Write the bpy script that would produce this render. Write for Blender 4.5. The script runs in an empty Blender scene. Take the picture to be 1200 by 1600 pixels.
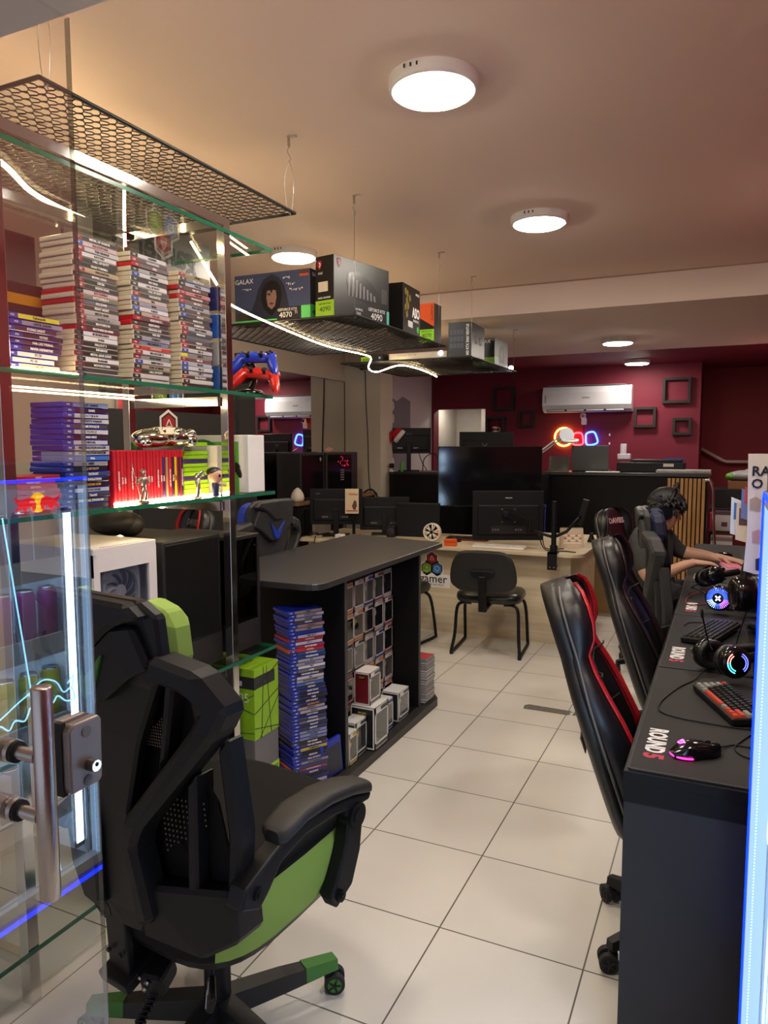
import bpy, bmesh, math, random
from mathutils import Vector as V, Matrix, Euler
random.seed(7)
S = bpy.context.scene
COL = S.collection
PI = math.pi
# ---------------------------------------------------------------- camera
YAW, PIT, ROLL, H = -.4390, -.0925, -.0021, 1.54
cam = bpy.data.objects.new('camera', bpy.data.cameras.new('camera'))
COL.objects.link(cam)
fw = V((math.sin(YAW)*math.cos(PIT), math.cos(YAW)*math.cos(PIT), math.sin(PIT)))
rt = V((math.cos(YAW), -math.sin(YAW), 0)); up = rt.cross(fw)
rt2 = rt*math.cos(ROLL)+up*math.sin(ROLL); up2 = up*math.cos(ROLL)-rt*math.sin(ROLL)
cam.matrix_world = Matrix(((rt2.x, up2.x, -fw.x, 0), (rt2.y, up2.y, -fw.y, 0), (rt2.z, up2.z, -fw.z, H), (0, 0, 0, 1)))
cam.data.sensor_fit = 'HORIZONTAL'; cam.data.sensor_width = 36; cam.data.lens = 36*1139/1200
cam.data.clip_start = .02
S.camera = cam
# ---------------------------------------------------------------- exposure, world, light levels
S.view_settings.view_transform = 'Standard'; S.view_settings.look = 'None'
S.view_settings.gamma = 1; S.view_settings.use_curve_mapping = False
S.view_settings.exposure = 1.0
S.cycles.max_bounces = 10; S.cycles.diffuse_bounces = 4; S.cycles.glossy_bounces = 5
S.cycles.transparent_max_bounces = 24; S.cycles.sample_clamp_indirect = 6
S.cycles.caustics_reflective = False; S.cycles.caustics_refractive = False
W = bpy.data.worlds.new('world'); S.world = W; W.use_nodes = True
W.node_tree.nodes['Background'].inputs[0].default_value = (.75, .8, 1, 1)
W.node_tree.nodes['Background'].inputs[1].default_value = .35
LAMP = 46.0        # ceiling panels
STRIP = 30.0        # warm LED strips
FRIDGE = 5.0       # cold fridge light
# ---------------------------------------------------------------- materials
MC = {}
def mat(name, col=(.5, .5, .5), r=.5, m=0, e=0, ec=None, bump=0, bs=200, var=0, vs=8, spec=.5, tr=0, coat=0):
    if name in MC: return MC[name]
    M = bpy.data.materials.new(name); M.use_nodes = True; N = M.node_tree.nodes; L = M.node_tree.links
    p = N['Principled BSDF']
    p.inputs['Base Color'].default_value = (*col, 1); p.inputs['Roughness'].default_value = r
    p.inputs['Metallic'].default_value = m; p.inputs['Specular IOR Level'].default_value = spec
    if coat: p.inputs['Coat Weight'].default_value = coat
    if tr: p.inputs['Transmission Weight'].default_value = tr
    if e:
        p.inputs['Emission Color'].default_value = (*(ec or col), 1); p.inputs['Emission Strength'].default_value = e
    tc = N.new('ShaderNodeTexCoord')
    if var or not (bump or e):
        n = N.new('ShaderNodeTexNoise'); n.inputs['Scale'].default_value = vs; n.inputs['Detail'].default_value = 3
        L.new(tc.outputs['Object'], n.inputs['Vector'])
        mx = N.new('ShaderNodeMix'); mx.data_type = 'RGBA'
        v = var or .06
        mx.inputs[6].default_value = (*[c*(1-v) for c in col], 1); mx.inputs[7].default_value = (*[min(1, c*(1+v)) for c in col], 1)
        L.new(n.outputs['Fac'], mx.inputs[0]); L.new(mx.outputs[2], p.inputs['Base Color'])
    if bump:
        n = N.new('ShaderNodeTexNoise'); n.inputs['Scale'].default_value = bs
        L.new(tc.outputs['Object'], n.inputs['Vector'])
        b = N.new('ShaderNodeBump'); b.inputs['Strength'].default_value = bump; b.inputs['Distance'].default_value = .002
        L.new(n.outputs['Fac'], b.inputs['Height']); L.new(b.outputs[0], p.inputs['Normal'])
    MC[name] = M; return M
def glass(name, tint=(.97, .99, .98), r0=.05, rough=.0):
    if name in MC: return MC[name]
    M = bpy.data.materials.new(name); M.use_nodes = True; N = M.node_tree.nodes; L = M.node_tree.links
    N.remove(N['Principled BSDF']); out = N['Material Output']
    t = N.new('ShaderNodeBsdfTransparent'); t.inputs[0].default_value = (*tint, 1)
    g = N.new('ShaderNodeBsdfGlossy'); g.inputs['Roughness'].default_value = rough; g.inputs[0].default_value = (1, 1, 1, 1)
    lw = N.new('ShaderNodeLayerWeight'); lw.inputs[0].default_value = .5
    pw = N.new('ShaderNodeMath'); pw.operation = 'POWER'; pw.inputs[1].default_value = 5
    ma = N.new('ShaderNodeMath'); ma.operation = 'MULTIPLY_ADD'; ma.inputs[1].default_value = 1-r0; ma.inputs[2].default_value = r0
    mx = N.new('ShaderNodeMixShader')
    L.new(lw.outputs['Facing'], pw.inputs[0]); L.new(pw.outputs[0], ma.inputs[0]); L.new(ma.outputs[0], mx.inputs[0])
    L.new(t.outputs[0], mx.inputs[1]); L.new(g.outputs[0], mx.inputs[2]); L.new(mx.outputs[0], out.inputs[0])
    MC[name] = M; return M
def hexc(h):
    f = lambda c: c/12.92 if c <= .04045 else ((c+.055)/1.055)**2.4
    return tuple(f(int(h[i:i+2], 16)/255) for i in (0, 2, 4))
def cm(h, r=.45, **k):
    return mat('paint_%s_%d' % (h, int(r*100)), hexc(h), r, **k)
def emis(name, col, s): return mat(name, col, .5, e=s, ec=col)
BLK = mat('black_plastic', (.006, .006, .007), .45, spec=.28)
BLKG = mat('black_gloss', (.004, .004, .005), .12)
BLKM = mat('black_melamine', (.006, .0055, .006), .42, bump=.05, bs=300, spec=.22)
DGR = mat('dark_grey_plastic', (.018, .018, .02), .45, spec=.3)
GRY = mat('grey_plastic', (.18, .18, .19), .45)
WHT = mat('white_plastic', (.8, .8, .79), .35)
CHR = mat('chrome', (.75, .74, .73), .12, m=1)
STL = mat('brushed_steel', (.55, .5, .46), .28, m=1, bump=.15, bs=400)
RUB = mat('black_rubber', (.015, .015, .015), .7)
WIRE = mat('black_powder_coat', (.014, .014, .014), .4)
CAB = mat('steel_cable', (.6, .58, .55), .3, m=1)
DOORGL = glass('door_glass', (.97, .975, .98), .03)
DOORFR = glass('door_glass_front', (.96, .97, .975), .27)
CLGL = glass('clear_glass', (.96, .985, .97), .045)
GRNE = mat('green_glass_edge', (.02, .2, .11), .15, tr=.35)
FABB = mat('black_fabric', (.006, .006, .0065), .8, bump=.3, bs=900, spec=.2)
LEAB = mat('black_leather', (.009, .009, .011), .34, bump=.25, bs=500)
# ---------------------------------------------------------------- mesh builder
class MB:
    def __init__(s): s.v = []; s.f = []; s.mi = 0; s.sm = False; s.M = Matrix.Identity(4)
    def add(s, vs, fs, sm=None):
        o = len(s.v); s.v += [tuple(s.M @ V(p)) for p in vs]
        s.f += [([i+o for i in f], s.mi, s.sm if sm is None else sm) for f in fs]; return s
    def frombm(s, bm, sm=False):
        bm.verts.index_update()
        s.add([v.co[:] for v in bm.verts], [[v.index for v in f.verts] for f in bm.faces], sm); bm.free(); return s
    def box(s, c, d, bev=0, rot=None, seg=2):
        bm = bmesh.new(); bmesh.ops.create_cube(bm, size=1)
        bmesh.ops.scale(bm, vec=d, verts=bm.verts)
        if bev: bmesh.ops.bevel(bm, geom=bm.edges[:], offset=bev, segments=seg, affect='EDGES', profile=.5)
        R = Euler(rot).to_matrix().to_4x4() if isinstance(rot, tuple) else (rot or Matrix.Identity(4))
        bmesh.ops.transform(bm, matrix=Matrix.Translation(c) @ R, verts=bm.verts)
        return s.frombm(bm, False)
    def b2(s, x0, x1, y0, y1, z0, z1, bev=0): return s.box(((x0+x1)/2, (y0+y1)/2, (z0+z1)/2), (abs(x1-x0), abs(y1-y0), abs(z1-z0)), bev)
    def cyl(s, p0, p1, r, r2=None, n=16, cap=True):
        p0, p1 = V(p0), V(p1); d = (p1-p0).normalized(); a = d.orthogonal().normalized(); b = d.cross(a)
        r2 = r if r2 is None else r2
        vs = []
        for p, q in ((p0, r), (p1, r2)): vs += [p+(a*math.cos(2*PI*i/n)+b*math.sin(2*PI*i/n))*q for i in range(n)]
        s.add(vs, [[i, (i+1) % n, n+(i+1) % n, n+i] for i in range(n)], True)
        if cap: s.add(vs, [list(range(n))[::-1], list(range(n, 2*n))], False)
        return s
    def tube(s, pts, r, n=8, closed=False):
        P = [V(p) for p in pts]; m = len(P); rs = r if isinstance(r, (list, tuple)) else [r]*m
        vs = []; a = None
        for i in range(m):
            if closed: d = P[(i+1) % m]-P[i-1]
            else: d = P[min(i+1, m-1)]-P[max(i-1, 0)]
            if d.length < 1e-9: d = V((0, 0, 1))
            d.normalize()
            a = d.orthogonal().normalized() if a is None else (a-d*a.dot(d))
            if a.length < 1e-6: a = d.orthogonal()
            a.normalize(); b = d.cross(a)
            vs += [P[i]+(a*math.cos(2*PI*k/n)+b*math.sin(2*PI*k/n))*rs[i] for k in range(n)]
        fs = [[i*n+k, i*n+(k+1) % n, (i+1)*n+(k+1) % n, (i+1)*n+k] for i in range(m-1) for k in range(n)]
        if closed: fs += [[(m-1)*n+k, (m-1)*n+(k+1) % n, (k+1) % n, k] for k in range(n)]
        else: fs += [list(range(n))[::-1], [(m-1)*n+k for k in range(n)]]
        return s.add(vs, fs, True)
    def lathe(s, prof, n=24, c=(0, 0, 0), R=None, sm=True):
        T = Matrix.Translation(c) @ (R or Matrix.Identity(4)); vs = []
        for r, z in prof: vs += [T @ V((r*math.cos(2*PI*i/n), r*math.sin(2*PI*i/n), z)) for i in range(n)]
        m = len(prof)
        fs = [[j*n+i, j*n+(i+1) % n, (j+1)*n+(i+1) % n, (j+1)*n+i] for j in range(m-1) for i in range(n)]
        s.add(vs, fs, sm)
        o = []
        if prof[0][0] > 1e-5: o.append(list(range(n))[::-1])
        if prof[-1][0] > 1e-5: o.append([(m-1)*n+i for i in range(n)])
        if o: s.add(vs, o, False)
        return s
    def prism(s, poly, z0, z1, M=None, bev=0, seg=1):
        bm = bmesh.new(); n = len(poly)
        a = [bm.verts.new((p[0], p[1], z0)) for p in poly]; b = [bm.verts.new((p[0], p[1], z1)) for p in poly]
        bm.faces.new(a[::-1]); bm.faces.new(b)
        for i in range(n): bm.faces.new((a[i], a[(i+1) % n], b[(i+1) % n], b[i]))
        bmesh.ops.recalc_face_normals(bm, faces=bm.faces[:])
        if bev: bmesh.ops.bevel(bm, geom=bm.edges[:], offset=bev, segments=seg, affect='EDGES', profile=.5)
        bmesh.ops.triangulate(bm, faces=[f for f in bm.faces if len(f.verts) > 4])
        if M is not None: bmesh.ops.transform(bm, matrix=M, verts=bm.verts)
        return s.frombm(bm)
    def ell(s, c, r, rot=None, u=20, v=12):
        bm = bmesh.new(); bmesh.ops.create_uvsphere(bm, u_segments=u, v_segments=v, radius=1)
        R = Euler(rot).to_matrix().to_4x4() if rot else Matrix.Identity(4)
        r = r if isinstance(r, (tuple, list)) else (r, r, r)
        bmesh.ops.transform(bm, matrix=Matrix.Translation(c) @ R @ Matrix.Diagonal((*r, 1)), verts=bm.verts)
        return s.frombm(bm, True)
    def loft(s, rings, closed=True, cap=True, sm=True):
        n = len(rings[0]); vs = [p for r in rings for p in r]; m = len(rings)
        k = n if closed else n-1
        s.add(vs, [[j*n+i, j*n+(i+1) % n, (j+1)*n+(i+1) % n, (j+1)*n+i] for j in range(m-1) for i in range(k)], sm)
        if cap: s.add(vs, [list(range(n))[::-1], [(m-1)*n+i for i in range(n)]], sm)
        return s
    def quad(s, a, b, c, d): return s.add([a, b, c, d], [[0, 1, 2, 3]])
    def mesh(s, name, mats):
        me = bpy.data.meshes.new(name); me.from_pydata(s.v, [], [f[0] for f in s.f])
        me.polygons.foreach_set('material_index', [f[1] for f in s.f]); me.polygons.foreach_set('use_smooth', [f[2] for f in s.f])
        for q in (mats if isinstance(mats, (list, tuple)) else [mats]): me.materials.append(q)
        bm = bmesh.new(); bm.from_mesh(me); bmesh.ops.recalc_face_normals(bm, faces=bm.faces[:]); bm.to_mesh(me); bm.free()
        me.update(); return me
    def build(s, name, mats, parent=None, loc=None, rot=None, label=None):
        return link(name, s.mesh(name, mats), parent, loc, rot, label)
def link(name, me, parent=None, loc=None, rot=None, label=None):
    o = bpy.data.objects.new(name, me); COL.objects.link(o)
    if parent: o.parent = parent
    if loc is not None: o.location = loc
    if rot is not None: o.rotation_euler = rot
    if label: o['label'] = label
    return o
def tag(o, label, cat, group=None):
    o['label'] = label; o['category'] = cat
    if group: o['group'] = group
    return o
def thing(name, label, cat, loc=(0, 0, 0), rz=0, group=None):
    o = bpy.data.objects.new(name, None); o.empty_display_size = .05; COL.objects.link(o)
    o.location = loc; o.rotation_euler = (0, 0, rz); return tag(o, label, cat, group)
def struct(name, mb, mats):
    o = mb.build(name, mats); o['kind'] = 'structure'; return o
def basis(o, x, y):
    x = V(x).normalized(); y = V(y); y = (y-x*y.dot(x)).normalized(); z = x.cross(y)
    return Matrix(((x.x, y.x, z.x, o[0]), (x.y, y.y, z.y, o[1]), (x.z, y.z, z.z, o[2]), (0, 0, 0, 1)))
TX = {}
def tmesh(t, size, wid=None, bold=0):
    k = (t, size, wid, bold)
    if k not in TX:
        c = bpy.data.curves.new('lettering', 'FONT'); c.body = t; c.size = size; c.align_x = 'CENTER'; c.align_y = 'CENTER'; c.extrude = .0004; c.offset = bold
        c.resolution_u = 2
        o = bpy.data.objects.new('tmp', c); COL.objects.link(o); bpy.context.view_layer.update()
        me = bpy.data.meshes.new_from_object(o.evaluated_get(bpy.context.evaluated_depsgraph_get()))
        bpy.data.objects.remove(o)
        if wid and len(me.vertices):
            xs = [v.co.x for v in me.vertices]; w = max(xs)-min(xs)
            if w > wid:
                for v in me.vertices: v.co.x *= wid/w
        me.materials.clear(); me.materials.append(BLK); me.name = 'lettering'; TX[k] = me
    return TX[k]
def txt(t, size, m, M, parent=None, name='lettering', wid=None, bold=0):
    o = bpy.data.objects.new(name, tmesh(t, size, wid, bold)); COL.objects.link(o)
    if parent: o.parent = parent
    o.matrix_local = M
    o.material_slots[0].link = 'OBJECT'; o.material_slots[0].material = m
    return o
def copyobj(o, parent=None, **kw):
    c = o.copy(); COL.objects.link(c)
    if parent: c.parent = parent
    return c
def copy_tree(o, parent=None):
    c = copyobj(o, parent)
    for ch in list(o.children): copy_tree(ch, c)
    return c
def smoothpts(pts, k=6, closed=False):
    P = [V(p) for p in pts]; n = len(P); out = []
    rng = range(n) if closed else range(n-1)
    for i in rng:
        if closed: a, b, c, d = P[i-1], P[i], P[(i+1) % n], P[(i+2) % n]
        else: a, b, c, d = P[max(i-1, 0)], P[i], P[i+1], P[min(i+2, n-1)]
        for j in range(k):
            t = j/k
            out.append(.5*((2*b)+(c-a)*t+(2*a-5*b+4*c-d)*t*t+(3*b-a-3*c+d)*t**3))
    if not closed: out.append(P[-1])
    return out
ORD = ['top', 'second', 'third', 'fourth', 'fifth', 'sixth', 'seventh', 'eighth', 'ninth', 'tenth', 'eleventh', 'twelfth', 'thirteenth', 'fourteenth', 'fifteenth', 'sixteenth', 'seventeenth', 'eighteenth', 'nineteenth', 'twentieth']
TENS = {20: 'twenty', 30: 'thirty', 40: 'forty', 50: 'fifty'}
def ordw(i):   # i from 0
    if i < 20: return ORD[i]
    n = i+1; t = n//10*10; u = n % 10
    if u == 0: return {30: 'thirtieth', 40: 'fortieth', 50: 'fiftieth'}[n]
    return TENS[t]+'-'+['', 'first', 'second', 'third', 'fourth', 'fifth', 'sixth', 'seventh', 'eighth', 'ninth'][u]
# ================================================================ the room
def floormat():
    M = bpy.data.materials.new('floor_tiles'); M.use_nodes = True; N = M.node_tree.nodes; L = M.node_tree.links; p = N['Principled BSDF']
    tc = N.new('ShaderNodeTexCoord'); mp = N.new('ShaderNodeMapping'); mp.inputs['Location'].default_value = (.77688, -1.166805, 0)
    L.new(tc.outputs['Object'], mp.inputs[0])
    br = N.new('ShaderNodeTexBrick'); br.offset = 0; br.squash = 1
    for k, v in (('Scale', 1), ('Mortar Size', .0026), ('Mortar Smooth', .1), ('Brick Width', .45), ('Row Height', .45), ('Bias', 0)): br.inputs[k].default_value = v
    br.inputs['Color1'].default_value = (.68, .65, .6, 1); br.inputs['Color2'].default_value = (.65, .62, .57, 1); br.inputs['Mortar'].default_value = (.09, .08, .07, 1)
    L.new(mp.outputs[0], br.inputs[0])
    n = N.new('ShaderNodeTexNoise'); n.inputs['Scale'].default_value = 2.2; n.inputs['Detail'].default_value = 8; L.new(tc.outputs['Object'], n.inputs[0])
    mx = N.new('ShaderNodeMix'); mx.data_type = 'RGBA'; mx.blend_type = 'MULTIPLY'; mx.inputs[0].default_value = .25
    L.new(br.outputs[0], mx.inputs[6]); L.new(n.outputs['Color'], mx.inputs[7])
    cr = N.new('ShaderNodeValToRGB'); cr.color_ramp.elements[0].position = .3; cr.color_ramp.elements[0].color = (.7, .7, .7, 1); cr.color_ramp.elements[1].position = .6
    L.new(n.outputs['Fac'], cr.inputs[0]); L.new(cr.outputs[0], mx.inputs[7]); L.new(mx.outputs[2], p.inputs['Base Color'])
    p.inputs['Roughness'].default_value = .3; p.inputs['Specular IOR Level'].default_value = .45
    n2 = N.new('ShaderNodeTexNoise'); n2.inputs['Scale'].default_value = 170; L.new(tc.outputs['Object'], n2.inputs[0])
    b = N.new('ShaderNodeBump'); b.inputs['Strength'].default_value = .12; b.inputs['Distance'].default_value = .002
    L.new(n2.outputs['Fac'], b.inputs['Height']); L.new(b.outputs[0], p.inputs['Normal'])
    return M
CEIL = mat('ceiling_paint', (.84, .67, .58), .9, var=.03, vs=1.5)
CEIL2 = mat('beam_paint', (.85, .74, .66), .9, var=.03, vs=1.5)
WALLB = mat('beige_wall_paint', (.62, .55, .45), .85, var=.03, vs=2)
WALLW = mat('white_wall_paint', (.68, .64, .66), .85, var=.04, vs=2)
RED = mat('burgundy_wall_paint', (.17, .005, .025), .65, var=.06, vs=2, bump=.06, bs=120)
RED2 = mat('red_wall_paint', (.2, .008, .013), .7, var=.06, vs=2)
ZC, ZL = 2.77, 2.55
struct('floor', MB().b2(-4.1, 1.2, -1.6, 12.2, -.05, 0), floormat())
struct('ceiling', MB().b2(-4.1, 1.2, .79, 5.7, ZC, ZC+.08), CEIL)
b = MB(); b.b2(-4.1, 1.2, 5.7, 8.45, ZL, ZC+.08); b.mi = 1; b.b2(-4.1, 1.2, 8.45, 12.2, ZL, ZC+.08)
struct('ceiling_rear', b, [CEIL2, RED])
struct('shadow_line_strip', MB().b2(-4.1, 1.2, 5.692, 5.7, ZC-.008, ZC), mat('painted_shadow_line', (.4, .3, .24), .8))  # thin dark strip paints the shadow line where ceiling meets beam
struct('ceiling_front', MB().b2(-4.1, 1.2, -1.6, .79, 2.14, ZC+.08), mat('lintel_paint', (.8, .7, .58), .85))
struct('wall_left', MB().b2(-4.1, -3.93, -1.6, 10, 0, ZC), WALLB)
b = MB(); b.b2(.8, .9, -1.6, 11, 0, ZC); struct('wall_right', b, RED2)
b = MB(); b.b2(-3.11, -.325, 10, 10.2, 0, ZL); b.b2(-3.89, -3.11, 10, 10.2, 2.045, ZL); b.b2(-4.1, -3.89, 10, 10.2, 0, ZL); b.b2(-.425, -.325, 10.2, 10.9, 0, ZL)
struct('wall_back', b, RED)
struct('wall_recess', MB().b2(-.5, 1.2, 10.9, 11.05, 0, ZL), RED2)
b = MB(); b.b2(-4.1, -3.0, 11.3, 11.4, 0, 2.2); b.b2(-3.12, -3.08, 10.2, 11.3, 0, 2.2); b.b2(-4.1, -4.0, 10.2, 11.3, 0, 2.2); b.b2(-3.44, -3.24, 10.85, 10.95, 0, 2.2); b.b2(-4.1, -3, 10.2, 11.4, 2.2, 2.25)
struct('wall_corridor', b, mat('corridor_paint', (.5, .46, .42), .85))
struct('trim_2', MB().b2(-3.36, -3.32, 10.8, 10.85, 0, 2.2), DGR)
struct('wall_rear_left', MB().b2(-3.99, -3.925, 7.6, 10, 0, ZL), WALLW)
struct('wall_column', MB().b2(-3.93, -3.46, 7.28, 7.6, 0, ZL), WALLB)
struct('wall_dividing_left', MB().b2(-3.93, -3.9, .0, 7.28, 2.24, ZC), WALLB)
# unpainted grey patch with pale dabs on the side wall
b = MB(); b.prism([(8.35, 1.2), (8.35, 2.13), (8.5, 2.16), (8.75, 2.1), (8.95, 2.17), (9.2, 2.12), (9.2, 1.2)], 0, .004, basis((-3.926, 0, 0), (0, 1, 0), (0, 0, 1)))
b.mi = 1
for k, z in enumerate((2.02, 1.86, 1.66, 1.48, 1.3)):
    b.prism([(8.62+.05*math.cos(t*.7), z+.055*math.sin(t*.7)*(1.3 if math.sin(t*.7) > 0 else .9)) for t in range(9)], .004, .007, basis((-3.926, 0, 0), (0, 1, 0), (0, 0, 1)))
o = b.build('wall_patch', [mat('bare_grey_plaster', (.25, .24, .26), .9, var=.12, vs=5), WALLW]); o['kind'] = 'structure'
# tall mirror on the left wall
m = thing('wall_mirror', 'tall frameless mirror on the left wall reflecting the red room', 'mirror', (-3.9, 0, 0))
b = MB(); b.b2(-.025, 0, 3.9, 7.27, .1, 2.235); b.build('mirror_pane', mat('mirror_silver', (.86, .87, .86), .015, m=1), m)
b = MB(); b.b2(-.02, .004, 7.268, 7.276, .1, 2.235); b.build('edge_trim', DGR, m)
tag(MB().b2(-3.9, -3.86, 5.26, 5.5, .6, 2.33).build('reflected_column', mat('charcoal_reflection', (.025, .025, .027), .6)), 'tall charcoal panel imitating a dark column reflection on the mirror behind the glass cabinet', 'panel')  # panel paints the reflected dark column onto the mirror
# handrail on recessed wall
b = MB(); b.tube([(-.32, 10.8, 1.47), (-.05, 10.8, 1.315), (0, 10.8, 1.3), (.75, 10.8, 1.3)], .022, 10)
for x, z in ((-.25, 1.43), (.3, 1.3)): b.cyl((x, 10.8, z), (x, 10.9, z-.03), .01, n=8)
tag(b.build('handrail', mat('painted_handrail', (.55, .4, .38), .4)), 'pale pink stair handrail on the dark red recessed wall', 'handrail')
# grey tape on the floor
b = MB(); M = Matrix.Translation((-.89, 4.13, 0)) @ Matrix.Rotation(.03, 4, 'Z')
b.prism([(-.135, -.035), (.12, -.04), (.135, -.02), (.12, 0), (.14, .012), (.125, .03), (-.12, .045), (-.14, .02)], .0005, .0015, M)
b.prism([(.145, -.03), (.19, -.035), (.18, -.01), (.2, .0), (.185, .02), (.15, .03)], .0005, .0015, M)
tag(b.build('floor_tape', mat('worn_grey_tape', (.14, .13, .11), .8, var=.5, vs=60)), 'worn strip of grey tape stuck on the floor tiles in the aisle', 'tape')
# ---------------------------------------------------------------- ceiling lamps
lamp_src = None
LAMPS = [(-.948, 2.42, ZC, 'large round ceiling lamp nearest the camera'), (-.972, 4.06, ZC, 'round ceiling lamp in the middle of the ceiling before the beam'),
         (-2.56, 4.1, ZC, 'round ceiling lamp behind the glass cabinet above the boxed cards'), (-1.0, 7.47, ZL, 'round lamp on the pale lower ceiling past the beam'),
         (-1.035, 9.44, ZL, 'round lamp on the red part of the ceiling by the back wall'), (-.95, .98, ZC, 'round ceiling lamp over the shop entrance'), (.42, 1.3, ZC, 'added unseen ceiling lamp above the fridge beside the red wall'), (.42, 4.1, ZC, 'added unseen ceiling lamp above the far half of the long desk'),  # last two lamps are added out of view to brighten ceiling and wall
         (.52, 8.5, ZL, 'added unseen lamp on the lower ceiling over the far right corner'), (-2.6, 6.8, ZL, 'round lamp on the lower ceiling over the left desks')]  # far right lamp is added out of view to brighten the recess
for x, y, z, lab in LAMPS[:9]:
    if lamp_src is None:
        lamp_src = r = thing('ceiling_light', '', 'lamp', group='round surface ceiling lamps')
        MB().lathe([(.152, 0), (.152, -.03), (.146, -.042), (.132, -.042), (.132, -.036)], 48).build('lamp_housing', WHT, r)
        MB().lathe([(.1325, -.036), (.131, -.047), (.12, -.051), (.08, -.053), (0, -.054)], 48).build('diffuser', emis('lamp_diffuser', (1, .9, .76), LAMP), r)
        b = MB()
        for k in (-1, 0, 1): b.box((k*.022-.02, -.152, -.014), (.006, .002, .012))
        b.build('vent_slots', DGR, r)
    else: r = copy_tree(lamp_src)
    r.location = (x, y, z); r['label'] = lab
r = copy_tree(lamp_src); r.location = (-3.7, 10.55, 2.2); r['label'] = 'small round lamp inside the corridor behind the burgundy wall'; r.scale = (.6, .6, .6)
# ================================================================ glass entrance door (swung open at the left)
d = thing('glass_door', 'frameless glass shop door standing open at the left with steel bar handle', 'door', (-.81, -.1, 0))
b = MB().b2(-.004, .004, 0, .8435, .012, 2.1); b.f = [(f_, 1 if sum(b.v[i][0] for i in f_)/len(f_) > .0039 else 0, m_) for f_, _, m_ in b.f]; b.build('glass_pane', [DOORGL, DOORFR], d)
b = MB(); b.b2(-.004, .004, .843, .8445, .012, 2.1); b.build('polished_edge', glass('glass_rim', (.58, .6, .54), .1), d)
b = MB()
for s in (1, -1): b.prism([(-.03, -.052), (.024, -.052), (.03, -.046), (.032, .046), (.026, .053), (-.024, .053), (-.034, .044), (-.034, -.044)], 0, .024, basis((.004 if s > 0 else -.022, .808, 1.113), (0, 1, 0), (0, 0, 1)) @ Matrix.Diagonal((.88, .92, .75, 1)), bev=.004, seg=2)
lk = b.build('lock_case', mat('taupe_metal', (.3, .25, .23), .4, m=.6), d)
b = MB(); b.b2(-.01, .01, .776, .784, 1.062, 1.165); b.build('lock_gasket', RUB, lk)
b = MB()
for z in (.033, -.037): b.cyl((.0215, .808, 1.113+z), (.0235, .808, 1.113+z), .0078, n=24)
b.build('cover_cap', GRY, lk)
b = MB(); b.cyl((.0215, .811, 1.098), (.036, .811, 1.098), .0088, n=20); b.mi = 1; b.cyl((.036, .811, 1.098), (.0365, .811, 1.098), .008, n=20); b.mi = 2; b.cyl((.0365, .811, 1.10), (.037, .811, 1.10), .003, n=10)
b.build('lock_cylinder', [mat('dark_metal', (.2, .18, .17), .35, m=.8), CHR, BLK], lk)
h = MB(); h.lathe([(0, 0), (.0112, 0), (.0125, .0015), (.0125, .272), (.0112, .2735), (0, .2735)], 28, (.06, .708, .972)); hd = h.build('bar_handle', STL, d)
for z in (1.155, 1.078):
    b = MB(); b.cyl((-.03, .706, z), (.05, .706, z), .0085, n=16); b.cyl((.005, .706, z), (.012, .706, z), .015, n=24); b.cyl((-.03, .706, z), (-.005, .706, z), .0145, n=24)
    b.build('standoff', STL, hd)
    b = MB(); b.cyl((.012, .706, z), (.016, .706, z), .0135, n=24); b.build('washer', RUB, hd)
MB().b2(-.012, .012, .0, .1, 2.05, 2.13).build('pivot_hinge', DGR, d)
# ================================================================ drinks fridge at the right of the entrance
f = thing('drinks_fridge', 'tall lit drinks fridge edged in blue light beside the near desk', 'fridge', (.071, 0, 0))
Y0, Y1 = .88, 1.565
FB = mat('fridge_black', (.015, .016, .02), .35)
b = MB(); b.b2(.58, .64, Y0, Y1, .1, 1.47); b.b2(.03, .64, Y0, Y0+.03, .1, 1.47); b.b2(.03, .64, Y1-.022, Y1, .1, 1.47); b.b2(.0, .64, Y0, Y1, .1, .3); b.b2(.0, .64, Y0, Y1, 1.45, 1.49); b.b2(.03, .6, Y0+.02, Y1-.02, .02, .1)
b.build('cabinet_body', FB, f)
INT = mat('fridge_liner', (.75, .8, .86), .5)
b = MB(); b.b2(.55, .58, Y0+.03, Y1-.022, .3, 1.45); b.b2(.04, .56, Y1-.03, Y1-.022, .3, 1.45); b.build('inner_liner', INT, f)
b = MB(); b.b2(-.004, .03, Y1-.02, Y1, .3, 1.45); b.b2(-.004, .03, Y0, Y0+.02, .3, 1.45); b.b2(-.004, .03, Y0, Y1, 1.425, 1.45); b.b2(-.004, .03, Y0, Y1, .28, .31); b.build('door_frame', mat('frame_silver', (.3, .33, .38), .35), f)
MB().b2(.029, .032, Y0+.02, Y1-.025, .31, 1.425).build('door_glass', glass('fridge_glass', (.93, .97, 1), .03), f)
BL = emis('blue_led', (.0, .02, 1), FRIDGE*.55)
b = MB(); b.b2(-.007, -.0035, Y0, Y1, .254, .266); b.b2(-.007, -.0035, Y0, Y1, 1.441, 1.449); b.b2(-.007, -.0035, Y1-.006, Y1+.001, .254, 1.449); b.build('blue_light_strip', BL, f)
LW = emis('cold_white_led', (.62, .8, 1), FRIDGE)
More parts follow.
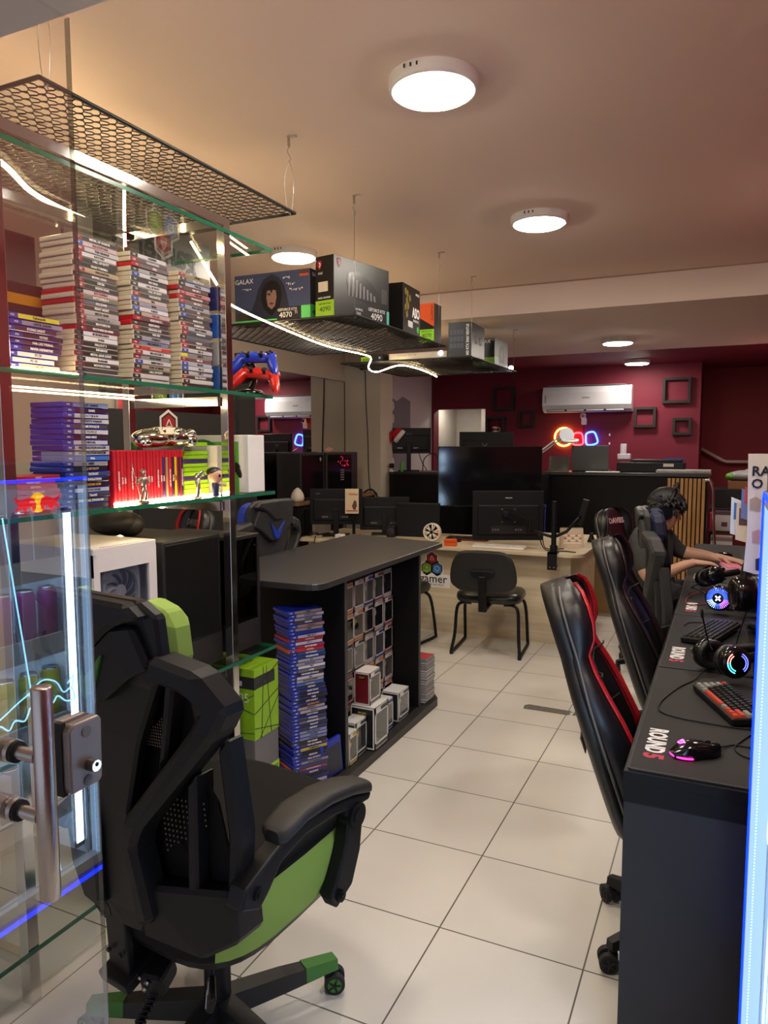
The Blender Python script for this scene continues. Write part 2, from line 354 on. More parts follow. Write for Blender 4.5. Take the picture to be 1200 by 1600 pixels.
MB().b2(-.003, .027, Y1-.024, Y1-.021, .3, 1.43).build('lit_edge', mat('pale_lit_edge', (.02, .03, .05), .6, e=.5, ec=(.42, .66, 1)), f); MB().b2(.046, .05, Y1-.068, Y1-.034, .33, 1.36).build('added_light_block', FB, f); MB().b2(.044, .046, Y1-.064, Y1-.038, .345, 1.345).build('white_light_strip', LW, f); MB().b2(.06, .16, Y0+.032, Y0+.034, .345, 1.4).build('white_light_strip', emis('added_inner_led', (.62, .8, 1), FRIDGE*3), f); MB().b2(.1, .14, Y0+.1, Y1-.1, 1.438, 1.44).build('white_light_strip', LW, f)  # near strip, top bar and blocking plate are added, unseen, to steer the light
b = MB()
for k in range(170): b.b2(.006, .0085, Y1-.0255, Y1-.024, .31+k*.0065, .3125+k*.0065)
b.build('light_dots', emis('pale_blue_dots', (.35, .65, 1), .8), f)
for z in (.47, .72, .96, 1.18):
    b = MB(); b.b2(.06, .55, Y0+.03, Y1-.06, z, z+.006); b.b2(.05, .06, Y0+.03, Y1-.07, z-.02, z+.04); b.build('shelf', mat('fridge_shelf', (.34, .38, .44), .35), f)
    MB().b2(.062, .085, Y0+.04, Y1-.07, z-.004, z-.001).build('added_shelf_light', emis('added_shelf_led', (.62, .8, 1), FRIDGE*1.6), f)  # unseen bar added under each shelf to brighten the cans
NE = emis('pale_blue_line', (.25, .62, 1), 2.2)
def yz(L): return [(.026, y, z) for y, z in L]
b = MB()
# outline of the charging animal emblem and the diagonal line on the door
ol = smoothpts(yz([(1.50, .80), (1.488, .835), (1.46, .83), (1.435, .868), (1.39, .885), (1.345, .86), (1.31, .845), (1.26, .82), (1.21, .80), (1.16, .77), (1.10, .70)]), 5)
b.tube(ol, .0022, 6); b.tube(smoothpts(yz([(1.10, .69), (1.18, .745), (1.24, .775), (1.255, .80), (1.28, .78), (1.30, .80), (1.33, .79), (1.35, .82), (1.365, .79), (1.39, .83), (1.42, .81), (1.44, .825), (1.47, .80), (1.5, .80)]), 5), .0022, 6)
b.tube(smoothpts(yz([(1.345, .86), (1.37, .82), (1.40, .805)]), 5), .002, 6); b.tube(smoothpts(yz([(1.49, .835), (1.497, .87), (1.475, .85)]), 5), .002, 6)
b.tube(yz([(1.292, 1.35), (1.425, .295)]), .0022, 6); 
b.build('door_outline_emblem', NE, f)
# two red bulls facing each other before a yellow disc
RB = emis('emblem_red', (.75, .01, .02), .9); YB = emis('emblem_yellow', (1, .62, .0), 1.1)
M = basis((.0285, 1.405, 1.383), (0, -1, 0), (0, 0, 1))
b = MB(); b.prism([(.026*math.cos(t*PI/10), .028*math.sin(t*PI/10)) for t in range(20)], 0, .0008, M)
b.mi = 1
bull = [(-.006, -.004), (-.012, .012), (-.03, .016), (-.052, .008), (-.066, .014), (-.075, .02), (-.07, .006), (-.06, -.004), (-.074, -.022), (-.064, -.018), (-.05, -.01), (-.045, -.026), (-.038, -.02), (-.03, -.008), (-.02, -.012), (-.018, -.026), (-.01, -.02)]
for s in (1, -1): b.prism([(s*x, y) for x, y in bull], .0009, .0016, M)
b.build('door_emblem', [YB, RB], f)
can0 = None
CANC = [('purple', '6a3a86'), ('yellow', '8a8a3a'), ('blue', '2b3f8f'), ('silver', '9aa7b8')]
for si, z in enumerate((1.1867, .9667, .7267, .4767)):
    cn, hx = [('blue', '39408c'), ('purple', '8a3f86'), ('yellow', 'a9a43c'), ('silver', '8f9bb0')][si]
    for k in range(6):
        y = Y1-.085-k*.075
        if can0 is None:
            bb = MB(); bb.lathe([(.022, 0), (.026, .004), (.0275, .012), (.0275, .148), (.0225, .16)], 20); c = can0 = bb.build('drink_can', cm(hx, .3))
            bb = MB(); bb.lathe([(.0225, .16), (.024, .163), (.0225, .165), (.021, .161), (0, .161)], 20); bb.build('lid', CHR, c)
            c.material_slots[0].link = 'OBJECT'
        else: c = copy_tree(can0)
        c.material_slots[0].material = cm(hx, .3); c.location = (.071+.1, y, z)
        tag(c, '%s drink can %s from the far side on the fridge %s shelf' % (cn, ['first', 'second', 'third', 'fourth', 'fifth', 'sixth'][k], ['top', 'second', 'third', 'bottom'][si]), 'can', 'cans in the fridge')
# cards standing on top of the fridge edge
c = MB(); M = basis((.038, 1.625, 1.335), (1, 0, 0), (0, 0, 1))
c.prism([(0, -.05), (.02, -.055), (.3, -.055), (.3, .185), (0, .185), (.004, .03)], 0, .004, M); o = c.build('notice_board', mat('cream_card', (.72, .66, .55), .6)); tag(o, 'cream notice card with bold black words fixed at the fridge corner', 'notice')
KT = mat('print_black', (.01, .01, .01), .6); RT = mat('print_red', (.5, .03, .05), .5)
for t, z in (('RA BUS', .15), ('O BÔN', .125)): txt(t, .026, KT, M @ Matrix.Translation((.05, z, .0045)), o, bold=.0006)
for x, z, c2 in ((.015, .085, cm('b09a7a')), (.05, .06, cm('9a7a5a')), (.022, .02, cm('c09a8a')), (.03, -.035, cm('222a55'))):
    b = MB(); b.prism([(x-.008, z-.012), (x+.01, z-.014), (x+.012, z+.008), (x+.002, z+.015), (x-.009, z+.01)], .004, .0046, M); b.build('printed_picture', c2, o)
for k, (x, y, z, w, h, hx, lab) in enumerate(((.012, 1.66, 1.385, .03, .075, 'd8dce8', 'white and blue flyer leaning by the fridge corner, nearest the monitor'), (.022, 1.645, 1.375, .03, .075, 'd9c6a6', 'cream flyer with a brown picture leaning at the fridge corner'), (.03, 1.638, 1.42, .022, .06, '6c7aa8', 'tall blue picture flyer tucked behind the notice card'))):
    M = basis((x, y, z), (.9, -.35, 0), (0, 0, 1)); b = MB(); b.prism([(0, -.03), (w, -.036), (w, h-.04), (0, h-.03)], 0, .002, M)
    b.mi = 1; b.prism([(.006, .0), (w-.006, .0), (w-.008, .03), (.006, .035)], .002, .0026, M)
    tag(b.build('flyer', [cm(hx), cm(['3f74b8', '5a3b2a', 'b04858'][k])]), lab, 'flyer', 'flyers by the fridge')
# ================================================================ glass display cabinet
XF, XB, YN, YF = -1.68, -2.15, 1.30, 2.237
c = thing('display_cabinet', 'chrome and glass display cabinet full of game cases at the left', 'cabinet', (0, 0, 0))
CHC = mat('cabinet_chrome', (.72, .7, .68), .1, m=1)
for x, y in ((XF-.017, YN), (XF-.017, YF), (XB, YN), (XB, YF-.03)): MB().b2(x-.0175, x+.0175, y-.0175, y+.0175, 0, 2.36, .002).build('post', CHC, c)
b = MB(); b.b2(XF-.035, XF, YN, YF+.0175, 2.328, 2.362, .002); b.b2(XB-.0175, XB+.0175, YN, YF, 2.328, 2.362, .002)
for y in (YN, YF): b.b2(XB, XF-.01, y-.0175, y+.0175, 2.328, 2.362, .002)
b.build('top_rail', CHC, c)
for z in (1.695, 1.305, .66, .11):
    for y in (YN, YF-.02): MB().b2(XB, XF-.035, y-.012, y+.012, z-.012, z+.022).build('cross_rail', CHC, c)
SH = (('2.3', 2.305, XB-.02, 2.52), ('1.7', 1.725, XB-.02, 2.51), ('1.3', 1.337, XB-.02, 2.515), ('.7', .695, XB-.02, 2.505), ('.1', .145, XB-.02, 2.525))
for n, z, x0, y1 in SH:
    t = .014
    b = MB(); b.b2(x0, XF+.004, 1.1, y1, z, z+t); b.mi = 1
    b.b2(XF+.003, XF+.0055, 1.1, y1, z+.0005, z+t-.0005); b.b2(x0, XF+.005, y1-.001, y1+.0015, z+.0005, z+t-.0005)
    b.build('glass_shelf', [CLGL, GRNE], c)
WS = emis('warm_led', (1, .74, .4), STRIP)
b = MB(); b.b2(-2.12, -2.114, 1.12, 2.2, 1.716, 1.722); b.build('led_strip', emis('soft_warm_led', (1, .74, .4), STRIP*.3), c, label='warm light strip under the upper shelf')
b = MB(); b.tube([(-1.70, 1.2, 1.7415), (-1.70, 1.55, 1.7415)], .004, 6); b.build('led_strip', WS, c, label='warm light strip under the small stack of blue cases')
b = MB(); b.tube(smoothpts([(-1.718, 1.69, 1.356), (-1.7175, 1.85, 1.356), (-1.718, 2.05, 1.356), (-1.718, 2.21, 1.357)]), .0045, 6); b.build('led_strip', WS, c, label='warm light strip along the front of the middle shelf')
b = MB(); b.tube([(-2.1, 2.09, 1.335), (-2.1, 2.09, 1.222)], .006, 6); b.build('led_strip', WS, c, label='vertical warm light strip on the back post')
b = MB(); b.tube(smoothpts([(-2.0, 1.35, 2.43), (-2.097, 1.64, 2.425), (-2.232, 1.866, 2.42), (-2.294, 2.087, 2.42), (-2.317, 2.334, 2.42), (-2.312, 2.5, 2.425)]), .008, 6); b.tube([(-2.0, 2.066, 2.46), (-2.0, 2.06, 2.33)], .005, 6); b.tube([(-2.0, 2.06, 2.30), (-2.0, 2.06, 2.255)], .005, 6)
b.tube([(-2.1, 2.545, 2.40), (-2.1, 2.715, 2.255)], .005, 6); b.build('led_strip', WS, c, label='warm light strip hanging above the tall stacks')
# sign board behind the cabinet
HEXC = {'r': hexc('a01828'), 'g': hexc('7ea82a'), 'b': hexc('3f7fc0')}
def hexlogo(M, s, parent, words=True):
    def hx(r, cx, cy): return [(cx+r*math.sin(k*PI/3), cy+r*math.cos(k*PI/3)) for k in range(6)]
    cs = [('r', 0, .5, 'tri'), ('g', -.44, -.26, 'x'), ('b', .44, -.26, 'o')]
    W_ = cm('e6e2e0', .5); K_ = cm('141214', .5)
    b = MB()
    for k, x, y, g in cs: b.prism([(p*s, q*s) for p, q in hx(.62, x, y)], 0, .001, M)
    if words: b.prism([(-1.5*s, -1.75*s), (1.5*s, -1.75*s), (1.55*s, -.75*s), (.5*s, -.6*s), (-.5*s, -.6*s), (-1.55*s, -.75*s)], 0, .001, M)
    b.mi = 1
    for k, x, y, g in cs: b.prism([(p*s, q*s) for p, q in hx(.5, x, y)], .001, .0014, M)
    for i, (k, x, y, g) in enumerate(cs): b.mi = 2+i; b.prism([(p*s, q*s) for p, q in hx(.42, x, y)], .0014, .0018, M)
    b.mi = 0
    def seg(a, c2): b.tube([M @ V((a[0]*s, a[1]*s, .002)), M @ V((c2[0]*s, c2[1]*s, .002))], .028*s, 6)
    T = [(-.18, .4), (.18, .4), (0, .7)]
    for i in range(3): seg(T[i], T[(i+1) % 3])
    seg((-.56, -.38), (-.32, -.14)); seg((-.56, -.14), (-.32, -.38))
    P = [(.44+.17*math.cos(t*PI/8), -.26+.17*math.sin(t*PI/8)) for t in range(17)]
    for i in range(16): seg(P[i], P[i+1])
    o = b.build('logo_sticker', [W_, K_]+[mat('logo_'+k, HEXC[k], .5) for k in 'rgb'], parent)
    if words:
        txt('gamer', .92*s, K_, M @ Matrix.Translation((.12*s, -1.1*s, .0015)), o, bold=.008*s)
        txt('LOUCOS NO PLAY', .22*s, K_, M @ Matrix.Translation((.1*s, -1.55*s, .0015)), o)
    return o
o = MB().b2(-3.66, -3.6, 3.5, 4.85, .02, 1.775).build('sign_board', mat('board_black', (.016, .016, .018), .6)); tag(o, 'large black board with a hexagon logo sticker behind the cabinet', 'board')
hexlogo(basis((-3.599, 4.07, 1.6), (0, 1, 0), (0, 0, 1)), .17, o, False)
# reflected shop lettering, built as mirrored text on an added hung panel
o = MB().b2(-2.87, -2.85, 2.55, 3.62, 2.42, 2.72).build('reflected_sign', mat('reflected_sign_panel', (.22, .22, .2), .4)); tag(o, 'added pale panel imitating a reflection of backwards grey shop lettering, seen through cabinet glass', 'sign')
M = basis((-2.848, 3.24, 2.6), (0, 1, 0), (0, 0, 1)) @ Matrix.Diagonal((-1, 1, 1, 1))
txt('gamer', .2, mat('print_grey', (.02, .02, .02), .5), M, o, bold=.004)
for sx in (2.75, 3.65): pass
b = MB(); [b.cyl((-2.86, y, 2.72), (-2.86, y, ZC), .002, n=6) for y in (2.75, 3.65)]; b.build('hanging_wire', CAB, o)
# ================================================================ game cases
def case_mesh(L, D, T, nm):
    b = MB(); b.box((0, 0, T/2), (L, D, T), .0022, seg=1); b.box((0, D*.1, T/2), (L*1.006, D*.55, T*.5), .001, seg=1); return b
def sleeve(L, T, D, band):
    b = MB(); b.b2(-L/2+.003+L*band, L/2-.003, -D/2-.0007, -D/2+.001, .0016, T-.0016); b.mi = 1
    b.b2(-L/2+.003, -L/2+.003+L*band, -D/2-.0007, -D/2+.001, .0016, T-.0016); return b
PL = {'clear': mat('clear_case_plastic', (.6, .54, .42), .25, spec=.6), 'red': mat('red_case_plastic', (.45, .01, .02), .3), 'blue': mat('blue_case_plastic', (.012, .03, .42), .25), 'green': mat('lime_case_plastic', (.28, .55, .01), .3), 'purple': mat('violet_case_plastic', (.1, .04, .25), .3), 'orange': mat('orange_case_plastic', (.7, .1, .02), .35), 'black': mat('black_case_plastic', (.015, .015, .02), .3), 'grey': mat('grey_case_plastic', (.35, .35, .33), .3)}
CT = {}
WTX, KTX, GTX = cm('e8e8ea', .5), cm('141414', .5), cm('d9a531', .5)
def game(M, fmt, plastic, colour, title, label, group, band='dk', tcol=None, parent=None):
    L, D, T, bw, bt = {'a': (.171, .135, .0146, .19, 'PS3'), 'b': (.171, .135, .0148, .2, 'PS4'), 's': (.17, .105, .0125, .12, ''), 'x': (.135, .19, .0145, .02, '')}[fmt]
    if fmt not in CT:
        CT[fmt] = (case_mesh(L, D, T, fmt).mesh('game_case', PL['clear']), sleeve(L, T, D, bw).mesh('spine_sleeve', [BLK, BLK]))
    cmesh, smesh = CT[fmt]
    o = bpy.data.objects.new('game_case', cmesh); COL.objects.link(o); o.matrix_world = M
    o.material_slots[0].link = 'OBJECT'; o.material_slots[0].material = PL[plastic]
    tag(o, label, 'game case', group)
    s = link('spine_sleeve', smesh, o)
    bc = {'dk': '1c1a1e', 'rd': '8a1a2a', 'bl': '27409a', 'yl': 'd8c820', 'pb': '2a3a92', 'wh': 'd8d8dc', 'rs': 'c02030', 'sm': colour}[band]
    for i, h in ((0, colour), (1, bc)): s.material_slots[i].link = 'OBJECT'; s.material_slots[i].material = cm(h, .35)
    dark = sum(hexc(colour)) < .55
    tm = cm(tcol, .5) if tcol else (WTX if dark else KTX)
    y = -D/2-.0012
    if title: txt(title, T*.62, tm, basis((L*bw*.5, y, T/2), (1, 0, 0), (0, 0, 1)), s, 'title_lettering', wid=L*.6, bold=.0002)
    if bt: txt(bt, T*.52, WTX, basis((-L/2+.003+L*bw/2, y, T/2), (1, 0, 0), (0, 0, 1)), s, 'format_lettering', wid=L*bw*.75)
    return o
R = random.Random(3)
def stack(n, x, y, z, rz, fmt, rows, where, group, T, jig=.006, lean=(0, 0), plast='clear', jr=.02):
    plast = 'blue' if fmt == 'b' else plast
    D = {'a': .135, 'b': .135, 's': .105, 'x': .19}[fmt]
    pool = [('282226', ''), ('3a3a40', ''), ('c9c6cc', ''), ('8a8a94', ''), ('4a4454', ''), ('2e2830', ''), ('b8b4b8', ''), ('5c5866', '')]
    for i in range(n):
        row = rows[i] if i < len(rows) else None
        if row is None: c, t = R.choice(pool); row = (plast, c, '', None, None)
        row = tuple(row)+(None,)*(5-len(row)); p, colr, title, band, tc = row
        k = n-1-i; ux, uy = math.cos(rz), math.sin(rz)
        j1, j2 = R.uniform(-jig, jig), R.uniform(-jig, jig)
        f = i/n
        M = Matrix.Translation((x+ux*j1+lean[0]*f, y+uy*j1+lean[1]*f, z+k*T+.0004)) @ Matrix.Rotation(rz+R.uniform(-jr, jr), 4, 'Z') @ Matrix.Translation((0, D/2+j2*.5, 0))
        bn = band or {'a': R.choice(['dk', 'dk', 'rd']), 'b': 'pb', 's': 'rs', 'x': 'sm'}[fmt]
        hue = {'clear': 'clear', 'red': 'red', 'blue': 'blue', 'green': 'lime', 'purple': 'violet', 'orange': 'orange', 'black': 'black', 'grey': 'grey'}[p]
        tone = 'dark' if sum(hexc(colr)) < .35 else ('pale' if sum(hexc(colr)) > 1.2 else 'coloured')
        game(M, fmt, p, colr, title, '%s game case with %s spine, %s from top of %s' % (hue, tone, ordw(i), where) if i else '%s game case with %s spine on top of %s' % (hue, tone, where), group, bn, tc)
C, RD = 'clear', 'red'
q = PI/2   # spine faces +x
S1 = [(C, '201c22', 'MEDAL OF HONOR'), (C, 'b9a4ae', 'BULLETSTORM', 'bl', '7a3a4a'), (C, 'b4b0ba', 'THE ORANGE', 'rd'), (C, 'c4c2ca', 'RATCHET'), (C, '262026', 'CALL OF DUTY'), (C, '1e1c20', 'GRAN TURISMO'), (C, 'a89070', 'UNCHARTED'), (C, '4a3a40', 'BIONIC DEAD'), (C, '1c1a1e', 'CRYSIS'), (C, '2a2424', 'SOUTH PARK', 'rd'), (RD, 'b8a8b0', 'BATTLEFIELD', None, '8a2030'), (C, '6a6a58', 'BATTLEFIELD 4'), (RD, '5a5a68', 'KILLZONE', 'rd'), (C, '38322c', 'FIGHT NIGHT'), (C, 'a09aa0', 'METAL GEAR', 'rd'), (C, '8a8488', 'BATTLE L.A.'), (C, '3a3038', 'BROTHERS IN'), (RD, '46222c', 'BROTHERS IN ARMS', 'rd'), (C, 'c6c2cc', 'BORDERLANDS'), (C, 'cac8ce', 'DUKE'), (C, '2a2226', 'FALLOUT 3', 'rd'), (C, '241c20', 'INFAMOUS'), (C, '221c1e', 'METAL GEAR SOLID'), (C, 'd2ccd0', 'Rocksmith'), (C, '362c30', 'MOTORSTORM', 'rd')]
stack(27, -1.725, 1.66, 1.7395, q, 'a', S1, 'left tall stack', 'tall stacks on the upper cabinet shelf', .0152, lean=(0, -.01))
S2 = [(C, 'c0bfc6', 'LEGENDS'), (C, '4a4a52', 'DISHONORED', None, 'd8d8d8'), (RD, '5a5a60', 'GRID'), (C, '96a0a0', 'SKYRIM'), (C, 'bdb8c0', 'ASSASSIN', 'bl'), (C, '2c2828', 'RED DEAD'), (C, 'c8c6cc', 'CALL OF DUTY'), (C, '3c3c42', 'CALL OF DUTY'), (C, '2c2830', 'UNCHARTED'), (C, 'b0a2a0', 'FIFA', 'bl'), (C, '8a84a0', 'FINAL'), (C, 'c4c2ca', 'DANCE', 'bl'), (C, 'a89090', 'FAR CRY', None, '8a2a2a'), (RD, '3a3236', 'RESISTANCE 2'), (RD, '322c30', 'RESISTANCE'), (C, '2c282c', 'DRAGON AGE', 'rd'), (C, '2a262a', 'FAR CRY'), (C, '8f8aa2', 'FORMULA'), (C, '6a7690', 'UNCHARTED 2'), (C, 'b02a30', 'DARKSIDERS', None, 'e0b0b0'), (C, 'c6c2c8', 'FIFA SOCCER 11', 'rd'), (C, '7c7c80', 'ROCK BAND', 'rd'), (C, 'b6b6c0', 'RESISTANCE 3', 'bl'), (C, '9a8a78', 'LORD OF RINGS'), (C, '2e2a2c', 'CALL OF DUTY')]
stack(27, -1.725, 1.884, 1.7395, q, 'a', S2, 'middle tall stack', 'tall stacks on the upper cabinet shelf', .0152, lean=(0, -.004))
S3 = [(C, '8a7a5a', 'CRYSIS 2'), (C, '6a6a72', 'CALL OF DUTY'), (C, '9aa0b4', 'PORTAL'), (RD, '4a3e3e', 'FAR CRY 3'), (C, 'a87078', 'THE LAST', 'rd'), (RD, '2c2226', 'WOLFENSTEIN', 'rd'), (C, '6a5656', 'FAR CRY 2', 'rd'), (C, '8f98a8', 'FINAL FANTASY', 'bl'), (C, '4a3a40', 'UFC', None, 'e8e8e8'), (C, '4c3c42', 'NASCAR', 'bl'), (C, '3a363a', 'SNIPER ELITE'), (C, '4a2c36', 'HOMEFRONT', 'rd'), (C, '9aa0b0', 'GRAN TURISMO', 'rd'), (C, '3c3c48', 'WARHAWK', 'rd'), (C, '5a6070', ''), (C, '4a3c46', 'TEKKEN', 'rd'), (C, '2c2428', 'DARK SOULS', 'rd'), (C, 'b6aeb6', 'FIFA 15', 'bl'), (C, '7a7a7e', 'SAINTS', 'yl'), (C, '6a4048', 'NBA 2K', 'rd'), (C, '9aa0b4', 'PES 2013', 'bl'), (C, 'b8b8c0', 'FIFA 14', 'bl'), (C, 'aeaab4', 'DIRT 3'), (C, '3a3236', 'CALL OF DUTY', 'rd')]
stack(26, -1.725, 2.103, 1.7395, q, 'a', S3, 'right tall stack', 'tall stacks on the upper cabinet shelf', .0152, lean=(0, .006))
B_ = 'blue'
stack(9, -1.725, 1.425, 1.745, q, 'b', [(B_, 'd4cc28', 'Cyberpunk', None, '2a2a10'), (B_, '8c8c9c', 'UNTIL DAWN'), (B_, '4a2c34', 'DYING LIGHT'), (B_, '34202a', 'TETRIS'), (B_, '4c3440', 'FAR CRY PRIMAL'), (B_, '362a38', 'MAFIA DEFINITIVE'), (B_, 'b8b8bc', 'FC 25'), (B_, 'b4b0b0', 'FC 26'), (B_, 'd8b888', 'FC 25')], 'short stack on upper glass shelf', 'short stack on the upper cabinet shelf', .0162, jig=.02)
S4 = [(B_, '8a9cc8', 'JUST DANCE'), (B_, '3c1c28', 'DARK'), (B_, 'bcbcc8', 'H I T M A N'), (B_, 'c2c2ca', "KNIGHT'S WEIGHT"), (B_, '4a4448', 'DARK SOULS III'), (B_, 'c0c0c6', 'TROPICO', None, '8a7a20'), (B_, '3a2228', 'MAD MAX'), (B_, 'bcbcc4', 'VIRTUAL'), (B_, 'b0b0b4', 'PRO EVOLUTION SOCCER'), (B_, 'b4b4b6', 'PRO EVOLUTION SOCCER'), (B_, '3a6ab0', 'Ride', None, 'f0f0f4'), (B_, '8c888c', 'NEED'), (B_, '1e1c20', 'CALL OF DUTY', None, 'c8a860'), (B_, '3c4468', 'DETROIT'), (B_, '241c26', 'PRO EVOLUTION'), (B_, '241e20', 'SECOND SON', None, 'd8a030'), (B_, 'b6b6c0', 'WATCH DOGS'), (B_, '3c3c40', 'Titanfall'), (B_, '5a5450', 'FOOTBALL KINGDOM')]
stack(20, -1.725, 1.602, 1.351, q, 'b', S4, 'blue stack on middle glass shelf', 'blue stack on the middle cabinet shelf', .0157, lean=(0, -.012))
R_ = 'red'
stack(8, -1.72, 1.395, 1.351, q, 's', [(R_, 'a82a3a', t, 'sm', 'e8c0c0') for t in ('KIRBY', 'MARIO KART', 'METROID', 'SPLATOON', 'ZELDA', 'PIKMIN', 'FIRE', 'YOSHI')], 'low red stack on middle shelf', 'low red stack on the middle cabinet shelf', .0132, jig=.012)
# upright row of thin red cases
cols = ['c02a36']*14+['c42c38', '2a3a6a', 'b08a60', 'c02a3a', '2a2440', 'e0c020', '34283a', '282438']
for i, hx in enumerate(cols):
    y = 1.697+i*.0147
    M = Matrix(((0, -1, 0, -1.78+R.uniform(-.002, .002)), (0, 0, 1, y), (-1, 0, 0, 1.351+.086), (0, 0, 0, 1)))
    game(M, 's', 'red', hx, ['', 'DRAGON QUEST', 'SUPER', 'LEGO'][i % 4], 'thin red game case with %s spine, %s from the left of the upright row' % ('red' if i < 15 else ['red', 'navy', 'tan', 'red', 'dark violet', 'yellow', 'dark', 'black'][i-14], 'first' if i == 0 else ordw(i)), 'upright red cases on the middle cabinet shelf', 'rs', 'f0e0e0' if i != 19 else '201808')
G_ = 'green'
stack(13, -1.76, 2.13, 1.351, q, 'x', [(G_, '8ab81e', ''), ('grey', '7a7c74', ''), (G_, '8ab81e', ''), (G_, '86b41c', ''), ('purple', '30245a', ''), (G_, '8ab81e', ''), (G_, '7ea81a', ''), (G_, '8ab81e', ''), ('purple', '2a2250', ''), (G_, '86b41c', ''), (G_, '8ab81e', ''), (G_, '7ea81a', ''), (G_, '8ab81e', '')], 'lime stack on middle shelf', 'lime green stack on the middle cabinet shelf', .0152, jig=.003)
# the tall blue stack standing on the counter plinth
S5 = [(B_, '8a7a6c', 'NEED'), (B_, 'a09ca0', 'OUTER WILDS'), (B_, '8e8a90', 'ASSASSIN'), (B_, '4a4248', 'DESTINY'), (B_, '9c7c6c', 'HORIZON'), (B_, '8c8478', 'NEED'), (B_, '2a3490', '', 'sm'), (B_, 'b0aaae', 'NBA 2K17'), ('red', 'a83038', 'inFAMOUS', None, 'e0c0c0'), (B_, 'b8b4b8', 'UFC 2'), (B_, '9a2630', 'BATTLEBORN', None, 'f0f0f0'), ('orange', 'a8303a', 'WATCH', None, 'f0d0d0'), (B_, '3c5a80', 'BATTLEFIELD'), (B_, '2e3a50', 'WOLFENSTEIN'), (B_, '9a9aa0', 'FIFA'), (B_, '8c8c94', 'EVOLUTION'), (B_, 'd0cecc', 'FIFA'), (B_, '6a6a58', 'STEEP'), (B_, '2c2a2c', 'THE ELDER SCROLLS'), (B_, 'b8b6b8', 'RISE'), (B_, 'b0a8a8', 'PRO EVOLUTION'), (B_, '3a64a0', 'RATCHET', None, 'd8b830'), (B_, '34343c', 'DESTINY'), (B_, '2c2a2e', 'DARK SOULS'), (B_, '26242a', 'FOR HONOR'), (B_, '2e2c30', 'NIER'), (B_, '222022', 'JUST CAUSE 4', None, 'f4f4f4'), (B_, '2a2424', 'SECOND SON', None, 'd09a30'), (B_, 'a09088', 'RESIDENT'), (B_, 'a8a4a4', 'METRO'), (B_, '262426', 'DARK SOULS'), (B_, '3a383a', 'TITANFALL'), (B_, '6c6870', 'UNCHARTED'), (B_, '2a2a2c', 'FALLOUT'), (B_, '3c3a40', 'DESTINY'), (B_, '7c84a8', 'FINAL FANTASY'), (B_, '8890b0', 'UNRAVEL'), (B_, '707a9c', 'HORIZON'), ('black', '2a282a', 'THE ORDER'), (B_, '4c4644', 'FAR CRY PRIMAL'), (B_, 'b8a830', 'CYBERPUNK'), (B_, '1e1c1e', ''), (B_, '2a282a', 'MORDOR'), (B_, '343234', 'CALL OF DUTY'), (B_, '8a8078', 'LAST GUARDIAN'), (B_, '3a3a68', '', 'sm'), ('orange', '8c4a44', 'WATCH DOGS 2', None, 'f0c8c0'), (B_, '3a3438', 'KILLZONE'), (B_, '2c2a30', ''), (B_, '3c3a40', '')]
stack(52, -1.615, 2.645, .0475, math.radians(59), 'b', S5, 'tall stack on counter plinth', 'tall blue stack on the counter plinth', .0151, jig=.007, lean=(.02, 0))
# magazines behind the counter's far panel
for i in range(17):
    h = R.choice(['b8b4b4', '9a9698', 'a8a4a8', 'c0bcbc']) if i else '5aa8a0'
    b = MB(); b.box((0, 0, .0075), (.19, .13, .0145), .001, seg=1); b.mi = 1; b.b2(-.0955, .0955, -.0657, -.06, .002, .0125); b.b2(.0945, .0957, -.06, .06, .004, .0105)
    o = b.build('game_case', [cm('6e6a6c' if i else 'b03a48', .35), cm(h, .4)], None, (-1.615+R.uniform(-.004, .004), 3.87+R.uniform(-.004, .004), .0475+(16-i)*.0153), (0, 0, R.uniform(-.03, .03)))
    tag(o, ('grey game case, %s from top of low stack behind counter panel' % ordw(i)) if i else 'red and teal game case on the top of the low stack behind the counter panel', 'game case', 'low stack behind the counter panel')
# ================================================================ other things in and on the cabinet
b = MB(); b.box((0, 0, .14), (.25, .42, .28), .004); b.mi = 1; b.b2(.124, .1262, -.21, .21, .215, .245)
o = b.build('console_box', [mat('black_card', (.03, .02, .02), .5), cm('c98a1c')], None, (-2.035, 1.55, 1.7402)); tag(o, 'black cardboard box with a yellow band behind the short stack', 'box')
txt('P', .08, cm('cfc6b8'), basis((.1265, .06, .15), (0, 1, 0), (0, 0, 1)), o); txt('PlayStation', .02, cm('9a8a7a'), basis((.1265, .1, .09), (0, 1, 0), (0, 0, 1)), o)
o = MB().box((0, 0, .09), (.06, .2, .18), .002).build('card_box', mat('black_card', (.03, .02, .02), .5), None, (-2.06, 1.60, 2.0208)); tag(o, 'small plain black box on top of the yellow-banded box', 'box')
for k, (y, z, hx) in enumerate(((2.2115, 1.7405, '1f4a8c'), (2.2115, 1.83, '8a8a90'), (2.2115, 1.93, '1c4c9a'), (2.2115, 2.03, '2a2a60'))):
    b = MB(); b.box((0, 0, .044), (.14, .009, .086), .003); tag(b.build('plastic_packet', cm(hx, .2), None, (-1.78, y, z), (0, 0, .0)), ['blue packet lowest in the pile by the cabinet post', 'silver packet second from the bottom by the cabinet post', 'bright blue packet third from the bottom by the cabinet post', 'dark blue packet on top of the pile by the cabinet post'][k], 'packet', 'packets by the cabinet post')
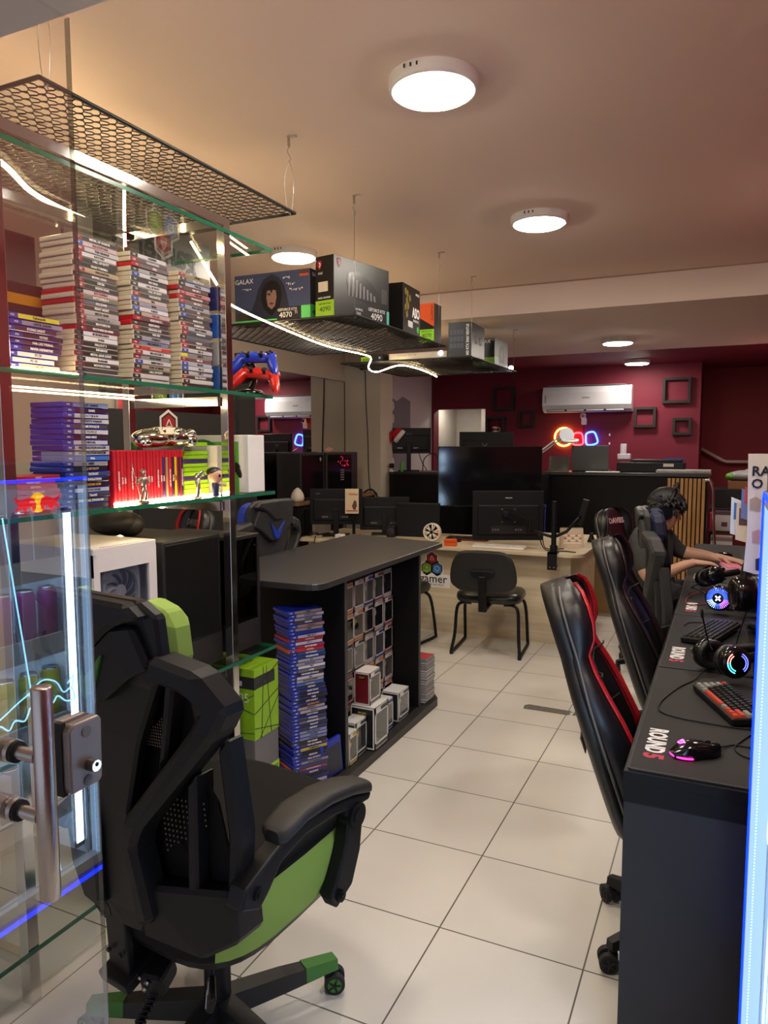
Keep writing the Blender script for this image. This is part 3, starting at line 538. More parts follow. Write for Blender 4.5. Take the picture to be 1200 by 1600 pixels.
# silver foil packet on the red row
b = MB(); b.ell((0, -.05, .035), (.05, .085, .032)); b.ell((0, .06, .04), (.055, .07, .036)); b.ell((.015, .115, .028), (.04, .03, .026)); b.ell((0, 0, .045), (.045, .08, .03)); b.ell((.02, -.11, .02), (.03, .03, .018))
for k in range(14): b.ell((R.uniform(-.02, .045), R.uniform(-.11, .11), R.uniform(.02, .06)), (.018, R.uniform(.012, .03), .012), (R.uniform(-1, 1), 0, R.uniform(-1, 1)), 10, 6)
o = b.build('foil_packet', mat('silver_foil', (.7, .68, .6), .12, m=1, bump=.6, bs=60), None, (-1.775, 1.97, 1.5275)); tag(o, 'crumpled silver foil packet lying on the upright red cases', 'packet')
b = MB(); b.box((0, 0, 0), (.004, .09, .026), .001); b.build('paper_label', cm('d8cca8'), o, (.048, -.02, .06), (0, -.5, .05))
# armoured statuette
b = MB(); b.lathe([(.0175, 0), (.018, .004), (.016, .009), (0, .009)], 20); o = b.build('statuette', mat('dark_bronze', (.12, .1, .07), .35, m=.7), None, (-1.6945, 1.79, 1.3518)); tag(o, 'small armoured statuette with a spear in front of the red cases', 'statuette')
SL = mat('pewter', (.35, .34, .3), .3, m=.9)
b = MB(); b.tube([(0, .008, .01), (0, .012, .035), (0, .004, .055)], [.004, .005, .006], 8); b.tube([(0, -.012, .01), (.003, -.01, .035), (0, -.003, .055)], [.004, .005, .006], 8); b.tube([(0, 0, .052), (0, .001, .07), (0, 0, .085)], [.008, .009, .011], 10); b.ell((0, 0, .097), (.008, .008, .009)); b.tube([(0, .01, .084), (.002, .022, .078), (.004, .018, .06)], [.005, .004, .003], 8); b.tube([(0, -.01, .084), (.002, -.022, .076), (.004, -.026, .066)], [.005, .004, .003], 8)
for a in range(7): b.tube([(0, .002*math.cos(a), .1), (-.002, .012*math.cos(a*.9), .106+.008*math.sin(a*.9))], [.003, .0005], 6)
b.build('armour_figure', SL, o)
b = MB(); b.tube([(.004, -.014, .01), (.004, -.05, .118)], .0015, 6); b.lathe([(.003, 0), (0, .014)], 8, (.004, -.05, .118)); b.build('spear', SL, o)
b = MB(); b.ell((-.004, .0, .1), (.007, .009, .006)); b.build('plume', cm('8a1a20'), o)
# winged silver figure by the green cases
b = MB(); b.lathe([(.016, 0), (.015, .006), (0, .006)], 16); b.tube([(0, 0, .005), (0, .004, .04), (0, 0, .07)], [.006, .008, .009], 8); b.ell((0, 0, .08), .009); b.tube([(0, .005, .068), (.003, .03, .078), (0, .038, .09)], [.005, .005, .002], 8); b.tube([(0, -.005, .066), (.004, -.016, .05)], [.004, .003], 8); b.ell((0, .02, .088), (.004, .016, .006), (.5, 0, 0))
tag(b.build('statuette', SL, None, (-1.6945, 2.055, 1.3518)), 'small silver figurine in front of the lime green cases', 'statuette')
# plain round-headed vinyl figure (generic)
b = MB(); b.ell((0, 0, .075), (.026, .03, .028)); o = b.build('vinyl_figure', cm('c9a184', .4), None, (-1.694, 2.155, 1.3518)); tag(o, 'round-headed vinyl figure standing before the lime green cases', 'figurine')
b = MB(); b.ell((-.006, 0, .088), (.026, .031, .02)); b.build('hair', cm('14110f', .35), o)
b = MB(); b.loft([[(rx*math.cos(t*PI/6), ry*math.sin(t*PI/6), z) for t in range(12)] for z, rx, ry in ((0, .011, .016), (.025, .01, .014), (.045, .012, .018), (.052, .006, .008))]); b.build('outfit', cm('1c2a55', .4), o)
b = MB(); b.ell((.027, .01, .076), (.003, .005, .006)); b.ell((.027, -.01, .076), (.003, .005, .006)); b.build('eye', BLK, o)
b = MB(); b.tube([(.004, .016, .04), (.016, .026, .04)], .005, 8); b.ell((.02, .029, .041), .007); b.build('arm', cm('c9a184', .4), o)
b = MB(); b.box((0, 0, .093), (.12, .06, .186), .002); tag(b.build('white_box', cm('e2dccc', .5), None, (-1.80, 2.256, 1.3518)), 'plain white upright box behind the cabinet post on the middle shelf', 'box')
# console carton beyond the post
b = MB(); b.box((0, 0, .113), (.33, .11, .226), .003); b.mi = 1; b.b2(-.165, .12, -.0558, -.055, .0, .2); b.mi = 2; b.prism([(-.06+.12*math.cos(t*PI/14-1.2), max(.003, .1+.11*math.sin(t*PI/14-1.2))) for t in range(29)], .0558, .0562, basis((0, 0, 0), (1, 0, 0), (0, 0, 1)) @ Matrix.Identity(4))
o = b.build('console_carton', [WHT, cm('5fae4a'), cm('2f7d33')], None, (-1.855, 2.41, 1.3518)); tag(o, 'white and green game console carton at the end of the middle shelf', 'carton')
b = MB(); b.ell((.1, -.058, .1), (.028, .004, .02)); b.ell((.08, -.058, .082), (.012, .004, .026), (0, .4, 0)); b.ell((.12, -.058, .082), (.012, .004, .026), (0, -.4, 0)); b.build('printed_controller', BLK, o)
# two game controllers on a stand
def controller(loc, rot, hx, lab):
    b = MB(); K = cm(hx, .25, coat=.6)
    b.loft([[(x, .026*math.cos(t*PI/8)*(1 if abs(x) < .05 else .85), .018*math.sin(t*PI/8)) for t in range(16)] for x in (-.075, -.06, -.04, 0, .04, .06, .075)])
    for s in (1, -1):
        b.loft([[(s*(.062+.02*k)+r*math.cos(t*PI/6), -.012-.02*k*2.4+r*.9*math.sin(t*PI/6)*.3, -.01*k+r*math.sin(t*PI/6)) for t in range(12)] for k, r in ((-.4, .018), (0, .023), (.5, .022), (1, .02), (1.5, .016), (1.8, .008))])
        b.ell((s*.058, .0, .004), (.027, .028, .018))
    o = b.build('game_controller', K, None, loc, rot); tag(o, lab, 'game controller', 'controllers on the stand')
    for s in (1, -1):
        q = MB(); q.lathe([(.007, 0), (.006, .012), (.011, .016), (.011, .02), (.0, .019)], 16, (s*.027, -.016, .014)); q.build('thumbstick', BLK, o)
        q = MB(); q.box((s*.056, .024, .004), (.026, .012, .014), .004); q.build('trigger', BLK, o)
    q = MB(); q.box((0, .008, .0165), (.05, .024, .004), .0015); q.build('touchpad', cm(hx, .35), o)
    q = MB()
    for dx, dy in ((.01, 0), (-.01, 0), (0, .01), (0, -.01)): q.cyl((.058+dx, .004+dy, .018), (.058+dx, .004+dy, .0245), .0045, n=10); q.box((-.058+dx*.8, .004+dy*.8, .021), (.007, .007, .005), .001)
    q.build('button', BLK, o)
controller((-1.725, 2.47, 1.886), (.62, 0, .3), '1636b4', 'glossy blue game controller on the top of the black stand')
controller((-1.69, 2.44, 1.818), (.55, .1, .28), 'c01c14', 'glossy red game controller on the lower rest of the stand')
b = MB(); b.lathe([(.06, 0), (.062, .006), (.05, .016), (.02, .022), (0, .022)], 28, (0, 0, 0)); b.tube(smoothpts([(0, .01, .02), (0, .035, .06), (0, .03, .11), (0, .0, .125)]), .012, 10); b.box((0, -.02, .055), (.05, .05, .012), .004, (.4, 0, 0))
tag(b.build('controller_stand', BLKG, None, (-1.745, 2.445, 1.7396)), 'black curved stand holding the two game controllers', 'stand')
# ---------------------------------------------------------------- computer cases on the low shelf
def fanpart(parent, cx, cy, cz, R_, axis, m, name='cooling_fan'):
    # axis 'x' facing +x, 'y' facing -y
    M = basis((cx, cy, cz), (0, 1, 0), (0, 0, 1)) if axis == 'x' else basis((cx, cy, cz), (1, 0, 0), (0, 0, 1))
    b = MB(); n = 40
    sq = []
    for t in range(n):
        a = 2*PI*t/n; c_, s_ = math.cos(a), math.sin(a); k = (abs(c_)**8+abs(s_)**8)**(-1/8); sq.append((R_*1.1*k*c_, R_*1.1*k*s_))
    ci = [(R_*math.cos(2*PI*t/n), R_*math.sin(2*PI*t/n)) for t in range(n)]
    b.loft([[M @ V((x, y, 0)) for x, y in ci], [M @ V((x, y, .012)) for x, y in ci], [M @ V((x, y, .012)) for x, y in sq], [M @ V((x, y, -.012)) for x, y in sq]], cap=False, sm=False)
    f_ = b.build(name, m, parent)
    b = MB(); b.cyl(M @ V((0, 0, -.008)), M @ V((0, 0, .008)), R_*.3, n=24)
    for k in range(9):
        a0 = 2*PI*k/9; P = []
        for i in range(6):
            r = R_*(.28+.68*i/5); a = a0+.16*i; P.append((M @ V((r*math.cos(a), r*math.sin(a), -.006)), M @ V((r*math.cos(a+.5), r*math.sin(a+.5), .006))))
        b.add([p for pq in P for p in pq], [[2*i, 2*i+1, 2*i+3, 2*i+2] for i in range(5)], True)
    b.build('fan_blades', m, f_); return f_
pc = thing('computer_case', 'white glass-fronted computer case on the low cabinet shelf', 'computer case', (-1.93, 1.742, .7098))
WC = mat('white_metal_panel', (.72, .7, .72), .4); w, dp, h = .4, .27, .515
b = MB(); b.b2(-.2, .2, -.135, .135, h-.022, h, .003); b.b2(-.2, .2, -.135, .135, 0, .03); b.b2(-.2, -.185, -.135, .135, .03, h-.022); b.b2(-.2, .185, .125, .135, .03, h-.022); b.b2(.185, .2, -.135, -.11, .03, h-.02); b.b2(.185, .2, .1, .135, .03, h-.02); b.b2(.185, .2, -.11, .1, h-.075, h-.02); b.b2(.185, .2, -.11, .1, .03, .06); b.b2(-.2, .2, -.135, -.125, h-.09, h-.02); b.build('chassis', WC, pc)
b = MB(); b.b2(-.185, .185, .118, .124, .03, h-.03); b.build('back_plate', mat('white_tray', (.5, .5, .52), .5), pc)
MB().b2(.188, .192, -.11, .1, .06, h-.075).build('front_glass', glass('tinted_case_glass', (.72, .73, .78), .06), pc)
MB().b2(-.185, .185, -.133, -.129, .03, h-.09).build('side_glass', MC['tinted_case_glass'], pc)
fanpart(pc, .165, .0, .36, .072, 'x', WHT); fanpart(pc, .165, .0, .2, .072, 'x', WHT); fanpart(pc, -.1, .1, .33, .06, 'y', WHT)
b = MB(); b.b2(-.12, .15, -.05, .1, .14, .19, .006); b.build('graphics_card', mat('pale_card', (.42, .42, .46), .35), pc); b = MB(); b.b2(-.1, .02, .05, .11, .2, .34, .006); b.build('cooler_block', mat('dark_board', (.05, .06, .1), .4), pc)
b = MB(); [b.box((.1985-.003, -.1+k*.012, h-.004), (.004, .006, .01)) for k in range(18)]; b.build('vent_slots', GRY, pc)
pc = thing('computer_case', 'tall plain black computer case on the low cabinet shelf', 'computer case', (-1.93, 2.067, .7098))
b = MB(); b.box((0, 0, .253), (.4, .31, .49), .006); b.b2(.2, .203, -.15, .15, .01, .12); b.build('chassis', mat('black_case', (.016, .015, .015), .4), pc)
MB().b2(.2, .204, -.15, .145, .125, .485, .002).build('front_panel', mat('smoked_panel', (.01, .01, .01), .15), pc)
b = MB(); [b.b2(x-.02, x+.02, y-.02, y+.02, 0, .01) for x in (-.15, .15) for y in (-.11, .11)]; b.build('foot', RUB, pc)
pc = thing('computer_case', 'black glass-sided computer case past the cabinet post on the low shelf', 'computer case', (-1.93, 2.385, .7098))
b = MB(); b.b2(-.2, .2, -.09, .09, .455, .47, .003); b.b2(-.2, .2, -.09, .09, .01, .12); b.b2(-.2, -.19, -.09, .09, .12, .455); b.b2(.188, .2, .075, .09, .12, .46); b.b2(.188, .2, -.09, -.078, .12, .46); b.b2(-.19, .19, .08, .09, .12, .455); b.build('chassis', mat('black_case', (.016, .015, .015), .4), pc)
MB().b2(.192, .196, -.08, .08, .12, .455).build('front_glass', glass('smoked_glass', (.25, .25, .27), .06), pc); MB().b2(-.19, .19, -.089, -.085, .12, .455).build('side_glass', MC['smoked_glass'], pc)
b = MB(); b.b2(-.1, .12, -.04, .07, .2, .24); b.b2(-.1, .1, .06, .075, .13, .42); b.build('circuit_board', DGR, pc)
# boxes on the lowest shelf
b = MB(); b.box((0, 0, .24), (.36, .17, .48), .003); b.mi = 1; b.b2(-.181, .1812, -.0858, .0858, .19, .482); b.mi = 2; b.b2(-.181, .1812, -.0858, .0858, .0, .05); b.mi = 3; b.b2(-.15, .1814, -.0862, .06, .4, .45)
o = b.build('component_box', [cm('6a6a6c', .4), cm('8fbf28', .4), cm('a4d23a', .4), cm('2c2e2c', .4)], None, (-1.86, 2.435, .1598)); tag(o, 'lime green and grey box with black line pattern on the lowest shelf', 'box')
b = MB(); K = (.1816)
for (y0, z0), (y1, z1) in (((-.085, .3), (.085, .36)), ((-.085, .24), (.085, .2)), ((-.04, .19), (-.02, .48)), ((.03, .19), (.0, .48)), ((-.085, .4), (.085, .47)), ((-.05, .19), (.085, .33))): b.tube([(K, y0, z0), (K, y1, z1)], .0016, 4)
for (x0, z0), (x1, z1) in (((.18, .3), (-.05, .36)), ((.18, .38), (-.05, .25)), ((.05, .19), (.12, .48)), ((.18, .22), (0, .2))): b.tube([(x0, -.0862, z0), (x1, -.0862, z1)], .0016, 4)
b.build('printed_lines', KTX, o); txt('05', .055, cm('dfe8c8'), basis((.13, -.0866, .36), (1, 0, 0), (0, 0, 1)), o); txt('METRIC FUTURE', .03, cm('3a5a14'), basis((.1818, 0, .025), (0, 1, 0), (0, 0, 1)), o, wid=.15)
b = MB(); b.b2(-.01, .012, -.0866, -.086, 0, .02); b.build('price_tag', WHT, o, (.11, 0, .41))
b = MB(); b.box((0, 0, .21), (.34, .36, .42), .003); b.mi = 1; b.b2(-.171, .1715, -.181, .181, .13, .17)
o = b.build('component_box', [cm('161616', .45), cm('5a4c42', .5)], None, (-1.88, 2.0, .1598)); tag(o, 'large black box with small white printing on the lowest shelf', 'box')
txt('T I ON', .05, WTX, basis((.172, .05, .36), (0, 1, 0), (0, 0, 1)), o); txt('ICY CHAIN', .035, WTX, basis((.172, .04, .25), (0, 1, 0), (0, 0, 1)), o)
b = MB(); b.ell((0, 0, .05), (.1, .07, .05)); b.ell((.05, .03, .04), (.06, .05, .045)); tag(b.build('cable_bundle', mat('dark_bag', (.03, .028, .026), .5, bump=1, bs=40), None, (-2.02, 1.97, 1.2112)), 'dark crumpled bag on the black computer case', 'bag')
# ================================================================ hanging wire shelves
def wireshelf(x0, x1, y0, y1, z, lab, hooks, ztop):
    t = thing('wire_shelf', lab, 'hanging shelf', ((x0+x1)/2, (y0+y1)/2, z), 0, 'wire shelves hung from the ceiling')
    X, Y = (x1-x0)/2, (y1-y0)/2; r = .0065
    b = MB()
    for p, q in (((-X, -Y), (X, -Y)), ((X, -Y), (X, Y)), ((X, Y), (-X, Y)), ((-X, Y), (-X, -Y))): b.cyl((*p, 0), (*q, 0), r, n=8)
    b.build('rim', WIRE, t)
    b = MB(); P = .031
    def wire(a0, a1, c, ax):
        n = int((a1-a0)/(P/2)); pts = []
        for i in range(n+1):
            a = a0+i*P/2; o = (.0042 if i % 2 else -.0042); zz = (.0016 if (i//2+int(c/P)) % 2 else -.0016)
            pts.append((a, c+o, zz-.003) if ax == 'x' else (c+o, a, zz-.003))
        b.tube(pts, .0021, 4)
    for i in range(1, int(2*Y/P)+1): wire(-X, X, -Y+i*P, 'x')
    for i in range(1, int(2*X/P)+1): wire(-Y, Y, -X+i*P, 'y')
    b.build('wire_mesh', WIRE, t)
    for hx, hy, loop in hooks:
        lx, ly = hx-t.location.x, hy-t.location.y; top = ztop(hy)-z
        b = MB()
        if loop:
            b.tube(smoothpts([(lx, ly, top-.09), (lx-.018, ly, top-.14), (lx-.022, ly, .1), (lx-.012, ly, .015), (lx, ly, -.008), (lx+.012, ly, .015), (lx+.02, ly, .1), (lx+.016, ly, top-.14), (lx, ly, top-.09)]), .0012, 6)
        else: b.tube([(lx, ly, top-.08), (lx, ly, -.005)], .0014, 6)
        b.tube([(lx, ly, .006), (lx+.004, ly, -.012), (lx, ly+.006, -.014)], .002, 6)
        c = b.build('hanging_cable', CAB, t)
        b = MB(); b.tube(smoothpts([(lx, ly, top-.1), (lx+.008, ly, top-.085), (lx, ly, top-.07), (lx-.007, ly, top-.055), (lx, ly, top-.04)]), .002, 6); b.box((lx, ly, top-.02), (.006, .014, .04), .001); b.box((lx+.015, ly, top-.003), (.04, .014, .005), .001); b.build('ceiling_hook', STL, c)
wireshelf(-2.6, -1.63, 1.40, 2.625, 2.478, 'black wire shelf hung empty above the glass cabinet', ((-1.64, 1.43, 1), (-1.64, 2.6, 1), (-2.58, 2.6, 1)), lambda y: ZC)
wireshelf(-2.76, -1.715, 3.31, 4.62, 2.188, 'black wire shelf carrying the large boxed graphics cards', ((-1.724, 3.33, 0), (-1.726, 4.52, 0), (-2.74, 3.33, 0), (-2.74, 4.58, 0)), lambda y: ZC)
wireshelf(-2.84, -1.742, 5.24, 6.5, 2.188, 'black wire shelf farther back crossing under the ceiling beam', ((-1.75, 5.26, 0), (-1.752, 6.45, 0), (-2.8, 5.28, 0), (-2.82, 6.45, 0)), lambda y: ZC if y < 5.69 else ZL)
b = MB(); b.tube(smoothpts([(-2.0, 2.62, 2.175), (-2.062, 2.784, 2.168), (-2.192, 3.318, 2.168), (-2.347, 4.137, 2.168), (-2.324, 4.6, 2.165), (-2.38, 4.85, 2.165), (-2.5, 5.05, 2.12), (-2.52, 5.25, 2.11), (-2.36, 5.33, 2.16), (-2.374, 5.83, 2.168), (-2.481, 6.45, 2.168)], 8), .0045, 6)
tag(b.build('led_strip', WS, None), 'warm white light strip draped under the hanging wire shelves', 'light strip')
for k, p in enumerate(((-1.78, 6.47, 2.2), (-2.05, 5.42, 2.23))):
    o = MB().ell((0, 0, .022), .022).build('bulb', emis('small_white_bulb', (.9, .95, 1), 6), None, (p[0], p[1], p[2]-.005)); tag(o, ['small white bulb at the far corner of the last wire shelf', 'small white bulb beside the flat white box'][k], 'bulb')
# ---------------------------------------------------------------- boxes of graphics cards
def carton(name, lab, w, d, h, loc, rz, front, side=None, group='graphics card boxes on the wire shelves'):
    b = MB(); b.box((0, 0, h/2), (w, d, h), .002, seg=1)
    o = b.build(name, cm(front, .35), None, loc, (0, 0, rz)); tag(o, lab, 'box', group)
    F = lambda x, z, e=.0006: basis((x-w/2, -d/2-e, z), (1, 0, 0), (0, 0, 1))          # front face, x from left
    Rr = lambda y, z, e=.0006: basis((w/2+e, y-d/2, z), (0, 1, 0), (0, 0, 1))          # right face
    def panel(M, x0, x1, z0, z1, hx, nm='printed_panel'): return MB().prism([(x0, z0), (x1, z0), (x1, z1), (x0, z1)], 0, .0005, M).build(nm, cm(hx, .35), o)
    return o, F, Rr, panel
zz = 2.1955
o, F, Rr, panel = carton('graphics_card_box', 'wide blue box with a hooded figure print at the left of the near wire shelf', .475, .13, .262, (-2.245, 3.43, zz), .02, '3c4668')
panel(Rr(0, 0), 0, .13, 0, .262, '10131c'); panel(Rr(0, 0, .001), .0, .13, .0, .08, '4cb84c')
pts = [(.085, .018), (.11, .07), (.135, .12), (.155, .18), (.19, .228), (.24, .252), (.285, .232), (.318, .185), (.335, .125), (.345, .076), (.27, .076), (.27, .018)]
b = MB(); M = F(0, 0, .0012); b.prism(pts, 0, .0004, M); b.mi = 1; b.prism([(.185, .075), (.172, .135), (.185, .185), (.215, .215), (.242, .222), (.27, .213), (.296, .182), (.303, .135), (.288, .08), (.238, .03)], .0004, .0008, M); b.mi = 2; b.prism([(.215, .085), (.206, .13), (.21, .165), (.228, .17), (.238, .15), (.248, .17), (.266, .165), (.27, .13), (.26, .085), (.238, .068)], .0008, .0012, M); b.mi = 0; b.prism([(.222, .098), (.238, .104), (.254, .098), (.238, .092)], .0012, .0015, M); b.prism([(.212, .145), (.232, .14), (.232, .15), (.215, .155)], .0012, .0015, M)
b.build('hooded_print', [cm('23273a', .4), cm('0e0e14', .4), cm('8a6a62', .4)], o)
panel(F(0, 0), .27, .42, .01, .075, '22222a'); panel(F(0, 0), .42, .475, .0, .075, '5fd070'); panel(F(0, 0), .0, .27, .0, .018, '63d070'); panel(F(0, 0), .01, .14, .02, .06, '3c3a30'); panel(F(0, 0), .41, .47, .225, .258, '4a3a3a'); panel(F(0, 0, .001), .412, .468, .226, .238, 'c05030')
for x, z, wd in ((.33, .19, .07), (.35, .16, .09), (.31, .225, .05), (.05, .18, .06)):
    b = MB(); [b.b2(x-.2375+k*.012, x-.2375+k*.012+R.uniform(.004, .012), -.0662, -.0656, z+R.uniform(-.006, .006), z+.004+R.uniform(0, .006)) for k in range(int(wd/.012))]; b.build('printed_glints', cm('c8cad6'), o)
txt('GALAX', .036, WTX, F(.065, .225, .002), o); txt('GEFORCE RTX', .02, WTX, F(.335, .06, .002), o, wid=.12); txt('4070', .04, WTX, F(.325, .032, .002), o, wid=.09); txt('TI', .022, WTX, F(.388, .042, .002), o); txt('GALAX', .028, WTX, Rr(.06, .235, .002), o, wid=.08); txt('4070TI', .03, KTX, Rr(.06, .04, .002), o)
# large black box turned to the aisle
o, F, Rr, panel = carton('graphics_card_box', 'large black box with an orbiting silver card print, tallest on the near wire shelf', .125, .475, .31, (-1.862, 3.585, zz), -.2, '161618')
for Mx in (F(.03, .265, .0012), Rr(.04, .275, .0012)):
    b = MB(); b.prism([(-.014, .022), (.014, .022), (.016, .0), (0, -.026), (-.016, .0)], 0, .0004, Mx); b.mi = 1; b.prism([(-.006, .012), (.004, .014), (.008, .0), (.0, -.014), (-.004, -.004), (.003, .0)], .0004, .0008, Mx); b.build('shield_emblem', [cm('a01828'), WTX], o)
txt('msi', .022, WTX, F(.035, .225, .0012), o); panel(F(0, 0), .02, .085, .13, .18, 'cfc6b8'); panel(F(0, 0), .0, .125, .0, .085, '8fbf2a'); txt('GEFORCE RTX', .013, KTX, F(.065, .068, .0014), o); txt('4090', .038, KTX, F(.065, .04, .0014), o); txt('24GB GDDR6X', .013, WTX, F(.06, .098, .0014), o)
b = MB(); b.prism([(.1, .19), (.12, .24), (.2, .255), (.3, .22), (.38, .17), (.4, .12), (.3, .1), (.18, .11), (.12, .13)], 0, .0006, Rr(0, 0)); b.build('printed_card', cm('3a3a3e', .25), o)
b = MB(); [b.prism([(.12+k*.03, .235-k*.012), (.135+k*.03, .235-k*.012), (.125+k*.032, .12), (.112+k*.032, .12)], .0006, .0009, Rr(0, 0)) for k in range(8)]; b.build('printed_fins', cm('8a8a8e', .25), o)
panel(Rr(0, 0), .4, .455, .12, .2, '3c3c3e'); txt('GEFORCE RTX', .026, WTX, Rr(.36, .075, .0012), o, wid=.15); txt('4090', .052, WTX, Rr(.36, .04, .0012), o); panel(Rr(0, 0), .452, .475, .01, .085, '58b0a0'); txt('GAMING', .018, WTX, Rr(.2, .06, .0012), o); txt('TRIO', .018, WTX, Rr(.2, .04, .0012), o)
o, F, Rr, panel = carton('graphics_card_box', 'black box with gold splinter print and bold code, third on the near wire shelf', .1, .29, .28, (-1.79, 4.1, zz), .05, '121213')
b = MB(); [b.prism([(x, z), (x+.03, z+.02), (x+.02, z+.05), (x-.01, z+.035)], 0, .0005, Rr(0, 0)) for x, z in ((.03, .12), (.05, .16), (.06, .2), (.03, .21), (.07, .13), (.1, .18), (.05, .08))]; b.build('gold_print', cm('7a6c30'), o)
txt('ASO', .08, WTX, Rr(.215, .13, .0012), o, wid=.13, bold=.003); txt('ARGB', .024, WTX, Rr(.24, .245, .0012), o); txt('RADEON', .022, WTX, Rr(.215, .085, .0012), o, wid=.12); panel(Rr(0, 0), .08, .16, .04, .075, 'c8c8c8'); b = MB(); b.prism([(.25+.02*math.cos(t*PI/6), .04+.02*math.sin(t*PI/6)) for t in range(12)], 0, .0006, Rr(0, 0)); b.build('green_dot', cm('4ab85a'), o)
o, F, Rr, panel = carton('graphics_card_box', 'slim orange and black box with lime base ending the near wire shelf', .1, .13, .25, (-1.79, 4.535, zz), 0, '151414')
b = MB(); b.prism([(0, .25), (.1, .25), (.1, .1), (0, .16)], 0, .0005, F(0, 0)); b.build('orange_panel', cm('d8541c', .4), o); panel(F(0, 0), 0, .1, 0, .085, '8fd02a'); txt('GIGABYTE', .022, KTX, basis((.035, -.0662, .19), (0, 0, -1), (1, 0, 0)), o, wid=.1); txt('4070', .034, KTX, F(.05, .045, .0012), o, wid=.075); txt('SUPER', .02, KTX, F(.05, .018, .0012), o); txt('GEFORCE RTX', .012, KTX, F(.05, .072, .0012), o, wid=.075)
o, F, Rr, panel = carton('graphics_card_box', 'dark slate box with white sideways print, tallest on the far wire shelf', .18, .36, .262, (-1.868, 5.5, zz), 0.02, '2b323c')
txt('MSI RTX 3060 VENTUS', .03, WTX, basis((.065, -.181, .13), (0, 0, 1), (-1, 0, 0)), o, wid=.23, bold=.001); b = MB(); [b.b2(-.075+.028*(k % 4), -.053+.028*(k % 4), -.1808, -.1802, .17-.05*(k//4), .205-.05*(k//4)) for k in range(12)]; b.build('printed_blocks', cm('4a5462'), o)
b = MB(); [b.lathe([(.03, 0), (.032, .0008), (.02, .001)], 20, (0, 0, 0), Rr(y, .14, .0006)) for y in (.13, .24)]; b.build('printed_fans', cm('8a8a94'), o)
o, F, Rr, panel = carton('graphics_card_box', 'small black box with a hooded figure print at the end of the far wire shelf', .19, .4, .228, (-1.885, 6.19, zz), 0, '15161c')
panel(Rr(0, 0), 0, .4, 0, .228, '3a3e4a'); panel(F(0, 0), 0, .19, 0, .07, '6fae2c'); txt('GALAX', .04, WTX, F(.09, .2, .0012), o); panel(Rr(0, 0, .001), .0, .12, .01, .08, '8a8c90'); b = MB(); b.prism([(.14, .04), (.13, .12), (.17, .18), (.22, .19), (.27, .17), (.29, .11), (.27, .04)], 0, .0006, Rr(0, 0, .001)); b.mi = 1; b.prism([(.18, .07), (.17, .12), (.2, .15), (.24, .15), (.25, .1), (.21, .06)], .0006, .001, Rr(0, 0, .001)); b.build('hooded_print', [cm('14141a'), cm('6a5650')], o)
o, F, Rr, panel = carton('flat_white_box', 'long flat white box lying on the far wire shelf', .5, .3, .068, (-2.245, 5.56, zz), .0, 'b8b0a2')
b = MB(); b.b2(-.24, .24, -.1512, -.1505, .008, .06); b.build('printed_panel', cm('d0c8b8'), o); txt('C O N A  S H I T A', .02, KTX, F(.16, .05, .0015), o)
o, F, Rr, panel = carton('graphics_card_box', 'small lime green and dark box at the left of the far wire shelf', .19, .26, .07, (-2.63, 5.5, zz), 0, '1c1e1c')
panel(F(0, 0), 0, .09, 0, .05, '9ad02a'); txt('4090', .032, KTX, F(.045, .026, .0015), o); panel(F(0, 0), .16, .175, .03, .045, '8ab0e0')
# ================================================================ black display counter
k = thing('display_counter', 'black display counter with figure boxes in its side niche, in the middle of the shop', 'counter', (0, 0, 0))
def rounded(pts, rad, n=5):
    out = []
    for i, p in enumerate(pts):
        p = V((*p, 0)); a = (V((*pts[i-1], 0))-p).normalized(); c_ = (V((*pts[(i+1) % len(pts)], 0))-p).normalized(); r = rad[i] if isinstance(rad, list) else rad
        if r <= 0: out.append((p.x, p.y)); continue
        for j in range(n+1):
            t = j/n; q_ = (p+a*r)*(1-t)**2+p*2*t*(1-t)+(p+c_*r)*t*t; out.append((q_.x, q_.y))
    return out
TOPM = mat('counter_top', (.035, .034, .036), .33, bump=.08, bs=250)
b = MB(); b.prism(rounded([(-2.2, 2.58), (-1.515, 2.58), (-1.515, 4.05), (-2.2, 4.22)], [.08, .09, .01, .05]), .93, .957, bev=.002); b.build('counter_top', TOPM, k)
b = MB(); b.prism(rounded([(-2.2, 2.5), (-1.5, 2.5), (-1.495, 3.93), (-1.6, 4.08), (-2.2, 4.2)], [.05, .06, .02, .03, .03]), 0, .045, bev=.002); b.build('plinth', mat('plinth_melamine', (.02, .017, .017), .45), k)
EDG = mat('edge_banding', (.05, .048, .048), .5)
for y in (2.872, 3.752):
    b = MB(); b.b2(-2.18, -1.542, y-.012, y+.012, .045, .93); b.mi = 1; b.b2(-1.542, -1.539, y-.012, y+.012, .045, .93); b.build('divider_panel', [BLKM, EDG], k)
MB().b2(-1.86, -1.84, 2.88, 3.745, .045, .93).build('back_panel', BLKM, k); MB().b2(-1.84, -1.55, 2.885, 3.74, .045, .048).build('niche_floor', BLKM, k)
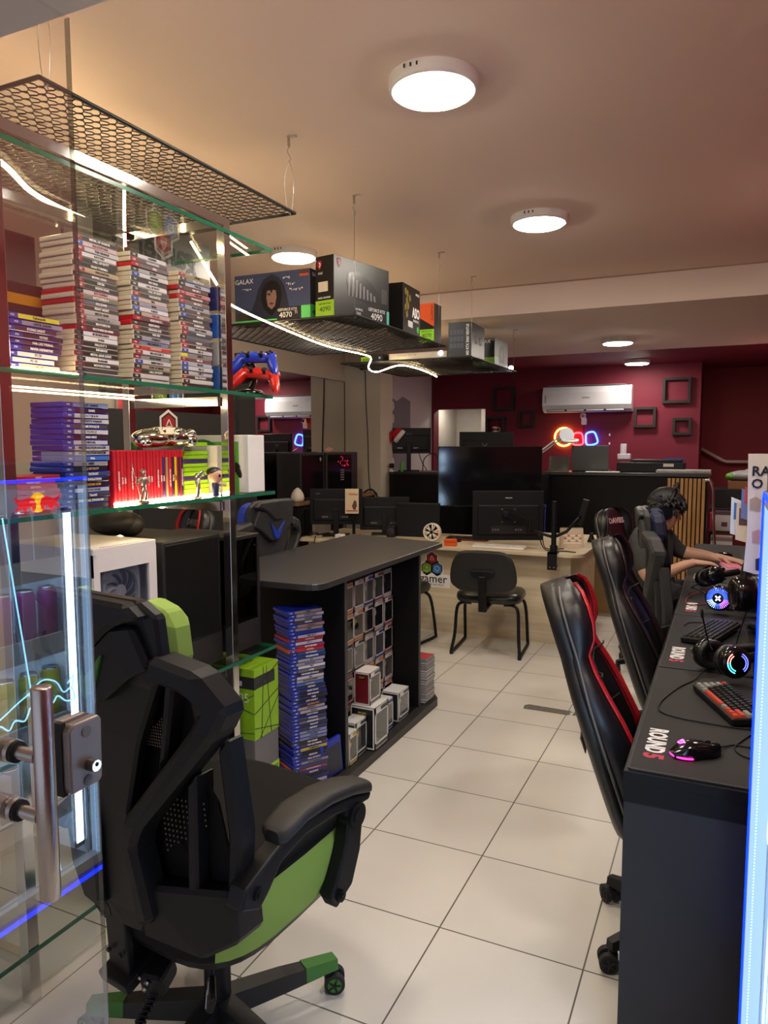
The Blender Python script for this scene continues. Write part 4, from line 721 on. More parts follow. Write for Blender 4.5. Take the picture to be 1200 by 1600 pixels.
# figure boxes
CL = glass('box_window', (.93, .94, .95), .05)
def poptmpl():
    b = MB(); w, d, h, t = .112, .09, .158, .011
    b.b2(-w/2, w/2, -d/2, d/2, 0, .002); b.b2(-w/2, w/2, -d/2, d/2, h-.002, h); b.b2(-w/2, w/2, d/2-.002, d/2, 0, h); b.b2(-w/2, -w/2+.002, -d/2, d/2, 0, h); b.b2(w/2-.002, w/2, -d/2, d/2, 0, h)
    b.b2(-w/2, -w/2+t, -d/2, -d/2+.002, 0, h); b.b2(w/2-t*.8, w/2, -d/2, -d/2+.002, 0, h); b.b2(-w/2, w/2, -d/2, -d/2+.002, h-.026, h); b.b2(-w/2, w/2, -d/2, -d/2+.002, 0, .024)
    b.mi = 1; b.b2(-w/2+.004, w/2-.004, d/2-.006, d/2-.003, .003, h-.003); b.b2(w/2-.006, w/2-.003, -d/2+.004, d/2-.004, .003, h-.003); b.b2(-w/2+.003, -w/2+.006, -d/2+.004, d/2-.004, .003, h-.003)
    b.mi = 2; b.b2(-w/2+.004, w/2-.006, -d/2-.0006, -d/2, .006, .018); b.b2(-w/2+.05, w/2-.006, -d/2-.0006, -d/2, h-.02, h-.006)
    b.mi = 3; b.b2(-w/2-.0006, -w/2, -d/2+.007, d/2-.007, .008, h-.008)
    b.mi = 4; M = basis((-w/2-.0006, 0, h*.84), (0, -1, 0), (0, 0, 1)); b.prism([(.02*math.cos(a*PI/8), .011*math.sin(a*PI/8)) for a in range(16)], 0, .0005, M)
    c = b.mesh('figure_box', [WHT, BLK, BLK, BLK, WHT])
    wn = MB().b2(-w/2+t-.002, w/2-.006, -d/2+.0005, -d/2+.0012, .022, h-.024).mesh('window', CL)
    f_ = MB(); f_.ell((0, 0, .088), (.03, .027, .027)); f_.loft([[(rx*math.cos(q_*PI/6), ry*math.sin(q_*PI/6), z) for q_ in range(12)] for z, rx, ry in ((.022, .015, .012), (.045, .013, .011), (.062, .016, .012), (.068, .006, .006))]); f_.mi = 1; f_.ell((0, .004, .1), (.032, .028, .021))
    return c, wn, f_.mesh('figure', [WHT, BLK])
PT = poptmpl()
def pop(loc, rz, sc, cols, lab, group):
    o = link('figure_box', PT[0], None, loc, (0, 0, rz)); o.scale = sc; tag(o, lab, 'figure box', group)
    for i, hx in enumerate(cols[:5]): o.material_slots[i].link = 'OBJECT'; o.material_slots[i].material = cm(hx, .4)
    link('window', PT[1], o); f_ = link('figure', PT[2], o)
    for i in (0, 1): f_.material_slots[i].link = 'OBJECT'; f_.material_slots[i].material = cm(cols[5+i], .4)
    if sc[0] > 1.01 or lab.startswith('loose'):
        txt('POP!', .014, cm('c9b23a', .4), basis((-.0572, 0, .133), (0, -1, 0), (0, 0, 1)), o)
    return o
rowsn = ['lowest', 'second lowest', 'middle', 'second highest', 'highest']
figs = ['8a3a34', '2a2a30', 'b0a890', 'd8b020', '3a4a6a', '6a3a2a', 'c0c0c4', '5a6a50', '2a3a7a', 'e0c030']
for r_ in range(5):
    for cidx in range(5):
        y = 3.672-cidx*.1205; ac = R.choice(['8a3040', '2a2a2c', 'c8742c', '2c3a80', 'b0a8b0', '7a3a50']); bd = R.choice(['d2c2c4', 'cfc9cc', 'd8d0d2', 'c9b8ba'])
        tag_l = 'boxed figure in niche wall, %s row, %s from far panel' % (rowsn[r_], ['first', 'second', 'third', 'fourth', 'fifth'][cidx])
        pop((-1.745+R.uniform(-.004, .004), y, .0485+r_*.1595), PI/2, (1.05, 1, 1.005), [bd, R.choice(['1c1c20', '2a2426', '3a3434', '8a8684']), ac, '18181a', 'c8b44a', R.choice(figs), R.choice(['1a1614', '3a2418', '5a4a30', 'b8b0a0'])], tag_l, 'boxed figures stacked in the counter niche')
fl = 'boxed figures standing loose in the counter niche'
pop((-1.572, 3.172, .0485), PI/2, (1.42, 1.5, 1.34), ['dcdcda', '8c8a86', '3a3a3c', '0c0c0e', '141414', '2c2c2e', '1a1a1a'], 'loose large white and black figure box standing on the niche floor', fl)
pop((-1.585, 3.178, .0485+.158*1.34+.0005), PI/2, (1.12, .95, 1.03), ['dcd6d4', '8a8480', '5a5a5a', '6a1420', '141414', '4a2c24', 'c8c4c0'], 'loose red and white figure box set on top of the large white box', fl)
pop((-1.60, 3.55, .0485), PI/2, (1.25, 1.15, 1.0), ['d8d8d8', '6a6a6c', '4a4a50', '1a1a1c', '2a2a2a', 'a8a8ac', '4a4a4e'], 'loose grey and white figure box nearest the far panel on the niche floor', fl)
pop((-1.595, 3.36, .0485), PI/2, (1.1, .9, 1.02), ['d8d8d6', '8a8a88', '2c3a80', '2a2a2c', 'c8c8c8', '9a9a9a', '3a3a3a'], 'loose clear-fronted figure box just behind the large white box', fl)
pop((-1.585, 3.0315, .0485), PI/2, (1.06, .85, 1.08), ['d6d6d6', '5a5a5a', '3a3a3c', '1c1c1e', '8a8a8a', 'b8a040', '2a2a2a'], 'loose white figure box left of the large white box', fl)
pop((-1.568, 2.928, .0485), PI/2, (.75, .72, .96), ['dad8d2', '6a6a62', 'b0a030', '2a2a2c', 'c8b44a', 'c8a828', '2a2a2a'], 'loose narrow figure box by the near panel of the niche', fl)
b = MB(); b.box((0, 0, .085), (.135, .0148, .17), .002); b.mi = 1; b.b2(-.06, .06, -.0082, -.0075, .01, .14)
tag(b.build('game_case', [PL['blue'], cm('2a3040')], None, (-1.56, 2.765, .0545), (0, -.1, 1.35)), 'single blue game case standing on edge beside the tall blue stack', 'game case')
# ================================================================ pale wood reception desk
def woodmat(name, c1, c2, sc=3, axis='X', r=.45):
    M = bpy.data.materials.new(name); M.use_nodes = True; N = M.node_tree.nodes; L = M.node_tree.links; p = N['Principled BSDF']
    tc = N.new('ShaderNodeTexCoord'); mp = N.new('ShaderNodeMapping'); mp.inputs['Scale'].default_value = {'X': (.35, 5, 9), 'Z': (9, 9, .5)}[axis]
    n = N.new('ShaderNodeTexNoise'); n.inputs['Scale'].default_value = sc; n.inputs['Detail'].default_value = 5
    mx = N.new('ShaderNodeMix'); mx.data_type = 'RGBA'; mx.inputs[6].default_value = (*hexc(c1), 1); mx.inputs[7].default_value = (*hexc(c2), 1)
    cr = N.new('ShaderNodeValToRGB'); cr.color_ramp.elements[0].position = .35; cr.color_ramp.elements[1].position = .65
    L.new(tc.outputs['Object'], mp.inputs[0]); L.new(mp.outputs[0], n.inputs[0]); L.new(n.outputs['Fac'], cr.inputs[0]); L.new(cr.outputs[0], mx.inputs[0]); L.new(mx.outputs[2], p.inputs['Base Color']); p.inputs['Roughness'].default_value = r
    return M
WD = woodmat('pale_wood', 'd9cbb0', 'c9b898')
k = thing('reception_desk', 'long pale wood reception desk with hexagon logo sticker across the middle of the room', 'desk', (0, 0, 0))
b = MB(); b.prism(rounded([(-3.38, 5.42), (-.93, 5.42), (-.93, 6.7), (-1.6, 6.7), (-1.6, 6.25), (-3.38, 6.25)], [.02, .12, .02, .02, .0, .02]), .698, .725, bev=.002); b.build('desk_top', WD, k)
MB().b2(-3.3, -1.045, 5.55, 5.575, 0, .698).build('front_panel', WD, k); MB().b2(-1.07, -1.042, 5.552, 6.68, 0, .698).build('end_panel', WD, k); MB().b2(-3.32, -3.295, 5.5, 6.2, 0, .698).build('end_panel', WD, k)
hexlogo(basis((-2.17, 5.5495, .55), (1, 0, 0), (0, 0, 1)), .105, k)
# visitor chairs
def visitor(lab, loc, rz):
    t = thing('visitor_chair', lab, 'chair', loc, rz, 'black visitor chairs at the wood desk')
    SE = mat('olive_black_vinyl', (.012, .014, .011), .3, bump=.15, bs=300)
    b = MB(); b.loft([[((.245-i_)*c_, (.22-i_)*s_+.02, z) for a in range(32) for c_, s_ in [(math.copysign(abs(math.cos(a*PI/16))**.5, math.cos(a*PI/16)), math.copysign(abs(math.sin(a*PI/16))**.5, math.sin(a*PI/16)))]] for z, i_ in ((.385, .03), (.39, .01), (.415, 0), (.44, .004), (.455, .02), (.462, .06))]); b.build('seat', SE, t)
    b = MB(); out = [(-.13, .50), (.13, .50), (.2, .525), (.235, .565), (.235, .64), (.215, .72), (.175, .775), (.11, .795), (-.11, .795), (-.175, .775), (-.215, .72), (-.235, .64), (-.235, .565), (-.2, .525)]
    M = basis((0, -.235, 0), (1, 0, 0), (0, -.1, 1)); b.prism([(p[0], p[1]) for p in smoothpts([(x, y, 0) for x, y in out], 3, True)], -.02, .02, M, bev=.012, seg=2); bk = b.build('backrest', mat('black_shell', (.014, .014, .014), .5, bump=.1, bs=300), t)
    b = MB(); b.prism([(p[0], p[1]) for p in smoothpts([(-.085, .64, 0), (-.07, .66, 0), (.07, .66, 0), (.085, .64, 0), (.06, .605, 0), (-.06, .605, 0)], 3, True)], .018, .034, M, bev=.008, seg=2); b.prism([(-.03, .36), (.03, .36), (.026, .62), (-.026, .62)], .028, .045, M, bev=.005); b.b2(-.03, .03, -.3, .0, .365, .378); b.build('back_bracket', BLK, t)
    for s in (1, -1):
        b = MB(); b.tube(smoothpts([(s*.12, -.12, .375), (s*.19, -.13, .375), (s*.225, -.14, .33), (s*.235, -.16, .15), (s*.25, -.2, .03), (s*.25, -.18, .012), (s*.25, .0, .012), (s*.25, .2, .012), (s*.245, .225, .04), (s*.235, .17, .3), (s*.2, .14, .375), (s*.1, .13, .378)], 5), .012, 10); b.build('leg', BLK, t)
        b = MB(); b.cyl((s*.25, -.2, .0), (s*.25, -.2, .028), .014, n=12); b.build('foot_cap', RUB, t)
    return t
visitor('black visitor chair with its back to the aisle at the pale wood desk', (-1.56, 5.20, 0), .1)
visitor('black visitor chair half hidden behind the black counter', (-2.33, 5.16, 0), -.12)
# monitors
def monitor(lab, loc, rz, w, h, stand=.1, kind='back', cat='monitor', group=None, arm=False, name='monitor'):
    """local: back faces -y, screen faces +y; origin on the surface under the screen centre, screen bottom at z=stand"""
    t = thing(name, lab, cat, loc, rz, group); z0 = stand
    b = MB(); b.box((0, 0, z0+h/2), (w, .022, h), .004); b.box((0, -.016, z0+h*.42), (w*.86, .02, h*.6), .008); b.build('housing', BLK, t)
    MB().b2(-w/2+.006, w/2-.006, .0108, .0118, z0+.012, z0+h-.006).build('screen', mat('dark_screen', (.006, .006, .008), .08), t)
    if kind == 'back':
        b = MB(); b.b2(-w*.3, w*.3, -.0272, -.026, z0+h*.66, z0+h*.675); b.b2(-w*.25, w*.25, -.0275, -.026, z0+h*.14, z0+h*.3); b.build('port_recess', mat('recess_black', (.004, .004, .004), .7), t)
        b = MB(); [b.b2(x-.006, x+.006, -.029, -.0272, z0+h*.2, z0+h*.24) for x in (-.12, -.1, -.08, .06, .08, .1)]; b.build('port', STL, t)
    if not arm:
        b = MB(); b.box((0, -.035, (z0+h*.45)/2), (.05, .022, z0+h*.45), .004); b.box((0, -.02, .006), (.24, .17, .012) if kind == 'back' else (.16, .1, .012), .004); b.build('stand', BLK, t)
    return t
m = monitor('large black flat-screen set standing behind the desk facing the aisle', (-1.99, 6.55, .725), PI+.4, .96, .56, .235, kind='tv', cat='television', name='television')
MB().b2(-.03, .03, .011, .0125, .237, .241).build('power_light', STL, m)
m = monitor('black curved-back monitor on a jointed arm at the middle of the desk', (-1.565, 5.66, .725), .42, .565, .395, .05, arm=True)
txt('FIREKAM', .014, WTX, basis((0, -.0285, .39), (1, 0, 0), (0, 0, 1)), m)
b = MB(); [b.cyl((x, -.03, .05+z), (x, -.025, .05+z), .006, n=10) for x in (-.05, .05) for z in (.15, .25)]; b.build('mount_screw', STL, m)
a = thing('desk_mount', 'black jointed monitor arm clamped to the desk edge', 'monitor arm', (-1.15, 5.405, .7256))
b = MB(); b.cyl((0, .03, 0), (0, .03, .39), .019, n=16); b.cyl((0, .03, .0), (0, .03, .06), .028, n=16); b.build('pole', BLK, a)
b = MB(); b.b2(-.035, .035, -.022, -.012, -.12, .012); b.b2(-.035, .035, -.022, .06, .0, .012); b.b2(-.03, .03, -.02, .05, -.1, -.09); b.build('clamp', BLK, a); b = MB(); [b.cyl((x, -.023, -.1), (x, -.0225, -.1), .005, n=10) for x in (-.015, .015)]; b.build('clamp_screw', STL, a)
b = MB(); b.tube([(0, .03, .12), (-.1, .06, .14), (-.2, .11, .16)], .012, 8); b.cyl((-.2, .11, .13), (-.2, .11, .25), .016, n=12); b.build('lower_arm', BLK, a)
b = MB(); b.prism([(0, -.02), (.22, .045), (.22, .085), (0, .03)], -.014, .014, basis((-.2, .11, .2), (-.9, .35, 0), (0, 0, 1))); b.box((-.41, .185, .262), (.05, .03, .05), .006); b.build('upper_arm', BLK, a)
b = MB(); b.tube([(0, .04, .12), (.08, .1, .16), (.17, .2, .28)], .012, 8); b.box((.18, .2, .3), (.05, .03, .2), .006, (0, .25, 0)); b.build('spare_arm', BLK, a)
m = monitor('black monitor seen from behind on the left desk half, flyer at its right', (-3.16, 5.72, .725), .42, .47, .32, .1); txt('acer', .025, GRY, basis((-.16, -.0118, .38), (1, 0, 0), (0, 0, 1)), m); MB().b2(.1, .13, -.0125, -.0115, .35, .38).build('sticker', WHT, m)
m = monitor('second black monitor leaning low behind the flyer on the desk', (-2.80, 5.98, .725), .42, .45, .3, .04)
o = MB().box((0, 0, .11), (.12, .003, .22), .001, (-.08, 0, 0)).build('flyer_stand', cm('d8c0a0'), None, (-2.99, 5.70, .93), (0, 0, .42)); tag(o, 'cream flyer with a small picture propped between the two desk monitors', 'flyer')
txt('Gamer', .03, cm('b05a3a'), basis((.015, -.004, .175), (1, 0, 0), (0, .08, 1)), o); b = MB(); b.b2(-.05, .05, -.009, -.007, .02, .03); b.build('red_band', cm('a03a2a'), o)
b = MB(); b.prism([(0, .04), (.02, .03), (.035, .07), (.03, .11), (.01, .12), (.0, .09), (-.01, .07)], 0, .001, basis((.01, -.01, 0), (1, 0, 0), (0, .08, 1))); b.build('printed_picture', cm('5a2a2a'), o); b = MB(); b.prism([(-.055, .17), (-.04, .17), (-.04, .2), (-.055, .2)], 0, .001, basis((0, -.005, 0), (1, 0, 0), (0, .08, 1))); b.build('printed_badge', cm('3a6ab0'), o)
o = MB().b2(-.01, .01, -.01, .01, 0, .2).build('flyer_support', BLK, None, (-2.985, 5.725, .7255)); tag(o, 'thin black post holding the cream flyer up', 'post')
# things on the desk
m = thing('toy_wheel', 'white spoked model wheel standing on the desk by the counter corner', 'model wheel', (-2.235, 5.72, .725)); WB = cm('e4ddd2', .4); r0 = .076
Mw = basis((0, 0, r0), (1, 0, 0), (0, 0, 1))
b = MB(); b.lathe([(r0*.84, -.02), (r0*.98, -.025), (r0, -.015), (r0, .015), (r0*.98, .025), (r0*.84, .02), (r0*.82, 0), (r0*.84, -.02)], 40, (0, 0, r0), Mw.to_3x3().to_4x4()); b.build('rim', WB, m)
b = MB()
for i in range(6):
    a_ = i*PI/3+.2
    for e in (-.18, .18): b.tube([Mw @ V((.012*math.cos(a_), .012*math.sin(a_), .016)), Mw @ V((r0*.86*math.cos(a_+e), r0*.86*math.sin(a_+e), .018))], .006, 6)
b.build('spokes', WB, m); b = MB(); b.cyl(Mw @ V((0, 0, .0)), Mw @ V((0, 0, .024)), .014, n=20); b.build('hub_cap', BLK, m)
b = MB(); b.prism([(r0*k_*math.cos(t_), r0*k_*math.sin(t_)) for k_, t_ in ((.75, -.6), (.78, -.2), (.78, .2), (.75, .6), (.4, .5), (.4, -.5))], -.012, .006, Mw); b.build('brake_caliper', cm('b02a1c'), m); b = MB(); b.cyl(Mw @ V((0, 0, -.02)), Mw @ V((0, 0, -.012)), r0*.7, n=30); b.build('brake_disc', DGR, m)
o = MB().box((0, 0, .028), (.1, .06, .056), .006).build('orange_gadget', cm('d4541c', .4), None, (-1.99, 5.50, .7255), (0, 0, .2)); tag(o, 'small orange plastic gadget on the desk edge beside the wheel', 'gadget')
b = MB(); [b.b2(-.03+i*.02, -.018+i*.02, -.0315, -.0305, .03, .036) for i in range(4)]; b.cyl((.03, 0, .056), (.03, 0, .064), .012, n=12); b.build('gadget_buttons', cm('a03c12'), o)
def mouse(lab, loc, rz, group=None, glow=None, L=.125, Wd=.068, Ht=.04, m_=None):
    b = MB(); rings = []
    for i in range(11):
        t_ = i/10; y = -L/2+L*t_; prof = math.sin(PI*min(1, max(0, .06+t_*.9)))**.45; ht = Ht*(1-.5*max(0, t_-.35)**1.4)*(.35+.65*math.sin(min(PI/2, (t_+.05)*3.4)))
        w_ = Wd/2*prof*(1-.12*math.exp(-((t_-.55)/.15)**2))
        rings.append([(w_*math.copysign(abs(math.cos(a*PI/8))**.8, math.cos(a*PI/8)), y, max(.001, ht*max(0, math.sin(a*PI/8))**.7)) for a in range(16)])
    b.loft(rings); o = b.build('computer_mouse', m_ or BLKG, None, loc, (0, 0, rz)); tag(o, lab, 'computer mouse', group)
    b = MB(); b.cyl((-.004, L*.24, Ht*.72), (.004, L*.24, Ht*.72), .011, n=16); b.build('scroll_wheel', RUB, o)
    b = MB(); b.tube([(0, L*.05, Ht*1.0), (0, L*.2, Ht*.86), (0, L*.46, Ht*.5)], .0012, 4); b.build('button_seam', RUB, o)
    if glow:
        b = MB(); b.tube([(Wd*.5*math.sin(a), -L*.17-L*.335*math.cos(a), .006) for a in [x*.15 for x in range(-10, 11)]], .0024, 6); b.build('light_edge', emis('magenta_led', (1, .02, .3), 2.5), o)
        txt('G', .022, emis('pink_mark', (1, .1, .75), 1.6), basis((0, -L*.3, Ht*.96), (-1, .0, 0), (0, -1, -.45)), o, 'palm_mark', bold=.0012)
    return o
MS = 'computer mice'
mouse('grey-black computer mouse on the wood desk behind the orange gadget', (-2.05, 5.76, .7255), 1.2, MS)
k = thing('keyboard', 'white slim keyboard on the wood desk under the arm-mounted monitor', 'keyboard', (-1.60, 5.53, .7255), .03)
MB().box((0, 0, .012), (.42, .1, .014), .004, (.08, 0, 0)).build('keyboard_body', WHT, k); b = MB(); [b.box((-.19+.0272*i, -.03+.02*j, .021+(j-1)*.0016), (.024, .017, .005), .001) for i in range(15) for j in range(4)]; b.build('keys', cm('d8d6d0'), k); b = MB(); [b.b2(x-.015, x+.015, .02, .04, 0, .008) for x in (-.15, .15)]; b.build('foot', WHT, k)
k = thing('keyboard', 'black keyboard with red edge lying left of the white keyboard on the wood desk', 'keyboard', (-1.98, 5.9, .7255), .1)
MB().box((0, 0, .012), (.36, .12, .02), .004).build('keyboard_body', BLK, k); b = MB(); [b.box((-.16+.0232*i, -.04+.02*j, .025), (.019, .017, .006), .001) for i in range(15) for j in range(5)]; b.build('keys', DGR, k); MB().b2(-.17, .17, -.0615, -.06, .004, .012).build('red_edge', cm('a02030'), k)
o = MB().box((0, 0, .15), (.4, .03, .3), .006, (-.06, 0, 0)).build('panel_computer', BLK, None, (-2.455, 5.93, .7255), (0, 0, .12)); tag(o, 'flat black panel computer standing behind the model wheel', 'computer'); b = MB(); b.b2(-.19, .19, -.03, -.028, .285, .29); b.build('top_edge', DGR, o)
c = thing('desk_calendar', 'cream desk calendar standing at the right end of the wood desk', 'calendar', (-1.1, 5.86, .725), .35)
b = MB(); b.prism([(-.055, 0), (.055, 0), (0, .15)], -.09, .09, basis((0, 0, 0), (0, 1, 0), (0, 0, 1))); b.build('calendar_card', cm('c9b49c'), c)
b = MB(); Mc = basis((0, -.0552, 0), (1, 0, 0), (0, .055, .15))
for j in range(4): b.prism([(-.07, .03+.02*j), (.07, .03+.02*j), (.07, .042+.02*j), (-.07, .042+.02*j)], .0, .0012, Mc)
b.mi = 1; [b.prism([(-.065+.03*i, .045+.022*j), (-.045+.03*i, .045+.022*j), (-.045+.03*i, .058+.022*j), (-.065+.03*i, .058+.022*j)], .001, .002, Mc) for i in range(5) for j in range(3) if (i+j) % 2]; b.build('calendar_print', [cm('e8dccc'), cm('b06a4a')], c)
b = MB(); [b.lathe([(.006, -.001), (.0075, 0), (.006, .001)], 10, (-.08+.012*i, 0, .15), Matrix.Rotation(PI/2, 4, 'Y')) for i in range(14)]; b.build('spiral_binding', STL, c)
b = MB(); b.lathe([(.03, 0), (.035, .004), (.03, .012), (.014, .06), (.018, .075), (0, .075)], 20); tag(b.build('desk_lamp_base', BLK, None, (-1.0, 6.2, .7255)), 'small black gooseneck lamp foot behind the calendar', 'lamp'); 
b = MB(); b.box((0, 0, .025), (.07, .07, .05), .008); tag(b.build('power_adapter', WHT, None, (-2.98, 5.46, .7255)), 'white plug adapter on the desk before the left monitor', 'adapter')
b = MB()
for j in range(6):
    x0 = -3.3+.1*j; b.tube(smoothpts([(x0+R.uniform(-.05, .05), 5.5+R.uniform(-.04, .1), .738+R.uniform(0, .03)) for _ in range(6)], 5), .005, 6)
b.tube(smoothpts([(-3.28, 5.5, .74), (-3.34, 5.42, .738), (-3.36, 5.39, .66), (-3.35, 5.385, .4)]), .004, 6); b.tube(smoothpts([(-3.22, 5.46, .74), (-3.2, 5.41, .738), (-3.2, 5.385, .62), (-3.21, 5.39, .42)]), .004, 6)
tag(b.build('cable_tangle', BLK), 'tangle of black cables on the left end of the wood desk', 'cables')
b = MB(); b.tube(smoothpts([(-1.30, 5.60, .84), (-1.26, 5.53, .77), (-1.22, 5.51, .735), (-1.15, 5.515, .732), (-1.08, 5.53, .732), (-1.0, 5.5, .732)]), .0045, 6); b.tube(smoothpts([(-1.28, 5.64, .80), (-1.25, 5.60, .74), (-1.18, 5.6, .7325), (-1.12, 5.66, .7325)]), .004, 6)
tag(b.build('cable', BLK), 'loose black cable trailing along the wood desk under the arm', 'cable')
o = MB().box((0, 0, .05), (.075, .075, .1), .006).build('speaker', BLK, None, (-2.66, 5.82, .7255), (0, 0, .2)); tag(o, 'small black speaker beside the leaning desk monitor', 'speaker'); b = MB(); b.lathe([(.035, 0), (.03, .003), (0, .004)], 16, (0, -.0376, .05), Matrix.Rotation(PI/2, 4, 'X')); b.build('speaker_cone', RUB, o)
b = MB(); b.box((0, 0, .24), (.36, .3, .48), .004); b.mi = 1; b.b2(.05, .12, -.1515, -.15, .2, .36)
o = b.build('cardboard_carton', [cm('a88a5c', .8), cm('7a6240', .8)], None, (-.93, 6.95, 0)); tag(o, 'brown cardboard carton on the floor behind the end of the wood desk', 'carton'); b = MB(); b.lathe([(.03, 0), (.034, .0008), (.0, .001)], 18, (.11, -.1502, .1), Matrix.Rotation(PI/2, 4, 'X')); b.build('printed_mark', KTX, o)
# ================================================================ back of the room
k = thing('reception_counter', 'tall black counter with rounded corner by the white column', 'counter', (0, 0, 0))
b = MB(); b.prism(rounded([(-3.455, 7.42), (-2.63, 7.42), (-2.63, 7.95), (-3.455, 7.95)], [.12, .01, .01, .01], 8), .0, 1.21, bev=.0); b.build('body', BLKM, k)
b = MB(); b.prism(rounded([(-3.455, 7.41), (-2.63, 7.41), (-2.63, 7.97), (-3.455, 7.97)], [.13, .01, .01, .01], 8), 1.21, 1.235); b.build('counter_top', TOPM, k)
k = thing('reception_counter', 'long black counter with a slatted wood end in front of the burgundy wall', 'counter', (0, 0, 0))
MB().b2(-1.75, -.165, 7.78, 8.35, 0, 1.215).build('body', BLKM, k); MB().b2(-1.77, -.14, 7.74, 8.37, 1.215, 1.245, .003).build('counter_top', TOPM, k)
b = MB(); b.b2(-1.72, -1.69, 6.9, 7.78, 0, 1.23); b.build('return_panel', BLKM, k)
WS2 = woodmat('slat_wood', 'c89a5e', 'a87a44', 4, 'Z'); MB().b2(-.53, -.175, 7.76, 7.78, 0, 1.205).build('slat_backing', BLK, k)
for i in range(9): MB().b2(-.525+i*.0395, -.525+i*.0395+.028, 7.735, 7.76, 0, 1.2, .002).build('slat', WS2, k)
b = MB(); b.b2(-1.69, -1.686, 7.3, 7.38, .8, .98); b.build('socket_plate', cm('8a8484'), k); b = MB(); b.box((-1.675, 7.45, .9), (.03, .04, .04), .006); b.tube(smoothpts([(-1.67, 7.45, .88), (-1.66, 7.4, .6), (-1.66, 7.5, .4)]), .006, 6); b.build('plug', cm('2a3a8a'), k)
b = MB(); b.box((0, 0, .017), (.5, .3, .034), .004); b.mi = 1; b.b2(-.24, .24, -.152, -.15, .004, .016)
o = b.build('marble_slab', [mat('grey_marble', (.42, .41, .4), .35, var=.5, vs=25), mat('grey_marble_dark', (.25, .24, .24), .4, var=.6, vs=40)], None, (-.39, 7.92, 1.2455)); tag(o, 'pale grey mottled stone slab lying on the end of the long counter', 'slab')
b = MB(); b.box((0, 0, .05), (.66, .35, .1), .006); b.box((.05, .03, .115), (.5, .3, .03), .006); b.mi = 1; b.b2(.13, .23, -.1755, -.175, .06, .09); b.mi = 2; b.b2(.12, .32, .1, .16, .13, .142)
o = b.build('printer', [BLK, cm('b8b4b0'), cm('24409a')], None, (-.72, 8.18, 1.2457)); tag(o, 'long low black printer on the long counter', 'printer')
b = MB(); b.prism([(-.25, 0), (.15, .0), (.18, .02), (-.2, .02)], 0, .14, basis((0, 0, 0), (1, 0, 0), (0, 1, 0)) @ Matrix.Identity(4)); 
o = MB().box((0, 0, .006), (.34, .1, .01), .002).build('paper_stack', WHT, None, (-1.16, 7.80, 1.2455), (0, 0, .05)); tag(o, 'thin stack of white paper on the front of the long counter', 'paper')
l = thing('laptop', 'open grey laptop seen from behind on the long counter', 'laptop', (-1.31, 7.97, 1.2457), .03)
b = MB(); b.prism([(-.19, 0), (.19, 0), (.19, .265), (-.19, .265)], -.004, .004, basis((0, -.06, .015), (1, 0, 0), (0, -.12, 1)), bev=.003); b.build('lid', mat('laptop_grey', (.07, .07, .075), .4), l); MB().box((0, .08, .008), (.38, .27, .016), .004).build('keyboard_deck', DGR, l); MB().b2(-.15, .15, -.068, -.056, .004, .018).build('hinge', BLK, l)
o = MB().box((0, 0, .08), (.22, .02, .16), .004, (-.15, 0, 0)).build('tablet', mat('tablet_grey', (.1, .1, .1), .5), None, (-1.64, 7.95, 1.2465)); tag(o, 'dark grey tablet leaning left of the laptop on the counter', 'tablet')
b = MB(); b.box((0, 0, .03), (.13, .1, .06), .008); b.lathe([(.032, .06), (.032, .16), (.028, .165), (0, .165)], 20, (-.01, 0, 0)); tag(b.build('dispenser', cm('c8c4d2', .4), None, (-.99, 8.12, 1.3762)), 'white boxy dispenser with a round neck on the long low printer', 'dispenser')
l = thing('magnifier_lamp', 'white jointed magnifier lamp reaching over the long counter', 'lamp', (-1.95, 7.95, .0))
MB().b2(-.1, .1, -.1, .1, 0, 1.2).build('pedestal', BLKM, l)
b = MB(); b.lathe([(.07, 1.2), (.07, 1.22), (.02, 1.23), (.015, 1.4), (0, 1.4)], 20); b.cyl((0, -.008, 1.38), (.3, -.008, 1.61), .009, n=8); b.cyl((0, .02, 1.36), (.31, .02, 1.585), .009, n=8); b.box((.31, 0, 1.6), (.05, .05, .05), .01); b.build('arm', WHT, l)
Mh = basis((.385, -.02, 1.635), (.8, .3, -.2), (.1, .3, .9)); b = MB(); b.cyl(Mh @ V((0, 0, -.012)), Mh @ V((0, 0, .012)), .078, n=28); b.build('lamp_head', cm('c8d0dc', .3), l)
b = MB(); b.lathe([(.055, -.012), (.09, -.016), (.095, 0), (.09, .012), (.055, .012), (.05, 0), (.055, -.012)], 32, (.43, -.05, 1.575), Matrix.Rotation(.15, 4, 'X')); b.build('magnifier_ring', WHT, l); MB().cyl((.43, -.05, 1.573), (.43, -.05, 1.576), .052, n=28).build('lens', glass('lens_glass', (.85, .9, 1), .1), l)
m = monitor('black monitor with a red Santa hat hung on its corner, on the tall left counter', (-3.29, 7.68, 1.2355), .36, .5, .29, .2)
txt('AOC', .03, GRY, basis((0, -.03, .42), (1, 0, 0), (0, 0, 1)), m)
h = thing('santa_hat', 'red Santa hat with white trim hung on the monitor corner', 'hat', (-3.455, 7.56, 1.665), .36)
FZ = mat('white_plush', (.8, .78, .76), 1, bump=1, bs=150); b = MB(); b.loft([[(x+.075*c_*dx, y+.05*s_, z+.075*c_*dz) for c_, s_ in [(math.cos(a*PI/8), math.sin(a*PI/8)) for a in range(16)]] for x, y, z, dx, dz in ((.085, 0, -.03, .62, .78), (.045, 0, .004, .62, .78), (.0, 0, .015, .8, .6), (-.04, 0, -.03, 1, .1), (-.055, 0, -.09, .75, 0), (-.06, 0, -.15, .45, 0), (-.062, 0, -.2, .2, 0))]); b.build('cone', mat('red_felt', (.45, .01, .02), .9, bump=.4, bs=120), h)
